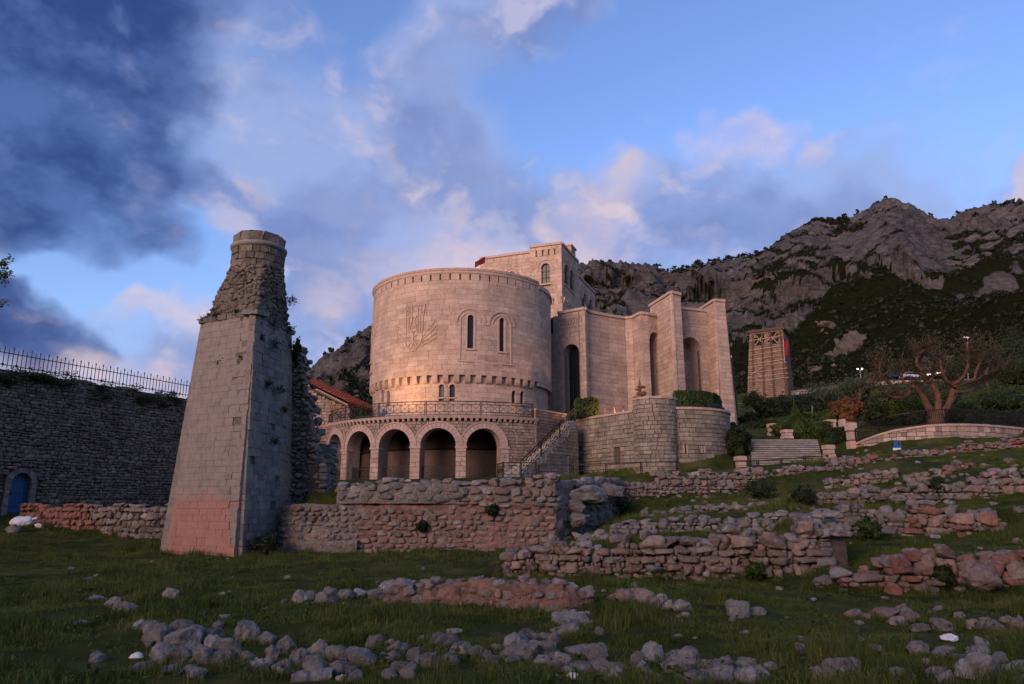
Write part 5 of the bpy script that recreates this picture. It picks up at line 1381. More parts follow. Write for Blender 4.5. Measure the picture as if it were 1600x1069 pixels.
# ------------------------------------------------------------------ ruined minaret: tapered ashlar pier with rubble stump
pr = thing('ruined_minaret', (-10.42, 27.0, 0), 'tall leaning-sided ashlar pier with a dark rubble stump on top', 'ruin')
top = {'c': np.array([-9.33, 25.0]), 'l': np.array([-11.90, 26.35]), 'r': np.array([-8.95, 28.1])}
top['b'] = top['l'] + top['r'] - top['c']
ctr = (top['l'] + top['r']) / 2
ZS = 8.42
bat = .052
PBK = []
def dark_patch(u, z): return float(fbm2(np.array([u * .8 + 2]), np.array([z * .55]), 3)[0])
facesP = [('left', Path([top['l'], top['c']])), ('right', Path([top['c'], top['r']])), ('back', Path([top['r'], top['b']])), ('far', Path([top['b'], top['l']]))]
for nm, p in facesP:
    L0 = p.L
    # widen downwards: lay on a path a little longer each course by batter on both ends
    ext = bat * ZS
    z = -.2
    while z < ZS - .05:
        h = random.uniform(.20, .30)
        if ZS - z - h < .15: h = ZS - z
        e = bat * (ZS - z) * .9
        a2 = p.p[0] - (p.p[1] - p.p[0]) / L0 * e; b2 = p.p[1] + (p.p[1] - p.p[0]) / L0 * e
        off = p.nseg[0] * bat * (ZS - z - h / 2); q2 = Path([a2 + off, b2 + off]); u = -random.uniform(0, .3)
        while u < q2.L - .02:
            l = random.uniform(.28, .62); ue = u + l
            if q2.L - ue < .2: ue = q2.L
            ua, ub = max(u, 0) + .002, min(ue, q2.L) - .002
            if ub - ua > .02:
                zz = z + h / 2; um = (ua + ub) / 2
                if nm == 'left': m = M['pier_pink'] if um < q2.L - .22 else (M['pier'] if random.random() < .93 else M['pier_dark'])
                elif nm == 'right': m = M['pier'] if (um < .55 and random.random() < .7) or um > q2.L * .72 or dark_patch(um, zz) > .22 else M['pier_dark']
                else: m = M['pier']
                rough = (nm == 'left' and um > q2.L - .7) or nm == 'right'
                pd = random.uniform(-.004, .004) if not rough else random.uniform(-.022, .008)
                if rough and random.random() < .016 and z > 1: u = ue; continue
                vs, fs = block(q2, ua, ub, z + .002, z + h - .002, pd, .25, .004, bat, z + h / 2, .002 if not rough else .013); PBK.append((screen_area(vs), vs, fs, random.random(), m))
            u = ue
        z += h
emit_pieces(PBK, pr, 'ashlar_block', M['pier'], 'ashlar_courses')
q = []
for z, g in ((-.3, bat * ZS), (ZS, 0)):
    for k in 'lcrb': dv = top[k] - ctr; dn = dv / np.linalg.norm(dv); pp = ctr + dv + dn * (g * 1.25 - .018); q.append((pp[0], pp[1], z))
b = MB(); b.add(q, HEX); b.build('pier_core', M['mortar'], pr)
for nm, p in facesP:
    n = 6
    for k in range(n):
        a, c = p.L * k / n - (.1 if k == 0 else 0), p.L * (k + 1) / n - .015
        if random.random() < .12: continue
        pa = Path([p.p[0] - (p.p[1] - p.p[0]) / p.L * .15, p.p[1] + (p.p[1] - p.p[0]) / p.L * .15]); a += .15; c += .15
        if k == n - 1: c = pa.L
        o = random.uniform(.05, .12); qq = [pa.at(u, z, d) for z, oo in ((ZS - .02, o - .05), (ZS + .15 + random.uniform(-.03, .02), o)) for u, d in ((a, -.5), (c, -.5), (c, oo), (a, oo))]
        b = MB(); b.add(qq, HEX, random.random()); b.build('cornice_stone', M['pier_dark'], pr)
# loft: square to round, then the drum of the stump
SC = np.array([-10.12, 26.9]); SR = .97
def cone_ring(t, n=64):
    pts = []
    for k in range(n):
        a = 2 * math.pi * k / n; dv = np.array([math.cos(a), math.sin(a)])
        best = 1e9
        for i, j in (('l', 'c'), ('c', 'r'), ('r', 'b'), ('b', 'l')):
            A, Bq = top[i] - ctr, top[j] - ctr; E = Bq - A; det = dv[0] * (-E[1]) + E[0] * dv[1]
            if abs(det) < 1e-9: continue
            s = (A[0] * (-E[1]) + E[0] * A[1]) / det; w = (dv[0] * A[1] - dv[1] * A[0]) / det
            if s > 0 and -1e-6 <= w <= 1 + 1e-6: best = min(best, s)
        sqp = ctr + dv * best * .955; oct_r = SR / max(math.cos(((a + .2) % (math.pi / 4)) - math.pi / 8), .5) * .95
        rp = SC + dv * oct_r; f = 1 - (1 - t) ** 1.12; pts.append(sqp * (1 - f) + rp * f)
    return np.array(pts)
lev = [(0.0, ZS + .1)] + [(t, ZS + .1 + 2.15 * t) for t in np.linspace(.04, 1, 30)]
V = []; n = 64
for t, z in lev: r_ = cone_ring(t); V += [(x, y, z) for x, y in r_]
for z in np.linspace(10.75, 11.65, 14): r_ = cone_ring(1.0); V += [(x, y, z) for x, y in r_]
V = np.array(V); f = fbm3(V[:, 0] * 2.6, V[:, 1] * 2.6, V[:, 2] * 3.2, 5, .62); dv = V[:, :2] - SC; dv /= np.linalg.norm(dv, axis=1)[:, None]
V[:, :2] += dv * (f * np.where(V[:, 2] < 10.7, .13, .05))[:, None]
idx = np.arange(len(V)).reshape(-1, n); Fq = np.stack([idx[:-1], np.roll(idx[:-1], -1, 1), np.roll(idx[1:], -1, 1), idx[1:]], -1).reshape(-1, 4)
mesh_obj('stump_core', V, Fq, M['stump'], pr, True)
# rubble stones showing in the cone
Vs, Fs, Ts = [], [], []
for i in range(1300):
    t = random.random() ** .8 * 1.0; a = random.randrange(n); r_ = cone_ring(t); p0 = r_[a]; z = ZS + .1 + 2.15 * t
    s = random.uniform(.03, .075); V0 = PROTO['far'][random.randrange(8)] * np.array([s * 1.3, s * 1.3, s]); yaw = random.random() * 6; ca, sa = math.cos(yaw), math.sin(yaw)
    V0 = np.stack([V0[:, 0] * ca - V0[:, 1] * sa, V0[:, 0] * sa + V0[:, 1] * ca, V0[:, 2]], 1) + np.array([p0[0], p0[1], z]); Fs.append(ICO1F + len(ICO1) * i); Vs.append(V0); Ts.append(np.full(len(V0), random.random()))
tag(mesh_obj('cone_rubble', np.concatenate(Vs), np.concatenate(Fs), M['stump'], pr, False, np.concatenate(Ts)), kind='stuff')
SP = []
ringp = Path([(SC[0] + SR * 1.02 * math.sin(a), SC[1] - SR * 1.02 * math.cos(a)) for a in np.linspace(-math.pi, math.pi, 60)])
masonry(SP, ringp, 0, ringp.L, 10.65, 11.45, .25, .42, (), thick=.1, d=.03, joint=.02, jit=.015)
masonry(SP, ringp, 0, ringp.L, 11.66, 12.06, .40, .5, (), thick=.3, d=.0, joint=.02, jit=.03)
emit_pieces(SP, pr, 'stump_block', M['stump'], 'stump_blocks')
b = MB(); b.lathe((SC[0], SC[1], 0), [(SR * 1.0, 11.44), (SR * 1.10, 11.5), (SR * 1.12, 11.6), (SR * 1.03, 11.67), (SR * .9, 11.68), (SR * .85, 11.96)], 40); b.build('ring_moulding', M['pier_dark'], pr, True)

# ------------------------------------------------------------------ broken wall stub beside the pier
stub = thing('broken_wall_stub', (-8.0, 28.4, 0), 'broken rubble wall stub with ragged edge standing right of the pier', 'ruin')
sbp = Path([(-9.3, 28.3), (-7.2, 28.0)])
prof_px = [(440, 560), (452, 540), (459, 541), (466, 580), (471, 610), (479, 637), (483, 660), (491, 688), (497, 728), (503, 760)]
pu = [sbp.u_px(x, 4) for x, y in prof_px]; pz = [zat(sbp, u, y) for u, (x, y) in zip(pu, prof_px)]
szt = lambda u: float(np.interp(u, pu, pz))
us_ = sorted(set(pu))
rough_face(stub, sbp, 0.05, max(pu), 1.0, lambda u: szt(u) - .1, M['rubble_pink'], -.05, .12, .06, .35, freq=3.0)
rubble(stub, sbp, .1, max(pu) + .05, .8, szt, .24, .17, .36, .10, ('rubble_grey', 'rubble_dark', 'stump'), 'wall', 300, matf=lambda u, z: random.choice(('rubble_grey', 'rubble_grey', 'rubble_pink', 'stump')) if u > .75 + random.uniform(-.15, .15) else random.choice(('rubble_pink', 'stump', 'rubble_grey')), fill=.95, irregular=.55, tilt=.25)
for k in range(70):
    u = random.uniform(.2, max(pu)); s_ = random.uniform(.12, .3); stone_obj(sbp.at(u, szt(u) - random.uniform(0, .25), -random.uniform(.1, 1.0)), (s_ * 1.3, s_ * 1.2, s_), random.random() * 3, M[random.choice(('rubble_grey', 'stump', 'rubble_dark', 'rubble_pink'))], stub, 'wall', 'stone', .4)
sb2 = Path([(-7.25, 28.0), (-7.6, 31.0)])
rubble(stub, sb2, 0, 3.0, .8, lambda u: 3.2 + .4 * u, .3, .2, .36, .1, ('rubble_dark', 'rubble_grey'), 'far', 0)
b = MB(); core_wall(b, sb2, 0, 3, .5, lambda u: 3.0 + .4 * u, .5, (), -.1); b.build('wall_core', M['mortar_dark'], stub)

# ------------------------------------------------------------------ main ruined retaining wall
mw = thing('ruined_retaining_wall', (-3, 26, 0), 'long ruined retaining wall of pink and grey rubble below the arcade', 'ruin')
mwp = Path([(-8.55, 26.9), (-7.6, 26.1), (1.55, 26.0)])
U = lambda px: mwp.u_px(px, 1.2)
def mz(py): return zat(mwp, U(650), py)
U_526 = U(527)
tp_px = [(425, 790), (455, 785), (478, 782), (498, 778), (505, 786), (524, 786), (526, 757), (600, 753), (700, 752), (716, 757), (730, 757), (780, 752), (840, 750), (880, 748)]
mu = [U(x) for x, y in tp_px]; mzz = [zat(mwp, u, y) for u, (x, y) in zip(mu, tp_px)]
mzt = lambda u: float(np.interp(u, mu, mzz)) + (.22 * float(fbm2(np.array([u * 1.1]), np.array([7.7]), 3)[0]) if u > U_526 else 0.0)
zled = mz(786)
rough_face(mw, mwp, 0, U(562), -.2, lambda u: min(mzt(u), zled) - .05, M['plaster_grey'], 0.0, .07, .07, .8, freq=2.4, ragged=.05)
rough_face(mw, mwp, U(558), mwp.L, -.2, lambda u: min(mzt(u), zled + (.0 if u < U(716) else .2)) - .05, M['plaster_pink'], 0.01, .07, .07, .8, freq=2.4, ragged=.05)
rough_face(mw, mwp, U(526), U(717), zled - .02, lambda u: mzt(u) - .06, M['plaster_grey'], .14, .03, .07, .9, name='parapet_face', freq=2.6, ragged=.04)
rough_face(mw, mwp, U(717), mwp.L, zled - .05, lambda u: mzt(u) - .1, M['plaster_grey'], .02, .06, .07, .9, name='parapet_face', freq=2.6, ragged=.1)
rough_face(mw, mwp, U(445), U(562), -.3, lambda u: mz(846), M['plaster_grey'], .22, .05, .07, .5, name='footing', freq=2.6, ragged=.04)
rubble(mw, mwp, U(526), U(716), zled + .06, lambda u: mzt(u) + .05, .46, .26, .3, .22, ('rubble_grey',), 'wall', 60, irregular=.25, fill=.98)
rubble(mw, mwp, U(717), mwp.L - .1, zled - .15, lambda u: mzt(u) + .05, .44, .26, .34, .16, ('rubble_grey', 'rubble_pink'), 'wall', 90, fill=.98)
rubble(mw, mwp, U(560), mwp.L, -.1, zled - .05, .32, .20, .26, .085, ('rubble_pink',), 'wall', 120, matf=lambda u, z: 'rubble_pink' if random.random() < .8 else 'rubble_grey', fill=.95)
rubble(mw, mwp, 0.2, U(560), .1, lambda u: min(mzt(u), zled) - .05, .30, .19, .26, .08, ('rubble_grey',), 'wall', 55, matf=lambda u, z: 'rubble_grey' if random.random() < .7 else 'rubble_pink', fill=.9)
# side face going back up the slope, with fallen rock slabs
msp = Path([(1.55, 26.0), (4.75, 31.4)])
rough_face(mw, msp, 0, msp.L, lambda u: -.2 + .22 * u, lambda u: 2.42 + .06 * u, M['plaster_grey'], .02, .12, .1, .8, freq=1.6)
rubble(mw, msp, 0, msp.L, lambda u: 0 + .22 * u, lambda u: 2.5 + .06 * u, .42, .26, .36, .1, ('rubble_grey', 'rubble_dark'), 'wall', 80)
def from_px(px, py, Y=None):
    """ground point seen at a pixel"""
    lo, hi = 4.0, 60.0
    d = direction(px, py); last = 4.0
    for k in range(60):
        Y = 4.0 * (60 / 4.0) ** (k / 59); p = W(px, py, Y)
        if p[2] <= hgt(p[0], p[1]):
            lo, hi = last, Y
            for _ in range(6):
                m_ = (lo + hi) / 2; p = W(px, py, m_)
                if p[2] <= hgt(p[0], p[1]): hi = m_
                else: lo = m_
            p = W(px, py, hi); return np.array([p[0], p[1], hgt(p[0], p[1])])
        last = Y
    return p
for px, py, Y, w, d_, h in ((915, 772, 27.6, 1.9, 1.4, .8), (896, 790, 27.0, .9, .9, .6), (945, 768, 29.5, 1.5, 1.3, .7), (905, 812, 26.7, .8, .7, .6)):
    p = W(px, py, Y); o = stone_obj(p, (w, d_, h), random.uniform(-.4, .4), M['boulder'], mw, 'near', 'rock_slab', .2)
# tops of the wall: loose capping stones
for px in np.arange(530, 880, 15):
    u = U(px + random.uniform(-4, 4)); p = mwp.at(u, mzt(u) + .02, -.3 + random.uniform(-.2, .1)); stone_obj(p, (random.uniform(.3, .6), .4, random.uniform(.14, .26)), random.uniform(-.3, .3), M[random.choice(('rubble_grey', 'rubble_pink', 'boulder'))], mw, 'wall', 'cap_stone')

# ------------------------------------------------------------------ dry-stone walls of the terraces
def dry_wall(name, label, pts, hts, sw, sh, mats, cap=True, matf=None, depth=.42, group=None, limit=300, irregular=.38, kind='wall', back=True):
    """pts: (px, py of the foot, Y); hts: height at each point"""
    P = [W(*q) for q in pts]; path = Path([p[:2] for p in P]); c = P[len(P) // 2]
    t = thing(name, (c[0], c[1], hgt(c[0], c[1])), label, 'stone wall', group)
    zl_list = [min(p[2], hgt(*path.at(s, 0, .15)[:2])) for p, s in zip(P, path.s)]
    zb = lambda u: float(np.interp(u, path.s, zl_list))
    ht = lambda u: float(np.interp(u, path.s, hts)) * (1 + .13 * math.sin(u * 3.1 + hts[0] * 7) + .08 * math.sin(u * 7.7))
    mb = MB(); core_wall(mb, path, 0, path.L, -.3 + min(zb(0), zb(path.L)), lambda u: zb(u) + ht(u) - .22, .36, (), d0=-.22, step=.3); mb.build('earth_core', M['mortar_dark'], t)
    rubble(t, path, 0, path.L, lambda u: zb(u) - .08, lambda u: zb(u) + ht(u) + .02, sw, sh, depth, .06, mats, kind, limit, matf=matf, irregular=irregular, fill=.99)
    rubble(t, path, 0, path.L, lambda u: zb(u) - .05, lambda u: zb(u) + ht(u) - .06, sw * .42, sh * .5, depth * .6, -.04, mats, 'far', 0, matf=matf, fill=1.0, stuff_name='filler_stones')
    if cap:
        u = .1
        while u < path.L:
            w = sw * random.uniform(.7, 1.4)
            for dd in ((-.22, -.50) if back else (-.25,)):
                p = path.at(u + random.uniform(-.1, .1), zb(u) + ht(u) + random.uniform(-.08, .04), dd)
                stone_obj(p, (w * random.uniform(.7, 1.05), random.uniform(.25, .4), sh * random.uniform(.6, 1.1)), random.uniform(-.5, .5), M[random.choice(mats + ('rubble_grey',))], t, kind, 'cap_stone')
            u += w
    return t, path
dry_wall('dry_stone_wall', 'pinkish dry-stone wall of big field stones in the middle, nearest long terrace wall', [(786, 906, 17.2), (900, 908, 16.8), (1040, 908, 16.5), (1160, 908, 16.2), (1284, 906, 16.0)], [.62, .78, .86, .98, 1.12], .37, .26, ('rubble_pink',), matf=lambda u, z: 'rubble_pink' if random.random() < .88 else 'rubble_grey', irregular=.45)
dry_wall('dry_stone_wall', 'narrow stone wall end running back uphill from the corner of the middle wall', [(1240, 832, 20.5), (1282, 903, 16.1)], [.5, 1.05], .36, .26, ('rubble_grey',))
dry_wall('dry_stone_wall', 'wall side facing right behind the middle wall corner, grey stones', [(1285, 905, 16.1), (1294, 838, 21.0)], [1.05, .75], .36, .26, ('rubble_grey', 'rubble_dark'), cap=False)
dry_wall('dry_stone_wall', 'low grey line of stones on the grass behind the middle wall', [(893, 852, 24.0), (975, 841, 22.6), (1080, 835, 22.2), (1180, 834, 21.6), (1250, 824, 21.2)], [.22, .42, .42, .42, .5], .40, .24, ('rubble_grey', 'boulder'))
dry_wall('dry_stone_wall', 'reddish dry-stone wall at the right edge with one very big stone', [(1322, 936, 14.0), (1400, 934, 13.9), (1500, 930, 13.8), (1650, 926, 13.5)], [.42, .62, .68, .74], .40, .28, ('rubble_red', 'rubble_pink'), matf=lambda u, z: random.choice(('rubble_pink', 'rubble_pink', 'rubble_red')), irregular=.5)
dry_wall('dry_stone_wall', 'mossy grey and pink stone wall right of the wall corner, at mid height', [(1290, 844, 20.9), (1360, 842, 20.7), (1460, 841, 20.3), (1570, 838, 19.9)], [.78, .82, .85, .55], .44, .27, ('rubble_pink', 'rubble_grey'), matf=lambda u, z: 'rubble_grey' if u < 2.2 or random.random() < .25 else random.choice(('rubble_pink', 'rubble_red')))
dry_wall('dry_stone_wall', 'pale dry-stone wall climbing towards the right edge below the path', [(1290, 793, 24.9), (1380, 792, 24.9), (1470, 790, 24.8), (1600, 777, 23.9), (1680, 770, 23.5)], [.42, .55, .62, .9, .9], .42, .25, ('rubble_grey', 'rubble_pink'))
dry_wall('dry_stone_wall', 'long rubble wall holding up the paved path below the bastion', [(972, 782, 31.6), (1060, 779, 32.2), (1150, 776, 32.6), (1240, 772, 32.8), (1330, 762, 33)], [1.05, 1.1, 1.05, 1.1, 1.25], .36, .24, ('rubble_grey', 'rubble_pink'), cap=True)
dry_wall('dry_stone_wall', 'upper rubble wall along the path edge at the far right', [(1330, 745, 32.6), (1430, 738, 32), (1520, 728, 31.5), (1640, 712, 31)], [.75, .8, .85, .9], .34, .22, ('rubble_grey', 'rubble_pink', 'rubble_red'))
dry_wall('dry_stone_wall', 'short broken wall line in the rubble slope right of the garden steps', [(1290, 748, 30), (1340, 742, 29.5), (1400, 738, 29)], [.4, .55, .35], .32, .2, ('rubble_grey', 'rubble_pink'))
dry_wall('dry_stone_wall', 'broken wall line low in the rubble slope at the far right', [(1420, 762, 27.5), (1500, 752, 27), (1590, 745, 26.5)], [.35, .6, .5], .36, .22, ('rubble_pink', 'rubble_grey', 'rubble_red'))
dry_wall('dry_stone_wall', 'thin stone edging below the long rubble wall on the grass', [(1000, 808, 27), (1100, 802, 26.5), (1230, 800, 26)], [.15, .22, .25], .34, .18, ('rubble_grey', 'boulder'))
# big stone in the right-hand wall
bigp = W(1540, 922, 13.45); stone_obj((bigp[0], bigp[1], .34), (.62, .5, .52), .1, M['rubble_pink'], [o for o in bpy.data.objects if o.get('label', '').startswith('reddish dry-stone')][0], 'near', 'big_stone')
# low wall stump with pink mortar in the grass
lo_t = thing('low_mortared_wall', (-1, 13.6, 0), 'low wall stump with pink mortar face lying across the lawn', 'stone wall')
lpth = Path([from_px(600, 946)[:2] + np.array([0, 0]), from_px(720, 949)[:2], from_px(800, 958)[:2], from_px(880, 960)[:2], from_px(928, 955)[:2]])
lht = lambda u: float(np.interp(u, np.array([0, .1, .35, .6, .8, 1.0]) * lpth.L, [.30, .36, .38, .42, .42, .30])) + .03 * math.sin(u * 9)
rough_face(lo_t, lpth, 0, lpth.L, -.15, lambda u: lht(u) - .03, M['plaster_pink'], 0, .06, .04, .4, freq=4.5, ragged=.08)
rubble(lo_t, lpth, 0, lpth.L, 0, lambda u: lht(u), .22, .15, .16, .03, ('rubble_pink', 'rubble_grey'), 'wall', 40, fill=.9)
for k in range(22):
    u = lpth.L * (k + random.random()) / 22; p = lpth.at(u, lht(u) - .01, -.15 + random.uniform(-.12, .08)); stone_obj(p, (random.uniform(.14, .34), .24, random.uniform(.1, .2)), random.random() * 3, M[random.choice(('boulder', 'rubble_grey', 'rubble_pink'))], lo_t, 'near', 'cap_stone', .2)

# ------------------------------------------------------------------ stones in the grass (px, foot y, width px, height px)
def lay(parent, L, m=('boulder',), name='stone', sink=.34):
    for px, py, w, h in L:
        p = from_px(px, py); k = p[1] / FPX * .97
        p = from_px(px, py + 3); sx, sz = w * k * 1.06, h * k * 1.08
        stone_obj((p[0], p[1] + sx * .3, p[2] + sz * (.5 - sink)), (sx, sx * random.uniform(.75, 1.05), sz * (1 + sink)), random.uniform(-.5, .5), M[random.choice(m)], parent, 'near', name, .15)
def footing(label, L, m=('boulder',), extra=0):
    c = from_px(L[0][0], L[0][1]); t = thing('wall_footing', c, label, 'ruin'); lay(t, L, m)
    for _ in range(int(extra * 1.1)):
        px, py, w, h = random.choice(L); p = from_px(px + random.gauss(0, w * .8), min(py + random.gauss(2, h * .4), 1066)); s = random.uniform(.06, .2)
        stone_obj((p[0], p[1], p[2] + s * .15), (s * 1.3, s, s * .8), random.random() * 3, M[random.choice(m)], t, 'wall', 'small_stone', .3)
footing('broken corner of a grey block wall in the left foreground', [(240, 1004, 40, 34), (279, 1012, 56, 32), (322, 1006, 40, 26), (274, 983, 36, 16), (250, 1028, 42, 26), (278, 1036, 46, 24), (313, 1035, 38, 28), (349, 1027, 46, 34), (345, 1038, 32, 24), (379, 1036, 30, 22), (300, 992, 40, 18), (232, 985, 26, 18), (330, 1012, 36, 22)], ('boulder',), 12)
footing('row of tumbled grey stones right of the broken block corner', [(379, 1000, 38, 32), (407, 1045, 28, 18), (416, 1004, 24, 20), (442, 1019, 30, 27), (424, 1030, 22, 24), (465, 1040, 30, 26), (499, 1027, 28, 30), (525, 1035, 36, 28), (562, 1041, 50, 28), (491, 1055, 36, 32), (587, 1009, 30, 20), (616, 1018, 24, 19), (647, 1033, 26, 24), (670, 1041, 30, 24), (657, 1005, 26, 14), (696, 1013, 52, 26), (713, 1015, 18, 16), (700, 1038, 34, 18), (625, 1053, 32, 20), (614, 1038, 24, 20), (545, 1052, 22, 14), (440, 1044, 26, 16)], ('boulder',), 26)
footing('heap of rounded grey stones in the middle foreground', [(743, 1022, 28, 12), (767, 1036, 30, 22), (803, 1015, 30, 26), (824, 1004, 30, 24), (812, 1031, 62, 26), (856, 1026, 34, 27), (846, 1038, 28, 16), (880, 1041, 34, 24), (936, 1032, 34, 28), (910, 1048, 38, 16), (944, 1053, 44, 24), (868, 1048, 30, 16), (996, 1038, 22, 20), (959, 1055, 42, 20), (905, 1020, 40, 14)], ('boulder',), 24)
footing('flat pale slabs on the grass between mortared wall and stone heap', [(891, 969, 30, 18), (917, 968, 18, 16), (899, 978, 62, 16), (887, 989, 36, 14), (870, 986, 20, 8)], ('boulder',), 6)
footing('line of rough stones along the bottom right of the middle', [(1022, 1033, 42, 30), (1072, 1041, 58, 28), (1053, 1053, 24, 20), (1078, 1055, 30, 18), (1112, 1048, 30, 20), (1134, 1048, 34, 20), (1130, 1066, 46, 26), (1031, 1028, 18, 18), (1177, 1066, 36, 26), (1195, 1062, 26, 24), (1000, 1052, 24, 14), (1095, 1064, 30, 16)], ('boulder',), 24)
footing('rough boulders at the bottom right edge of the lawn', [(1280, 1064, 30, 24), (1323, 1064, 66, 36), (1419, 1068, 44, 26), (1506, 1036, 36, 16), (1540, 1034, 38, 30), (1544, 1061, 62, 40), (1484, 1068, 32, 20), (1590, 1055, 30, 22), (1380, 1066, 24, 14), (1520, 1050, 26, 18)], ('boulder',), 26)
footing('grey stones trailing left of the pink mortared wall', [(467, 940, 26, 22), (512, 930, 24, 16), (501, 940, 24, 18), (539, 933, 28, 16), (560, 930, 26, 14), (602, 926, 24, 22), (632, 918, 38, 14), (585, 932, 26, 14), (484, 934, 22, 14)], ('boulder',), 12)
footing('small ruin lump in the grass below the middle wall', [(981, 947, 40, 30), (1012, 950, 52, 32), (1035, 948, 30, 24), (1066, 954, 32, 20), (960, 945, 26, 18), (1000, 930, 34, 14)], ('rubble_pink', 'boulder', 'rubble_grey'), 12)
footing('half-buried row of stones in the lawn before the right wall', [(1390, 962, 44, 16), (1425, 964, 32, 18), (1478, 984, 28, 20), (1525, 980, 20, 16), (1559, 984, 38, 20), (1597, 984, 24, 22), (1410, 974, 30, 14), (1440, 985, 30, 12), (1350, 962, 20, 10), (1580, 972, 24, 12)], ('boulder', 'rubble_pink'), 14)
loose = [('pale boulder alone in the grass before the pier', 266, 938, 26, 20), ('two-humped grey boulder in the grass below the wall corner', 1153, 964, 38, 26), ('pinkish flat boulder alone near the bottom right', 1367, 1024, 38, 16), ('dark rounded boulder alone at the lower right lawn', 1433, 1024, 34, 22), ('flat stone at the left end of the trailing stones', 197, 960, 36, 20), ('grey flat stone beside the leftmost lawn stones', 178, 948, 26, 14), ('low slab furthest left in the lawn', 150, 940, 30, 10), ('small flat boulder below the right lawn centre', 1253, 1020, 24, 15), ('low stone in front of the middle wall corner', 1290, 914, 32, 15), ('flat slab right of the two-humped boulder', 1184, 960, 28, 12)]
for lab, px, py, w, h in loose:
    p = from_px(px, py); k = p[1] / FPX * .97
    o = stone_obj((p[0], p[1], p[2] + h * k * .3), (w * k, w * k * .85, h * k * 1.3), random.uniform(-.5, .5), M['boulder'], None, 'near', 'boulder', .12); tag(o, lab, 'boulder', 'single boulders in the lawn')
ORD = ['nearest', 'second nearest', 'third nearest', 'fourth nearest', 'fifth nearest', 'sixth nearest', 'seventh nearest', 'eighth nearest', 'ninth nearest', 'tenth nearest', 'eleventh nearest', 'twelfth nearest'] + ['%dth nearest' % k for k in range(13, 60)]
def rank_labels(objs, marks, head):
    by = {}
    for o in objs:
        p = o.location if o.type == 'EMPTY' else o.matrix_basis.translation
        d, ph = min((math.hypot(p[0] - x, p[1] - y), ph) for ph, x, y in marks); by.setdefault(ph, []).append((d, o))
    for ph, L in by.items():
        for k, (d, o) in enumerate(sorted(L, key=lambda q: q[0])): o['label'] = head + ', ' + ORD[k] + ' to the ' + ph
MARKS = [(ph,) + tuple(from_px(x, y)[:2]) for ph, x, y in (('pier foot', 362, 872), ('white sack', 36, 826), ('broken block corner', 280, 1020), ('pink mortared wall', 760, 950), ('foreground stone heap', 830, 1025), ('middle wall corner', 1284, 910), ('right edge wall', 1450, 938), ('bottom right boulders', 1540, 1050), ('retaining wall foot', 620, 872), ('two-humped boulder', 1153, 966))]
small = []; stray = []
for i in range(64):
    px = random.uniform(0, 1600); py = random.uniform(872, 1060) if px < 780 else random.uniform(915, 1060); p = from_px(px, py); s = random.uniform(.05, .16)
    o = stone_obj((p[0], p[1], p[2] + s * .15), (s * 1.5, s * 1.2, s * .8), random.random() * 3, M['boulder'], None, 'wall', 'small_stone', .2); tag(o, 'small grey stone', 'stone', 'small stones in the grass'); small.append(o)
for i in range(120):
    px = random.uniform(1000, 1600); py = random.uniform(775, 870) if random.random() < .35 else (random.uniform(705, 775) if px > 1290 else random.uniform(770, 800)); p = from_px(px, py); s = random.uniform(.08, .24)
    o = stone_obj((p[0], p[1], p[2] + s * .15), (s * 1.5, s * 1.2, s * .8), random.random() * 3, M[random.choice(('rubble_grey', 'boulder', 'rubble_pink'))], None, 'wall', 'terrace_stone', .2); tag(o, 'stray stone', 'stone', 'stray stones on the terraces'); stray.append(o)
for lab, px, py, w, h in (('white flat stone in the right lawn', 1483, 1002, 28, 10), ('small white stone at the bottom left of centre', 535, 1063, 10, 8), ('white stone by the bottom centre heap, larger of two', 894, 1063, 18, 11), ('white stone by the bottom centre heap, smaller of two', 873, 1062, 11, 8), ('tiny white stone at the bottom left', 468, 1061, 13, 6), ('narrow white stone lying left of the broken corner', 212, 1030, 22, 9), ('white stone near the blue door', 60, 826, 12, 8)):
    p = from_px(px, py); k = p[1] / FPX * .97; o = stone_obj((p[0], p[1], p[2] + h * k * .45), (w * k, w * k * .7, h * k * 1.1), random.uniform(-.4, .4), M['whitestone'], None, 'near', 'white_stone', .1); tag(o, lab, 'stone', 'white stones')
rank_labels(small, MARKS, 'small grey stone in the grass')
rank_labels(stray, [(ph,) + tuple(from_px(x, y)[:2]) for ph, x, y in (('blue sign board', 1402, 706), ('terrace bush', 1190, 784), ('wall corner top', 1265, 815), ('right slope bush', 1465, 776), ('low stone line', 1080, 838), ('right mid wall', 1440, 846), ('rock slabs', 985, 800), ('far right path wall', 1580, 722))], 'stray stone on the terraces')
# white sack by the door
p = from_px(34, 823); k = p[1] / FPX; sk = thing('white_sack', p, 'white plastic sack lying before the blue door', 'sack')
V = ICO3 * np.array([.5, .34, .27]); V = V * (1 + .22 * fbm3(V[:, 0] * 4, V[:, 1] * 4, V[:, 2] * 4, 3)[:, None]) + p + np.array([0, 0, .2]); mesh_obj('bag', V, ICO3F, M['whitesack'], sk, True)
b = MB(); b.tube([p + np.array([.42, 0, .28]), p + np.array([.55, 0, .38]), p + np.array([.66, .03, .36])], [.08, .04, .09], 8); b.build('tied_neck', M['whitesack'], sk, True)
o = stone_obj(from_px(20, 832) + np.array([0, 0, .1]), (.55, .5, .4), .3, M['boulder'], None, 'near', 'boulder'); tag(o, 'grey boulder left of the white sack', 'boulder')

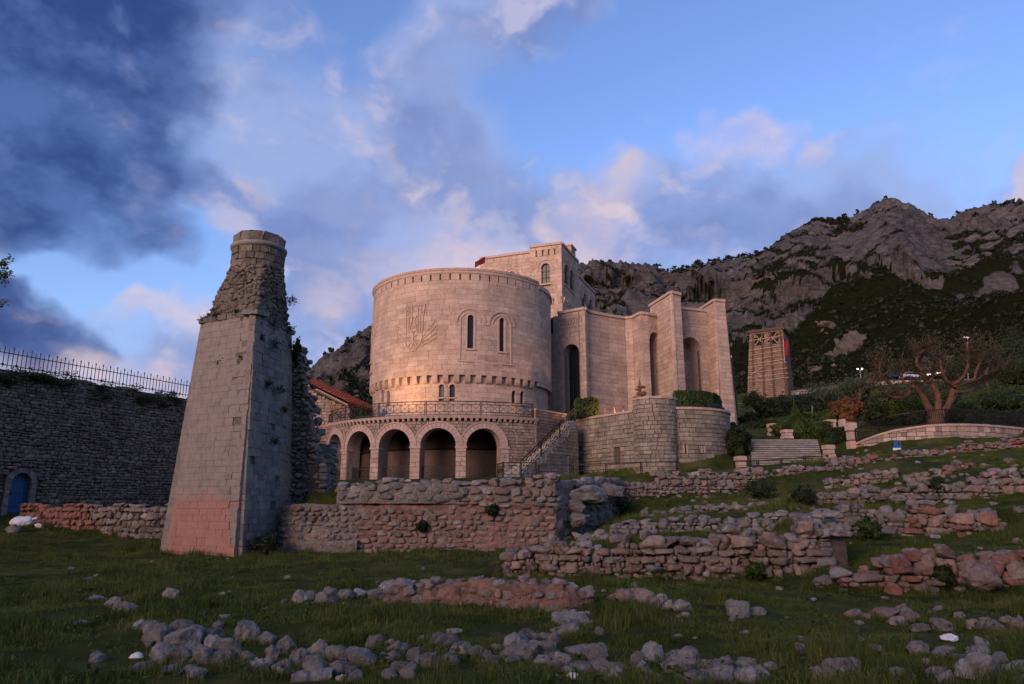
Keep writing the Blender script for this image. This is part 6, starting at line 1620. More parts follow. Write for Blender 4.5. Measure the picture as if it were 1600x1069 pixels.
# ------------------------------------------------------------------ red-roofed house behind the pier
hs = thing('tiled_house', (-17, 58, 7.4), 'tan stone house with red tiled roof half hidden behind the pier', 'house')
hY = 56.0
he = W(556, 634, hY); hw = W(262, 618, 62.0); hr = W(430, 566, 59.5)
hp = Path([(hw[0], hw[1] + 0), (hw[0] + 4.0, 56.8), (he[0] - .45, he[1] + .2)])
wallL = W(262, 620, 60)
fx0, fx1 = W(290, 620, 57.5)[0], he[0] - .5
hfp = Path([(fx0, 58.5), (fx1, 56.2)])
zl_, zr_ = float(W(300, 617, 58.4)[2]), float(he[2])
slope_z = lambda u: zr_ - .15 + min((hfp.L - u) * .46, 4.0)
HB = []
hwin = Opening(hfp.u_px(514.0, 8.6), hfp.u_px(519.5, 8.6), zat(hfp, hfp.u_px(516, 8), 668), zat(hfp, hfp.u_px(516, 8), 650), False)
masonry(HB, hfp, 0, hfp.L, 6.6, lambda u: slope_z(u) - .1, .26, .48, [hwin], thick=.14, joint=.025, jit=.01, matf=lambda u, z: M['redstone'] if random.random() < .25 else M['brickstone'])
emit_pieces(HB, hs, 'squared_stone', M['brickstone'], 'squared_stone_facing')
b = MB(); core_wall(b, hfp, 0, hfp.L, 6.4, lambda u: slope_z(u) - .12, .4, (), d0=-.1); b.build('house_core', M['mortar'], hs)
window(hfp, hwin, -.07, 'window', parent=hs)
# roof planes: near gable slope with rows of tiles falling to the right eave
bk = np.array([.25, .97])
def rpt(u, z, dep): p = hfp.at(u, z, .45); return np.array([p[0] + bk[0] * dep, p[1] + bk[1] * dep, z])
ur = hfp.L - 8.5
rows_ = 22; colsn = 16
for side_ in (0, 1):
    tm = MB()
    for i in range(rows_):
        if side_ == 0: ua, ub = hfp.L + .55 - (9.0) * i / rows_, hfp.L + .55 - 9.0 * (i + 1.25) / rows_
        else: ua, ub = hfp.L + .55 - 9.0 - 9.5 * (rows_ - i) / rows_, hfp.L + .55 - 9.0 - 9.5 * (rows_ - i - 1.25) / rows_
        za = zr_ + .02 + 4.15 * i / rows_ + .06; zb = zr_ + .02 + 4.15 * (i + 1.25) / rows_
        if side_: za += .0
        for k in range(colsn):
            d0_, d1_ = 7.0 * k / colsn, 7.0 * (k + 1) / colsn; dm = (d0_ + d1_) / 2
            tm.add([rpt(ua, za, d0_), rpt(ua, za + .10, dm), rpt(ua, za, d1_), rpt(ub, zb, d0_), rpt(ub, zb + .08, dm), rpt(ub, zb, d1_)], [(0, 1, 4, 3), (1, 2, 5, 4), (0, 3, 5, 2)], random.random())
    ro = tm.build('roof_tiles', M['tile'], hs); ro['kind'] = 'stuff'
b = MB()
q = [rpt(hfp.L + .5, zr_ - .02, 0), rpt(hfp.L + .5 - 9.0, zr_ + 4.13, 0), rpt(hfp.L + .5 - 9.0, zr_ + 4.13, 7), rpt(hfp.L + .5, zr_ - .02, 7)]
b.add(q + [x - np.array([0, 0, .16]) for x in q], HEX); b.build('roof_boarding', M['darkwood'], hs)
b = MB(); b.tube([rpt(hfp.L + .52, zr_ + .02, -.02), rpt(hfp.L + .52 - 9.0, zr_ + 4.16, -.02)], .07, 6); b.build('verge_board', M['wood'], hs)
b = MB(); b.tube([rpt(hfp.L + .55, zr_ - .06, 0), rpt(hfp.L + .4, zr_ - .35, .3), rpt(hfp.L - .6, zr_ - 1.6, .6)], .05, 6); b.build('drain_pipe', M['lamp_body'], hs)
b = MB(); b.box(hfp.at(hfp.L * .5, 7.0, -4.2), hfp.L * .95, 7.2, 3.4, math.atan2(-2.3, fx1 - fx0)); b.build('house_body', M['mortar'], hs)

# ------------------------------------------------------------------ old watch tower in the distance
wt = thing('old_watch_tower', W(1203, 625, 150), 'tapered stone watch tower ringed with wooden poles on the far slope', 'tower')
zb0 = float(W(1203, 632, 150)[2]); zt0 = float(W(1203, 516, 150)[2])
tl, tr_2 = W(1171, 520, 152.5), W(1223, 516, 149.0); trb = W(1231, 520, 156)
bl, br_ = W(1165, 626, 152.5), W(1232, 626, 149.0); brb = W(1241, 620, 156)
tlb = tl + trb - tr_2; blb = bl + brb - br_
q = [bl, br_, brb, blb, tl, tr_2, trb, tlb]
for i, z in enumerate([zb0 - 2] * 4 + [zt0] * 4): q[i] = np.array([q[i][0], q[i][1], z])
def tq(f, g, d=0.0):
    """point on the front face: f across, g up"""
    a = q[0] * (1 - f) + q[1] * f; c = q[4] * (1 - f) + q[5] * f; p = a * (1 - g) + c * g; nrm_ = np.array([(q[1] - q[0])[1], -(q[1] - q[0])[0], 0]); nrm_ /= np.linalg.norm(nrm_); return p + nrm_ * d
b = MB(); b.add([q[0] * .95 + q[2] * .05, q[1] * .95 + q[3] * .05, q[2], q[3], q[4] * .95 + q[6] * .05, q[5] * .95 + q[7] * .05, q[6], q[7]], HEX); b.build('tower_core', M['mortar'], wt)
M['towerstone'] = stone_mat('tower_stone', [(.20, .125, .095), (.15, .10, .078), (.23, .15, .11), (.14, .105, .088), (.18, .13, .105)], .6, .5, .3, dark=(.12, .09, .075), dark_amt=.5, bscale=4)
opn = [(.19, .42), (.585, .82)]; g0, g1 = .84, .965
Tb = []
def tower_face(A, B, C, Dq, front):
    rows = 42
    for i in range(rows):
        ga, gb = i / rows, (i + 1) / rows; f = -random.uniform(0, .04)
        while f < 1:
            l = random.uniform(.04, .085); fa, fb = max(f, 0) + .003, min(f + l, 1) - .003
            if fb - fa > .01:
                fm = (fa + fb) / 2; gm = (ga + gb) / 2
                if front and any(x0 - .02 < fm < x1 + .02 and g0 < gm < g1 for x0, x1 in opn): f += l; continue
                if front and .40 < fm < .475 and .135 < gm < .235: f += l; continue
                qq = []
                for dd in (-.3, .03 + random.uniform(-.03, .04)):
                    for ff, gg in ((fa, ga + .002), (fb, ga + .002), (fb, gb - .002), (fa, gb - .002)):
                        a = A * (1 - ff) + B * ff; c = C * (1 - ff) + Dq * ff; p = a * (1 - gg) + c * gg; nv = np.array([(B - A)[1], -(B - A)[0], 0]); nv /= np.linalg.norm(nv); qq.append(p + nv * dd)
                Tb.append((screen_area(qq), qq, HEX, random.random(), None))
            f += l
tower_face(q[0], q[1], q[4], q[5], True); tower_face(q[1], q[2], q[5], q[6], False)
emit_pieces(Tb, wt, 'tower_stone', M['towerstone'], 'tower_stones', 300)
for x0, x1 in opn:
    b = MB(); b.add([tq(x0 - .04, g0 - .02, -.2), tq(x1 + .04, g0 - .02, -.2), tq(x1 + .04, g1 + .02, -.2), tq(x0 - .04, g1 + .02, -.2)], [(0, 1, 2, 3)]); o = b.build('tower_opening', M['void'], wt)
    for A_, B_ in (((x0, g0), (x1, g1)), ((x0, g1), (x1, g0)), ((x0, (g0 + g1) / 2), (x1, (g0 + g1) / 2))): b = MB(); b.bar(tq(*A_, .06), tq(*B_, .06), .12); b.build('cross_brace', M['wood'], o)
b = MB(); b.add([tq(.40, .135, .0), tq(.475, .135, .0), tq(.475, .235, .0), tq(.40, .235, .0)], [(0, 1, 2, 3)]); b.build('doorway', M['void'], wt)
for g, f0, f1 in ((.79, .0, 1.02), (.73, .0, 1.03), (.675, .02, 1.02), (.62, .02, 1.0), (.585, .0, 1.03), (.515, .1, 1.04), (.455, -.02, 1.04), (.405, .02, 1.06), (.91, .0, 1.0)):
    b = MB(); b.bar(tq(f0, g - .012, .22), tq(f1, g + .012, .22), .11); b.build('wooden_pole', M['wood'], wt)
b = MB(); b.bar(tq(.08, .48, .25), tq(.4, .56, .25), .14); b.build('wooden_pole', M['wood'], wt)
for f in (.10, .38, .63, .93):
    b = MB(); b.bar(tq(f + .05, .10 if f > .3 else .35, .12), tq(f, .97, .12), .34); b.build('vertical_beam', M['darkwood'], wt)
b = MB(); cc = sum(q[4:]) / 4; b.add([cc + (p - cc) * 1.12 + np.array([0, 0, dz]) for dz in (-.1, .25) for p in q[4:]], HEX); b.build('roof_slab', M['darkwood'], wt)
b = MB(); b.add([cc + (p - cc) * 1.16 + np.array([0, 0, .25]) for p in q[4:]] + [cc + (p - cc) * 1.0 + np.array([0, 0, .5]) for p in q[4:]], HEX); b.build('roof_cover', M['towerstone'], wt)
b = MB(); b.tube([cc + np.array([-.5, 0, .9]), cc + np.array([-.5, 0, 2.4])], .05, 5); b.build('lightning_rod', M['iron'], wt)
fb = W(1225.5, 565, 148.2); ft = W(1224, 530, 148.2)
flag('red_banner', fb, ft, 2.3, 3.4, math.radians(12), 'large red flag hanging down the side of the watch tower', drape=True, emblem=False)
# old ramparts on the far slope
def far_wall(label, pts, h, m, sw=.8, sh=.45):
    P = [W(*p) for p in pts]; path = Path([p[:2] for p in P]); t = thing('old_rampart', P[0], label, 'wall'); zf = lambda u: float(np.interp(u, path.s, [p[2] for p in P]))
    b = MB(); core_wall(b, path, 0, path.L, min(p[2] for p in P) - 3, lambda u: zf(u) + h, .6, (), d0=-.25); b.build('wall_core', M['mortar'], t)
    rubble(t, path, 0, path.L, lambda u: zf(u) - 1, lambda u: zf(u) + h, sw, sh, .5, .1, (m,), 'far', 300)
far_wall('grey rampart wall on the slope right of the watch tower', [(1238, 622, 150), (1290, 616, 150), (1345, 608, 150)], 1.6, 'rubble_grey')
far_wall('pink rubble rampart at the foot of the watch tower', [(1232, 636, 146), (1262, 633, 146), (1285, 630, 146)], 1.4, 'rubble_pink')
far_wall('low broken wall left below the watch tower', [(1158, 640, 140), (1185, 638, 140), (1205, 637, 140)], 1.3, 'rubble_grey')

# rock outcrops on the slope behind
for lab, px, py, Y, w, h in (('big pink rock bluff on the slope behind the tree', 1358, 530, 205, 15, 15), ('tall rock face under the bluff', 1345, 560, 198, 17, 13), ('grey crag right of the bluff', 1405, 545, 205, 13, 10), ('rounded rock left of the bluff', 1300, 575, 195, 9, 8), ('rock ribs right of the watch tower', 1262, 572, 190, 8, 9), ('grey rock left behind the watch tower', 1158, 580, 185, 8, 11), ('long crag above the far road', 1455, 555, 205, 16, 8), ('broken rock above the parked cars', 1490, 565, 195, 12, 7), ('small crag low on the slope', 1320, 600, 185, 7, 5), ('crag on the left of the bluff foot', 1250, 592, 182, 7, 4), ('pale crag high above the watch tower', 1230, 500, 230, 9, 6), ('flat crag above the bluff', 1310, 500, 235, 12, 6)):
    dd_ = direction(px, py); hit_ = _mt.ray_cast(Vector((0, 0, CAMZ)), Vector(dd_)); p = np.array(hit_[0]) if hit_[0] is not None else W(px, py, Y)
    kk = np.linalg.norm(p) / Y; w, h = w * kk * 1.35, h * kk * 1.35; V = rock_shape(ICO3, .75, 14, .5, int(px)) * np.array([w / 2, w / 2.2, h / 2]); 
    nse = fbm3(V[:, 0] * .35, V[:, 1] * .35, V[:, 2] * .35 + px, 5, .6); V = V * (1 + .22 * nse[:, None]) * .85 + p - np.array([0, -w * .32, h * .25])
    o = mesh_obj('rock_outcrop', V, ICO3F, M['crag'] if 'crag' in M else M.setdefault('crag', stone_mat('crag_rock', [(.062, .054, .052), (.055, .052, .052), (.075, .06, .055)], .22, 1.0, .5, dark=(.05, .045, .035), dark_amt=.7, bscale=1.2)), None, True); tag(o, lab, 'rock')

# ------------------------------------------------------------------ leaves
def leaf_cloud(P, Nn, size, tones, jitter=.8):
    """one leaf-sized diamond for each point"""
    n = len(P); A = rng.normal(size=(n, 3)) * jitter + Nn; A /= np.linalg.norm(A, axis=1)[:, None]
    B = np.cross(A, rng.normal(size=(n, 3))); B /= np.linalg.norm(B, axis=1)[:, None] + 1e-9; C = np.cross(A, B)
    s = np.asarray(size).reshape(-1, 1); V = np.stack([P - B * s, P + C * s * .55, P + B * s, P - C * s * .55], 1).reshape(-1, 3)
    return V, np.arange(4 * n).reshape(n, 4), np.repeat(tones, 4)
def shrub_points(n, kind, sx, sy, sz, rough=.12):
    if kind == 'box':
        P = rng.uniform(-1, 1, (n, 3)); ax = rng.choice(3, n, p=[.3, .3, .4]); P[np.arange(n), ax] = np.sign(P[np.arange(n), ax]); P[:, 2] = np.where((ax == 2), 1, P[:, 2]); N_ = P.copy()
        P = P / (np.sum(np.abs(P) ** 6, axis=1, keepdims=True) ** (1 / 6))
    elif kind == 'cone':
        t = rng.random(n) ** .7; a = rng.random(n) * 2 * math.pi; r = (1 - t) * .95 + .05; P = np.stack([r * np.cos(a), r * np.sin(a), -1 + 2 * t], 1); N_ = np.stack([np.cos(a), np.sin(a), np.full(n, .5)], 1)
    else:
        P = rng.normal(size=(n, 3)); P /= np.linalg.norm(P, axis=1)[:, None]; N_ = P.copy()
    lump = fbm3(P[:, 0] * 2.5 + 9, P[:, 1] * 2.5 + sx, P[:, 2] * 2.5, 3)
    P = P * (1 + rough * 2 * lump[:, None]) * (1 - rng.random(n)[:, None] ** 2 * .18)
    return P * np.array([sx, sy, sz]), N_, np.clip(.5 + lump, 0, 1)
def shrub(name, label, c, w, h, m, kind='ball', d=None, n=2200, leaf=.09, cat='shrub', group=None, rough=.12, stem=True, part='foliage'):
    """c: base centre"""
    t = thing(name, c, label, cat, group); d = d or w
    P, N_, T = shrub_points(n, kind, w / 2, d / 2, h / 2, rough); P = P + np.array(c) + np.array([0, 0, h / 2])
    V, Fq, Tn = leaf_cloud(P, N_, leaf * rng.uniform(.7, 1.3, len(P)), np.clip(T * .6 + rng.random(len(P)) * .4, 0, 1))
    mesh_obj(part, V, Fq, m, t, False, Tn)
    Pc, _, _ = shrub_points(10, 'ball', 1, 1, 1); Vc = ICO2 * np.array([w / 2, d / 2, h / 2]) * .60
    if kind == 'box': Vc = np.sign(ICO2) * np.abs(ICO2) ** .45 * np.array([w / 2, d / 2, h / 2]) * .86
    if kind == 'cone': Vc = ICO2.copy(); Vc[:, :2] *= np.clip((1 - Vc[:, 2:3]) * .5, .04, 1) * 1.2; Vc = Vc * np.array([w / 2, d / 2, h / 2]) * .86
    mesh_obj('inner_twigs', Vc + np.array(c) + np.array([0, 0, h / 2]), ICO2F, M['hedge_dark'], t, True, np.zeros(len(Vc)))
    if stem: b = MB(); b.tube([np.array(c) - np.array([0, 0, .3]), np.array(c) + np.array([0, 0, h * .5])], [.09, .05], 6); b.build('stem', M['greybark'], t)
    return t
def base_at(px, py, Y): return W(px, py, Y)
def shr(label, px, py, Y, wpx, hpx, m, kind='ball', **kw):
    c = W(px, py, Y); k = math.hypot(c[1], c[2]) / FPX; return shrub(kw.pop('name', 'shrub'), label, c, wpx * k, hpx * k, M[m], kind, **kw)
# clipped hedges on the bastion
shr('square clipped hedge beside the dark portal, half lit by the lamp', 916, 657, 56.0, 38, 33, 'hedge', 'box', n=3500, leaf=.07, name='clipped_hedge', cat='hedge')
hh = thing('long_hedge', (14, 56, 8), 'long dark clipped hedge on top of the right bastion wall', 'hedge')
hpts = [W(1056, 642, 53.4), W(1078, 640, 53.2), W(1100, 646, 53.6), (15.7, 54.6, 8.2), (16.5, 56.2, 8.2)]
Pl, Nl, Tl = [], [], []
for k in range(7000):
    f = random.random() * 4; i = min(int(f), 3); f -= i; A_ = np.array(hpts[i]) * (1 - f) + np.array(hpts[i + 1]) * f; a = random.uniform(-.2, math.pi + .2); r = 1 + random.uniform(-.1, .1)
    A_[2] = 8.0; Pl.append(A_ + np.array([math.cos(a) * .75 * r * .6, math.cos(a) * .75 * r, .25 + abs(math.sin(a)) ** .6 * 1.75 * r])); Nl.append((math.cos(a) * .5, math.cos(a), math.sin(a))); Tl.append(random.random())
V, Fq, Tn = leaf_cloud(np.array(Pl), np.array(Nl), rng.uniform(.05, .1, len(Pl)), np.array(Tl)); mesh_obj('foliage', V, Fq, M['hedge'], hh, False, Tn)
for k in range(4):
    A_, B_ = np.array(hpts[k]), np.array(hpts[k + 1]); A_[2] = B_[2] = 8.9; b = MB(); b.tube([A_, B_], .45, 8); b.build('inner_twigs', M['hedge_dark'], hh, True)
# bastion ornaments
sc_ = thing('bronze_sculpture', W(1001, 632, 53.0), 'rust-brown sculpture of stacked twisted forms with a spike on the bastion', 'sculpture')
p0 = W(1001, 640, 53.0); p0[2] = 8.0
for k, (z, w, h) in enumerate(((.3, 1.0, .5), (.75, 1.05, .35), (1.1, .8, .45), (1.5, 1.0, .35), (1.85, .85, .4), (2.15, .55, .3), (2.35, .7, .25))):
    V = rock_shape(ICO3, .8, 8, .5, 300 + k) * np.array([w / 2, w / 3, h / 2]) + p0 + np.array([(-.12 if k % 2 else .12), 0, z]); mesh_obj('twisted_form', V, ICO3F, M['rust'], sc_, True)
b = MB(); b.tube([p0 + np.array([0, 0, 2.3]), p0 + np.array([0, 0, 2.75]), p0 + np.array([0, 0, 3.05])], [.1, .07, .015], 8); b.build('spike', M['rust'], sc_)
ch = thing('chain_barrier', W(948, 645, 55), 'low posts hung with chain behind the bastion wall', 'barrier')
cps = [W(930, 652, 56.2), W(945, 650, 55.6), W(960, 647, 54.9), W(974, 645, 54.3)]
for p in cps:
    p[2] = 8.0; b = MB(); b.tube([p, p + np.array([0, 0, .95])], .055, 8); b.lathe(p, [(.02, .93), (.09, 1.0), (.07, 1.1), (.01, 1.16)], 8); b.build('post', M['rust'], ch)
for a, c in zip(cps[:-1], cps[1:]):
    b = MB(); b.tube([a * (1 - f) + c * f + np.array([0, 0, .85 - .35 * 4 * f * (1 - f)]) for f in np.linspace(0, 1, 9)], .03, 5); b.build('chain', M['rust'], ch)
# floodlights: housing, bracket, glass; the light itself belongs to the lamp
def floodlight(label, p, aim, power, spot, lit):
    t = thing('floodlight', p, label, 'floodlight'); p = np.array(p); d = np.array(aim) - p; d = d / np.linalg.norm(d); c = p + np.array([0, 0, .45])
    R = Vector(d).to_track_quat('Y', 'Z').to_matrix(); f = lambda x, y, z: c + np.array(R @ Vector((x, y, z)))
    b = MB(); b.add([f(-.18, -.25, -.14), f(.18, -.25, -.14), f(.30, .18, -.24), f(-.30, .18, -.24), f(-.18, -.25, .14), f(.18, -.25, .14), f(.30, .18, .24), f(-.30, .18, .24)], HEX); b.build('housing', M['lamp_body'], t)
    b = MB(); b.add([f(-.27, .19, -.21), f(.27, .19, -.21), f(.27, .19, .21), f(-.27, .19, .21)], [(0, 1, 2, 3)]); b.build('lens', M['lit_warm'] if lit else M['glass'], t)
    b = MB(); b.bar(p, c, .09); b.bar(f(-.34, 0, -.1), f(.34, 0, -.1), .05); b.build('bracket', M['lamp_body'], t)
    L = bpy.data.lights.new('floodlight_beam', 'SPOT'); L.energy = power; L.color = (1.0, .50, .20); L.spot_size = math.radians(spot); L.spot_blend = .9; L.shadow_soft_size = .15
    o = bpy.data.objects.new('floodlight_beam', L); COL.objects.link(o); o.location = f(0, .26, 0); o.rotation_euler = Vector(d).to_track_quat('-Z', 'Y').to_euler(); o.parent = t; o.matrix_parent_inverse = Matrix.Translation(-Vector(t.location))
    return t
fpl = drum_hit(598, 636, RT - .7); fpl[2] = ZT
FLOOD1 = floodlight('grey floodlight on the terrace at the left foot of the round tower', fpl, drum_hit(650, 580, RL), 480, 120, False)
fp2 = W(978, 648, 54.0); fp2[2] = 8.0
FLOOD2 = floodlight('glowing floodlight behind the bastion wall aimed at the hedge', fp2, (4.5, 56.0, 8.5), 500, 90, True)

# ------------------------------------------------------------------ garden stair, planters, clipped shrubs
gs = thing('garden_steps', W(1225, 732, 50), 'wide flight of grey stone steps in the garden', 'steps')
ng = 13; s0 = W(1225, 733, 49.5); s1 = W(1225, 688, 54.0)
for k in range(ng):
    f0 = k / ng; y0 = s0[1] + (s1[1] - s0[1]) * f0; z1 = s0[2] + (s1[2] - s0[2]) * (k + 1) / ng; xl = W(1172 + 2 * f0, 700, y0)[0]; xr = W(1284 - 6 * f0, 700, y0)[0]
    x = xl
    while x < xr - .1:
        w = min(random.uniform(.5, 1.3), xr - x); b = MB(); q = [(xx, yy, zz) for zz in (s0[2] - .4, z1 + random.uniform(-.015, .015)) for xx, yy in ((x, y0 + random.uniform(-.02, .02)), (x + w - .015, y0 + random.uniform(-.02, .02)), (x + w - .015, s1[1] + .3), (x, s1[1] + .3))]
        b.add(q, HEX, random.random()); b.build('riser', M['riser'], gs); b = MB(); zt_ = z1 + .005; b.add([(xx, yy, zz) for zz in (zt_ - .075, zt_ + .012) for xx, yy in ((x, y0 - .07), (x + w - .015, y0 - .07), (x + w - .015, y0 + .3), (x, y0 + .3))], HEX, random.random()); b.build('step_stone', M['step'], gs); x += w
gr_ = thing('garden_railing', W(1225, 738, 46.5), 'thin iron railing in front of the garden steps', 'railing')
gp_ = Path([W(1148, 738, 46.5)[:2], W(1190, 736, 46.5)[:2], W(1295, 728, 46.5)[:2]]); gz = [W(1148, 738, 46.5)[2], W(1190, 736, 46.5)[2], W(1295, 728, 46.5)[2]]
railing(gp_, 0, gp_.L, lambda u: float(np.interp(u, gp_.s, gz)) - .15, gr_, every=1.6, h=.8, simple=True, sq=.8, pickets=False)
M['planter'] = stone_mat('planter_stone', [(.42, .30, .24), (.38, .28, .23), (.45, .34, .28)], 2.0, .3, .2)
def planter(label, px, py, Y, w, h, shrubm='hedge'):
    w, h = w * .86, h * .9; c = W(px, py, Y); t = thing('stone_planter', c, label, 'planter', 'stone planters of the garden'); n = 3
    for k in range(n):
        b = MB(); zz = h * (k + .5) / n; b.box(c + np.array([0, 0, zz]), w * (1.0 if k % 2 == 0 else .86), w * (1.0 if k % 2 == 0 else .86), h / n * .84, .1, random.random()); b.build('stone_course', M['planter'], t)
        b = MB(); b.box(c + np.array([0, 0, zz + h / n * .46]), w * .8, w * .8, h / n * .16, .1); b.build('joint', M['rubble_red'], t)
    shrub('planter_shrub', 'small clipped shrub in the ' + label, c + np.array([0, 0, h]), w * .95, w * .75, M[shrubm], 'ball', n=500, leaf=.06, group='shrubs in the planters', stem=False)
planter('planter left of the garden steps', 1158, 735, 48.5, .75, 1.05)
planter('planter right of the garden steps', 1296, 717, 49.5, .75, 1.05)
planter('grey planter at the top of the garden steps', 1230, 686, 56, .85, .8)
planter('tall planter post before the curved wall', 1333, 703, 51.5, .7, 2.2, 'rusty')
planter('second tall planter post just behind the first', 1322, 694, 54, .65, 2.1, 'rusty')
planter('planter at the back of the garden right of the steps', 1298, 672, 62, .9, 1.0, 'hedge_bright')
planter('leaning grey planter block left of the cone shrub', 1208, 682, 60, .8, 1.2)
for lab, px, py, Y, w, h, m, kind in (('dark clipped shrub at the right foot of the bastion', 1150, 712, 52, 44, 42, 'hedge_dark', 'ball'), ('small round shrub against the castle corner', 1142, 680, 56, 20, 18, 'hedge_dark', 'ball'), ('tall cone shrub above the garden steps', 1247, 690, 58, 46, 55, 'hedge', 'cone'), ('square clipped shrub right of the cone shrub', 1283, 690, 57, 32, 30, 'hedge', 'box'), ('low square shrub beside the tall planters', 1305, 698, 54, 34, 28, 'hedge_dark', 'box'), ('spreading green shrub left of the cone shrub', 1222, 682, 59, 28, 22, 'hedge_bright', 'ball'), ('dark tree-like shrub below the watch tower', 1206, 662, 80, 46, 34, 'hedge_dark', 'ball'), ('dark bush behind the cone shrub', 1262, 660, 82, 60, 40, 'hedge_dark', 'ball'), ('grey-green bush before the far rampart', 1290, 640, 110, 40, 30, 'olive', 'ball'), ('rust-leaved bush above the tall planters', 1325, 655, 66, 46, 32, 'rusty', 'ball'), ('bright square hedge left of the tree trunk', 1407, 660, 60, 54, 32, 'hedge_bright', 'box'), ('wide dark bush left of the rusty bush', 1350, 660, 78, 60, 40, 'hedge_dark', 'ball'), ('dark bush behind the tree trunk', 1440, 650, 76, 60, 36, 'hedge_dark', 'ball'), ('wide green bush right of the tree trunk', 1570, 655, 66, 95, 52, 'hedge', 'ball'), ('low green bush under the right boughs', 1505, 660, 62, 44, 28, 'hedge', 'ball'), ('yellow-green bush at the upper left of the tree', 1338, 625, 120, 60, 26, 'hedge_bright', 'ball'), ('yellowish bush under the left bough', 1378, 632, 110, 24, 26, 'hedge_bright', 'ball'), ('dark evergreen mass at the far right edge', 1600, 620, 85, 90, 90, 'hedge_dark', 'ball'), ('grey-green olive bush in the far garden', 1400, 640, 100, 70, 34, 'olive', 'ball'), ('olive bush right of the far garden', 1470, 635, 100, 60, 40, 'olive', 'ball'), ('low bush by the path under the castle corner', 1170, 672, 74, 26, 24, 'hedge_dark', 'ball'), ('broad dark bush on the lawn behind the garden steps', 1195, 678, 66, 40, 22, 'hedge_dark', 'ball'), ('green bush between cone shrub and grey post', 1262, 676, 64, 34, 30, 'hedge', 'ball'), ('long low bush above the square shrub', 1290, 668, 72, 60, 24, 'hedge', 'ball'), ('dark bush just right of the watch tower foot', 1250, 640, 120, 44, 22, 'hedge_dark', 'ball'), ('grey bush under the double globe lamp', 1335, 622, 125, 56, 24, 'olive', 'ball'), ('dark low bush left of the bright square hedge', 1372, 664, 60, 34, 26, 'hedge_dark', 'ball'), ('dark ivy-like bush behind the fence, left of the trunk', 1425, 664, 56, 40, 20, 'hedge_dark', 'ball'), ('dark bush behind the fence, right of the trunk', 1500, 664, 57, 46, 22, 'hedge_dark', 'ball'), ('dark bush at the right end of the garden fence', 1560, 668, 58, 60, 24, 'hedge_dark', 'ball')):
    shr(lab, px, py, Y, w, h, m, kind, n=4200 if w > 40 else 2200, leaf=.10 if Y < 70 else .16, rough=.05 if kind != 'ball' else .28)
for lab, px, py, w, h in (('leafy green bush on the terrace before the path wall', 1190, 782, 46, 34), ('green bush halfway along the path wall', 1255, 790, 34, 28), ('bush at the right rubble slope', 1465, 775, 28, 26), ('bush at the foot of the middle wall corner', 1180, 905, 30, 24), ('bush under the right mid wall', 1360, 846, 30, 34), ('weeds clump at the right end of the long retaining wall', 965, 805, 40, 34), ('tall weeds at the foot of the pier', 415, 868, 44, 30), ('weeds bush left of the pier foot', 320, 862, 40, 18), ('bush on the pier side ledge', 462, 570, 12, 40), ('moss bush in the retaining wall', 768, 805, 18, 16), ('small bush at the retaining wall front', 659, 830, 16, 14), ('bush at the right corner below the wall', 1590, 900, 30, 26), ('tussock in front of the right wall gap', 1475, 920, 28, 30)):
    if 'pier side' in lab: p = W(px, py, 28.2)
    elif 'moss bush' in lab or 'small bush at' in lab: p = W(px, py, 25.95)
    else: p = from_px(px, py)
    k = p[1] / FPX; shrub('weed_bush', lab, p, w * k, h * k, M['hedge'] if random.random() < .5 else M['hedge_dark'], 'ball', n=900, leaf=.05, rough=.35, stem=False, group='wild bushes among the ruins')

# curved garden wall with fence, blue board
cw = thing('curved_garden_wall', W(1450, 700, 46), 'curved pinkish stone wall with pale coping below the old tree', 'wall')
cpts = [(1334, 51.5, 697), (1360, 49.8, 686), (1390, 48.6, 676), (1420, 47.9, 671), (1450, 47.5, 667), (1480, 47.4, 665.5), (1510, 47.5, 665.5), (1550, 48.2, 667), (1592, 49.5, 671), (1640, 51.5, 676)]
cP = [W(px, y, Y) for px, Y, y in cpts]; cpath0 = Path([p[:2] for p in cP])
dense = np.linspace(0, cpath0.L, 40); cpath = Path([cpath0.at(u, 0)[:2] for u in dense]); czt = lambda u: float(np.interp(u / cpath.L, cpath0.s / cpath0.L, [p[2] for p in cP]))
b = MB(); core_wall(b, cpath, 0, cpath.L, 3.5, lambda u: czt(u) - .05, .5, (), d0=-.1); b.build('wall_core', M['mortar'], cw)
GB = []; masonry(GB, cpath, 0, cpath.L, 4.2, lambda u: czt(u), .28, .45, (), thick=.14, joint=.03, jit=.012, matf=lambda u, z: M['planter'] if random.random() < .35 else M['brickstone'])
emit_pieces(GB, cw, 'squared_stone', M['brickstone'], 'squared_stone_facing'); coping(cpath, 0, cpath.L, 0, h=.14, out=.08, inn=-.5, n=26, parent=cw, zf=czt)
gf_ = thing('garden_fence', cP[5], 'black iron fence on top of the curved garden wall', 'fence'); railing(cpath, .3, cpath.L, lambda u: czt(u) + .1, gf_, every=2.2, h=1.0, simple=True, sq=.5)
bs = thing('blue_sign_board', W(1402, 704, 44.5), 'tilted blue information board with white lower edge before the curved wall', 'sign')
p = W(1402, 704, 44.5); b = MB(); b.bar(p + np.array([-.2, .1, -.2]), p + np.array([-.2, .1, .5]), .05); b.bar(p + np.array([.2, .1, -.2]), p + np.array([.2, .1, .5]), .05); b.build('stand', M['iron'], bs)
bd = [(-.28, -.05, .12), (.22, -.05, .12), (.42, .25, .62), (-.02, .25, .62)]; b = MB(); b.add([p + np.array(x) for x in bd] + [p + np.array(x) + np.array([0, .04, -.02]) for x in bd], HEX); b.build('board', M['bluewood'], bs)
b = MB(); b.add([p + np.array(x) for x in ((-.30, -.065, .0), (.22, -.065, .0), (.23, -.06, .15), (-.29, -.06, .15))], [(0, 1, 2, 3)]); b.build('white_edge', M['whitesack'], bs)

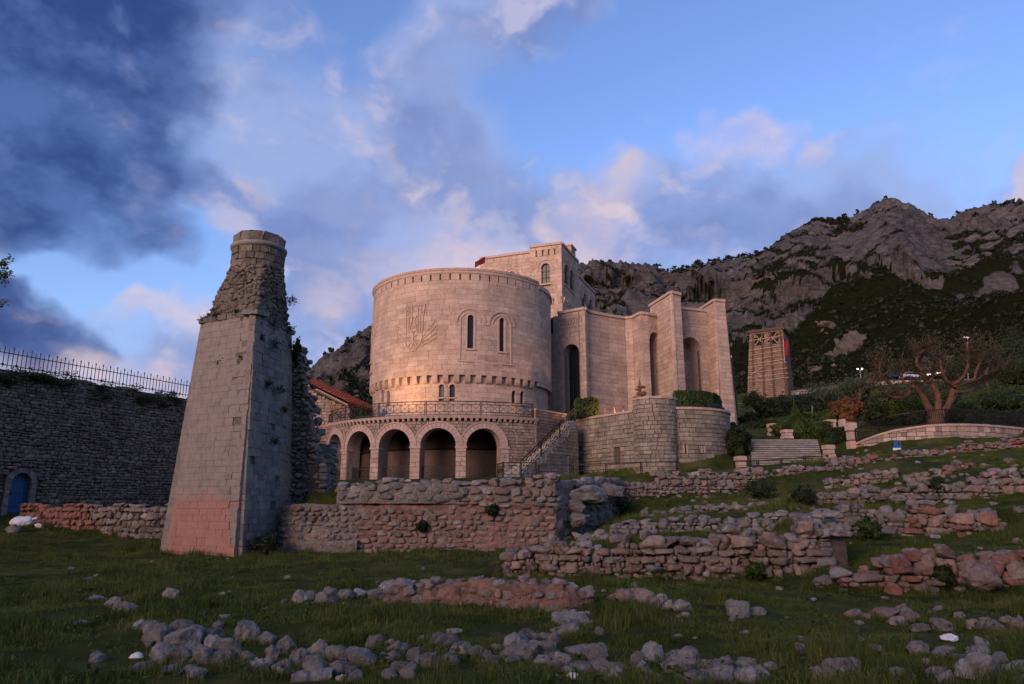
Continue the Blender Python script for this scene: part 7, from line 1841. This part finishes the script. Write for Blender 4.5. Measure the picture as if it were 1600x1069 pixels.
# ------------------------------------------------------------------ old pollarded tree
tr = thing('pollarded_tree', W(1463, 662, 54), 'old pollarded tree with thick red-brown spreading boughs', 'tree')
TY = 54.0
def tb(pts, rads, dy, mat='bark', name='bough', n=9):
    m_ = len(pts); P = [W(x, y, TY + dy * i / max(m_ - 1, 1)) for i, (x, y) in enumerate(pts)]
    Q = []; R_ = []
    for i in range(m_ - 1):
        for f in (0, .25, .5, .75):
            p_, q_ = P[max(i - 1, 0)], P[i]; r_, s_ = P[i + 1], P[min(i + 2, m_ - 1)]
            Q.append(.5 * ((2 * q_) + (-p_ + r_) * f + (2 * p_ - 5 * q_ + 4 * r_ - s_) * f * f + (-p_ + 3 * q_ - 3 * r_ + s_) * f ** 3) + rng.normal(size=3) * .02); R_.append(rads[i] * (1 - f) + rads[i + 1] * f)
    Q.append(P[-1]); R_.append(rads[-1]); b = MB(); b.tube(Q, [r * (.95 if name == 'trunk' else .72) * random.uniform(.85, 1.2) for r in R_], n); b.build(name, M[mat], tr, True); return Q, R_
tips = []
tb([(1463, 672), (1463, 658), (1461, 645)], [.75, .60, .50], 0, name='trunk', n=14)
for pts, rad, dy in (([(1458, 652), (1448, 632), (1436, 612), (1425, 602)], [.42, .34, .28, .22], -1.0), ([(1425, 603), (1418, 616), (1405, 622), (1390, 619), (1382, 612)], [.22, .22, .2, .18, .14], -1.5), ([(1403, 621), (1396, 608), (1388, 596), (1376, 592), (1360, 598)], [.17, .17, .15, .12, .1], -1.0), ([(1388, 598), (1378, 588), (1374, 572), (1378, 560)], [.14, .13, .12, .1], -.6), ([(1425, 602), (1412, 596), (1408, 582), (1410, 570)], [.2, .15, .13, .1], .8),
                     ([(1465, 650), (1466, 630), (1463, 612), (1455, 600), (1446, 592), (1440, 578), (1436, 562)], [.40, .33, .30, .27, .24, .2, .14], .5), ([(1440, 578), (1432, 568), (1436, 555), (1444, 546)], [.18, .15, .12, .1], -.8), ([(1452, 598), (1458, 584), (1462, 566), (1460, 548)], [.2, .16, .14, .1], 1.5),
                     ([(1470, 650), (1482, 632), (1488, 615), (1489, 600), (1492, 596)], [.40, .33, .29, .26, .2], .6), ([(1489, 602), (1478, 594), (1472, 580), (1470, 562)], [.22, .18, .14, .1], -1.2), ([(1490, 600), (1504, 590), (1512, 574), (1513, 556), (1510, 540)], [.22, .18, .14, .11, .08], -1.0), ([(1490, 604), (1505, 600), (1520, 596), (1540, 585), (1556, 578), (1570, 573)], [.2, .18, .15, .12, .1, .07], 1.2), ([(1520, 596), (1526, 580), (1532, 562), (1530, 545)], [.14, .12, .1, .08], -.8), ([(1492, 612), (1512, 612), (1530, 600), (1548, 594)], [.18, .15, .12, .09], 2.0), ([(1540, 586), (1545, 570), (1552, 555)], [.11, .09, .07], 1.0)):
    Q, R_ = tb(pts, rad, dy); tips.append((Q, R_))
b = MB(); LP = []
for Q, R_ in tips:
    L = len(Q)
    for k in range(34):
        i = random.randrange(L // 2, L); p = Vector(Q[i]); d = Vector((random.gauss(0, .8), random.gauss(0, .8), random.uniform(.1, 1.2))).normalized(); l = random.uniform(.5, 1.6); e = p + d * l * .55 + Vector((0, 0, .1)); g = e + (d + Vector((random.gauss(0, .5), random.gauss(0, .5), .4))).normalized() * l * .5
        b.tube([p, e, g], [.035, .022, .008], 4, cap=False)
        for _ in range(10): f = random.random() * 1.2; LP.append(np.array(e * (1 - f) + g * f) + rng.normal(size=3) * .16)
tag(b.build('twigs', M['twig'], tr), kind='stuff')
LP = np.array(LP); V, Fq, Tn = leaf_cloud(LP, np.zeros_like(LP) + np.array([0, 0, .4]), rng.uniform(.05, .12, len(LP)), rng.random(len(LP))); mesh_obj('crown', V, Fq, M['treeleaf'], tr, False, Tn)

# leafy branch of a tree just outside the left edge
lt = thing('leafy_tree', (-19.5, 22.5, .2), 'green leafy tree whose branch tips enter at the left edge', 'tree')
def simple_tube(P, R_, name, parent, m, n=8): b = MB(); b.tube(P, R_, n); return b.build(name, m, parent, True)
simple_tube([(-19.5, 22.5, 0), (-19.4, 22.6, 2.5), (-19.0, 22.4, 5), (-19.2, 22.3, 7)], [.28, .24, .2, .14], 'trunk', lt, M['greybark'])
LP = []
tw = MB()
brs = [((-19.0, 22.4, 5), W(-60, 430, 22.3), W(22, 408, 22)), ((-19.1, 22.4, 5.6), W(-50, 410, 22.6), W(24, 432, 22.2)), ((-19.0, 22.4, 4.6), W(-60, 470, 22.3), W(16, 470, 22.1)), ((-19.2, 22.3, 6.6), W(-120, 380, 22.8), W(-20, 400, 22.6)), ((-19.2, 22.3, 6.8), (-21.5, 22, 8.5), (-23, 22, 9)), ((-19.2, 22.3, 6), (-21, 24, 7.5), (-22, 25, 8)), ((-19.1, 22.4, 6.2), (-19.5, 20.5, 7.8), (-19.8, 19.5, 8.6))]
for a, m_, e in brs:
    a, m_, e = (np.array(x, float) for x in (a, m_, e)); tw.tube([a, m_, e], [.09, .04, .012], 5)
    for k in range(14):
        f = random.uniform(.35, 1.0); p = (1 - f) ** 2 * a + 2 * f * (1 - f) * m_ + f * f * e; g = p + rng.normal(size=3) * np.array([.22, .22, .22]); tw.tube([p, (p + g) / 2 + rng.normal(size=3) * .03, g], [.012, .009, .004], 4, cap=False)
        for _ in range(26): ff = random.random(); LP.append(p * (1 - ff) + g * ff + rng.normal(size=3) * .06)
tag(tw.build('twigs', M['greybark'], lt), kind='stuff'); LP = np.array(LP); V, Fq, Tn = leaf_cloud(LP, np.zeros_like(LP) + np.array([0, 0, .6]), rng.uniform(.035, .07, len(LP)), rng.random(len(LP))); mesh_obj('crown', V, Fq, M['hedge_bright'], lt, False, Tn)

# olive-like trees of the far garden
def small_tree(label, px, py, Y, hpx, wpx, m='olive', n=2600):
    c = W(px, py, Y); k = math.hypot(c[1], c[2]) / FPX; h, w = hpx * k, wpx * k; t = thing('garden_tree', c, label, 'tree', 'trees of the far garden')
    b = MB(); b.tube([c - np.array([0, 0, .5]), c + np.array([.1, 0, h * .3]), c + np.array([-.1, 0, h * .55])], [.22, .16, .1], 7); b.build('trunk', M['greybark'], t, True)
    b = MB(); pts = []
    for i in range(9):
        d = rng.normal(size=3); d[2] = abs(d[2]) + .2; d /= np.linalg.norm(d); e = c + np.array([0, 0, h * .5]) + d * np.array([w * .42, w * .42, h * .42]); b.tube([c + np.array([0, 0, h * .35]), (c + np.array([0, 0, h * .5]) + e) / 2, e], [.1, .06, .02], 5)
        P = rng.normal(size=(n // 9, 3)) * np.array([w * .14, w * .14, h * .12]) + e; pts.append(P)
    b.build('limbs', M['greybark'], t, True); P = np.concatenate(pts); V, Fq, Tn = leaf_cloud(P, np.zeros_like(P) + np.array([0, 0, .3]), rng.uniform(.08, .2, len(P)), rng.random(len(P))); mesh_obj('crown', V, Fq, M[m], t, False, Tn)
small_tree('dark round tree below the watch tower, nearest the castle', 1216, 658, 92, 36, 34, 'hedge_dark'); small_tree('pale twiggy tree before the far rampart', 1285, 648, 105, 52, 46, 'olive', 1300); small_tree('grey-green tree at the middle of the far garden', 1345, 640, 115, 50, 60, 'olive'); small_tree('dark tree right behind the pollarded tree', 1545, 620, 110, 70, 80, 'hedge_dark'); small_tree('dark tree at the right edge on the far slope', 1610, 600, 115, 90, 80, 'hedge_dark'); small_tree('tree at the far left of the castle corner garden', 1178, 650, 100, 34, 26, 'hedge_dark')

# ------------------------------------------------------------------ parked cars, lamp posts
def car(label, px, py, Y, col, yaw):
    c = W(px, py, Y); t = thing('parked_car', c, label, 'car', 'cars parked on the far road'); ca, sa = math.cos(yaw), math.sin(yaw); m = plain_mat('car_paint', col, .3, .2, .05, spec=.5)
    f = lambda x, y, z: (c[0] + x * ca - y * sa, c[1] + x * sa + y * ca, c[2] + z)
    def ext(prof, w, name, mm, par, ins=.0):
        b = MB(); n = len(prof); vs = [f(x, s * (w - ins * (z > .9)), z) for s in (-1, 1) for x, z in prof]; b.add(vs, [tuple(range(n))[::-1], tuple(range(n, 2 * n))] + [(i, (i + 1) % n, n + (i + 1) % n, n + i) for i in range(n)]); return b.build(name, mm, par)
    ext([(-2.1, .35), (2.1, .35), (2.15, .62), (2.05, .82), (1.1, .95), (-1.9, .98), (-2.15, .75)], .86, 'body', m, t)
    ext([(1.05, .94), (.35, 1.42), (-1.1, 1.45), (-1.85, .97)], .80, 'cabin_glass', M['glass'], t, .1); ext([(.32, 1.42), (-1.08, 1.45), (-1.05, 1.50), (.25, 1.47)], .70, 'roof', m, t)
    for x in (-1.3, 1.3):
        for s in (-.8, .8):
            b = MB(); n = 12; vs = [f(x + .31 * math.cos(a), s + d, .31 + .31 * math.sin(a)) for d in (-.1, .1) for a in np.linspace(0, 2 * math.pi, n, endpoint=False)]; b.add(vs, [tuple(range(n)), tuple(range(n, 2 * n))[::-1]] + [(i, (i + 1) % n, n + (i + 1) % n, n + i) for i in range(n)]); b.build('wheel', M['black'], t)
    for s in (-.6, .6): b = MB(); b.box(f(2.1, s, .68), .1, .3, .14, yaw); b.build('headlight', M['whitesack'], t)
car('dark car at the left end of the far parking row', 1372, 592, 150, (.02, .022, .03), .1); car('dark blue car behind the left boughs', 1396, 592, 150, (.015, .03, .09), .1); car('white car with blue windows in the far row', 1424, 593, 149, (.5, .52, .56), .15); car('silver car behind the middle bough', 1466, 590, 149, (.42, .45, .52), 2.6); car('dark car at the right end of the far row', 1500, 592, 150, (.02, .02, .022), .1)
rd = MB(); qr = [W(1340, 597, 150), W(1560, 593, 150)]; rd.add([qr[0] + np.array([0, -3, -.3]), qr[1] + np.array([0, -3, -.3]), qr[1] + np.array([0, 6, 0]), qr[0] + np.array([0, 6, 0])] + [x + np.array([0, yy, -1.5]) for x, yy in ((qr[0], -3), (qr[1], -3), (qr[1], 6), (qr[0], 6))], HEX); tag(rd.build('far_road', M['paving']), kind='structure')
def lamp(label, px, py_base, py_top, Y, double):
    a, c = W(px, py_base, Y), W(px, py_top, Y); c[0] = a[0] if double else c[0]; t = thing('street_lamp', a, label, 'street lamp'); b = MB(); b.tube([a - np.array([0, 0, .5]), c], [.08, .05], 6); b.build('post', M['lamp_body'], t)
    if double:
        b = MB(); b.bar(c + np.array([-.4, 0, 0]), c + np.array([.4, 0, 0]), .06); b.build('arm', M['lamp_body'], t)
        for s in (-.42, .42): mesh_obj('globe', ICO2 * .15 + c + np.array([s, 0, .2]), ICO2F, M['lit_white'], t, True)
    else:
        b = MB(); b.add([c + np.array(x) for x in ((-.7, -.15, 0), (.15, -.15, -.1), (.15, .15, -.1), (-.7, .15, 0), (-.6, -.1, .22), (.15, -.1, .12), (.15, .1, .12), (-.6, .1, .22))], HEX); b.build('lamp_head', M['whitesack'], t)
lamp('double globe street lamp left of the old tree', 1346, 600, 578, 140, True); lamp('tall single street lamp above the old tree', 1512, 595, 528, 120, False)
for lab, px, y0, y1, Y in (('thin dark post by the cone shrub', 1240, 690, 622, 60), ('grey post behind the square shrub', 1269, 668, 634, 70), ('thin post beside the castle corner', 1174, 670, 655, 72)):
    a, c = W(px, y0, Y), W(px, y1, Y); t = thing('metal_post', a, lab, 'post'); b = MB(); b.tube([a - np.array([0, 0, .4]), c], .07, 6); b.build('shaft', M['postgrey'] if 'grey' in lab else M['iron'], t); b = MB(); b.lathe(c, [(.1, 0), (.1, .12), (.02, .18)], 8); b.build('cap', M['iron'], t)
# weeds rooted in masonry joints
pierw = []; curtw = []
for i, (px, py, Y, s) in enumerate(((346, 566, 25.75, .3), (378, 561, 25.2, .2), (428, 540, 26.3, .35), (437, 610, 26.6, .3), (420, 600, 26.0, .2), (408, 528, 25.5, .2), (430, 690, 26.0, .2), (445, 640, 26.8, .2), (318, 500, 26.3, .25), (400, 490, 25.1, .3), (425, 505, 26.4, .3), (452, 515, 27.6, .3), (455, 470, 27.2, .3), (460, 540, 28.0, .35), (370, 488, 25.5, .25), (340, 494, 25.9, .25))):
    p = W(px, py, Y); P = rng.normal(size=(150, 3)) * s * np.array([.35, .35, .32]) + p; V, Fq, Tn = leaf_cloud(P, np.zeros_like(P), rng.uniform(.02, .05, 150), rng.random(150)); t = thing('wall_weed', p, 'small weed tuft', 'weed', 'weeds rooted in the pier'); pierw.append((p[2], t)); mesh_obj('leaves', V, Fq, M['hedge_dark'], t, False, Tn)
    b = MB()
    for k in range(5): b.tube([p, p + rng.normal(size=3) * s * .5], [.008, .004], 3, cap=False)
    b.build('stems', M['twig'], t)
for i in range(26):
    u = random.uniform(lwp.u_px(0, 8), lwp.u_px(280, 8)); p = lwp.at(u, ZLW - random.uniform(-.1, .9), .1); s = random.uniform(.3, .7); P = rng.normal(size=(260, 3)) * s * np.array([.45, .45, .3]) + p; V, Fq, Tn = leaf_cloud(P, np.zeros_like(P), rng.uniform(.03, .07, 260), rng.random(260)); t = thing('wall_weed', p, 'dark weed tuft', 'weed', 'weeds along the curtain wall top'); curtw.append((u, t)); mesh_obj('leaves', V, Fq, M['hedge_dark'], t, False, Tn)

NTH = ['first', 'second', 'third', 'fourth', 'fifth', 'sixth', 'seventh', 'eighth', 'ninth', 'tenth', 'eleventh', 'twelfth'] + ['%dth' % k for k in range(13, 40)]
for k, (z, t) in enumerate(sorted(pierw, key=lambda q: -q[0])): t['label'] = 'small weed tuft rooted in the pier masonry, %s from the top' % NTH[k]
for k, (u, t) in enumerate(sorted(curtw, key=lambda q: q[0])): t['label'] = 'dark weed tuft on the curtain wall top, %s along from the frame edge' % NTH[k]
# ------------------------------------------------------------------ grass: one mass of tufts
def tuft_mesh(name, n, h, spread, lean, w):
    V = []; Fq = []; T = []
    for i in range(n):
        a = random.random() * 6.283; r = spread * math.sqrt(random.random()); x, y = r * math.cos(a), r * math.sin(a); hh = h * random.uniform(.5, 1.15); la = random.random() * 6.283; ln = lean * hh * random.uniform(.2, 1.2); ww = w * random.uniform(.7, 1.3); pa = random.random() * 6.283; px_, py_ = math.cos(pa) * ww / 2, math.sin(pa) * ww / 2
        b0 = len(V); V += [(x - px_, y - py_, -.02), (x + px_, y + py_, -.02), (x + ln * .35 * math.cos(la) + px_ * .7, y + ln * .35 * math.sin(la) + py_ * .7, hh * .6), (x + ln * .35 * math.cos(la) - px_ * .7, y + ln * .35 * math.sin(la) - py_ * .7, hh * .6), (x + ln * math.cos(la), y + ln * math.sin(la), hh)]
        Fq += [(b0, b0 + 1, b0 + 2, b0 + 3), (b0 + 3, b0 + 2, b0 + 4)]; t = random.random(); T += [t] * 5
    return V, Fq, T
tufts = bpy.data.collections.new('grass_tuft_shapes')
for i, (n, h, sp_, ln, w) in enumerate(((56, .032, .17, 1.0, .007), (50, .052, .16, .9, .008), (42, .085, .14, .8, .009), (26, .18, .12, .6, .010))):
    V, Fq, T = tuft_mesh('grass_tuft', n, h, sp_, ln, w); me = np_mesh('grass_tuft', V, Fq, False, T); me.materials.append(M['grass']); tufts.objects.link(bpy.data.objects.new('grass_tuft_%d' % i, me))
NG = 52000
Yg = 5.5 * (36 / 5.5) ** rng.random(NG); Xg = (rng.random(NG) * 2 - 1) * (Yg * .80 + 1.0)
cl = fbm2(Xg * .6, Yg * .6, 4) * 1.5; cl2 = fbm2(Xg * 1.7 + 40, Yg * 1.7, 3)
Zg = np.array([h0(x, y) for x, y in zip(Xg, Yg)]) + bumps(Xg, Yg)
slopeg = np.array([abs(h0(x + .15, y + .15) - h0(x - .15, y - .15)) for x, y in zip(Xg, Yg)])
inp = (np.abs(Xg + 10.4) < 1.6) & (np.abs(Yg - 26.8) < 1.6)
keep = (slopeg < .35) & ~inp & (cl2 > -.14) & (rng.random(NG) < .75 + cl * 1.2)
Xg, Yg, Zg, cl, cl2 = (a[keep] for a in (Xg, Yg, Zg, cl, cl2))
kind_ = np.clip(np.floor(1.1 + cl * 3.4 + rng.normal(size=len(Xg)) * .8), 0, 3).astype(np.int32)
scl = rng.uniform(.75, 1.3, len(Xg)) * np.where(Yg > 16, 1.0 + (Yg - 16) * .025, 1.0)
# taller growth at the foot of walls and stones
ex = []
for o in bpy.data.objects:
    if o.name.split('.')[0] in ('stone', 'small_stone', 'boulder', 'cap_stone') and o.type == 'MESH':
        p = o.matrix_world.translation if o.parent is None else o.matrix_basis.translation
        if p[1] < 27 and p[2] < hgt(p[0], p[1]) + .35 and random.random() < .55:
            for _ in range(3): ex.append((p[0] + random.gauss(0, .22), p[1] - random.uniform(.05, .35), random.choice((1, 2, 2, 3)), random.uniform(.6, 1.1)))
for px in range(250, 880, 3):
    p = from_px(px, 872 + random.uniform(-6, 4)); ex.append((p[0], min(p[1], 25.8) - random.random() * .5, random.choice((1, 2, 3)), random.uniform(.7, 1.3)))
ex = np.array(ex); Zx = np.array([hgt(x, y) for x, y in ex[:, :2]])
GX = np.concatenate([np.stack([Xg, Yg, Zg], 1), np.stack([ex[:, 0], ex[:, 1], Zx], 1)]); GK = np.concatenate([kind_, ex[:, 2].astype(np.int32)]); GS = np.concatenate([scl, ex[:, 3]])
gme = bpy.data.meshes.new('grass'); gme.vertices.add(len(GX)); gme.vertices.foreach_set('co', GX.astype(np.float32).ravel()); gme.materials.append(M['grass'])
for nm, typ, dat in (('tuft', 'INT', GK), ('size', 'FLOAT', GS.astype(np.float32)), ('yaw', 'FLOAT', (rng.random(len(GX)) * 6.283).astype(np.float32))):
    at = gme.attributes.new(nm, typ, 'POINT'); at.data.foreach_set('value', dat)
WP = []
for k in range(420):
    i = random.randrange(len(GX)); c0 = GX[i]
    if c0[1] > 24: continue
    n_ = random.randint(14, 40); s_ = random.uniform(.08, .2); WP.append(c0 + rng.normal(size=(n_, 3)) * np.array([s_, s_, s_ * .3]) + np.array([0, 0, s_ * .45]))
WP = np.concatenate(WP); V, Fq, Tn = leaf_cloud(WP, np.zeros_like(WP) + np.array([0, 0, 1.2]), rng.uniform(.02, .045, len(WP)), rng.random(len(WP)))
tag(mesh_obj('meadow_weeds', V, Fq, M['hedge'], None, False, Tn), 'low broad-leaved weeds scattered through the lawn grass', 'weeds', kind='stuff')
go = bpy.data.objects.new('grass', gme); COL.objects.link(go); tag(go, 'short green grass with taller tufts covering the lawn and terraces', 'grass', kind='stuff')
ng_ = bpy.data.node_groups.new('grass_scatter', 'GeometryNodeTree'); ng_.interface.new_socket('Geometry', in_out='INPUT', socket_type='NodeSocketGeometry'); ng_.interface.new_socket('Geometry', in_out='OUTPUT', socket_type='NodeSocketGeometry')
gi, gout = ng_.nodes.new('NodeGroupInput'), ng_.nodes.new('NodeGroupOutput'); iop = ng_.nodes.new('GeometryNodeInstanceOnPoints'); ci = ng_.nodes.new('GeometryNodeCollectionInfo'); ci.inputs['Collection'].default_value = tufts; ci.inputs['Separate Children'].default_value = True; ci.inputs['Reset Children'].default_value = True
def attr(nm, typ): a = ng_.nodes.new('GeometryNodeInputNamedAttribute'); a.data_type = typ; a.inputs['Name'].default_value = nm; return a.outputs['Attribute']
cx = ng_.nodes.new('ShaderNodeCombineXYZ'); lk = ng_.links.new
lk(attr('yaw', 'FLOAT'), cx.inputs['Z']); lk(gi.outputs[0], iop.inputs['Points']); lk(ci.outputs[0], iop.inputs['Instance']); iop.inputs['Pick Instance'].default_value = True; lk(attr('tuft', 'INT'), iop.inputs['Instance Index']); lk(cx.outputs[0], iop.inputs['Rotation']); lk(attr('size', 'FLOAT'), iop.inputs['Scale']); lk(iop.outputs[0], gout.inputs[0])
md = go.modifiers.new('scatter', 'NODES'); md.node_group = ng_
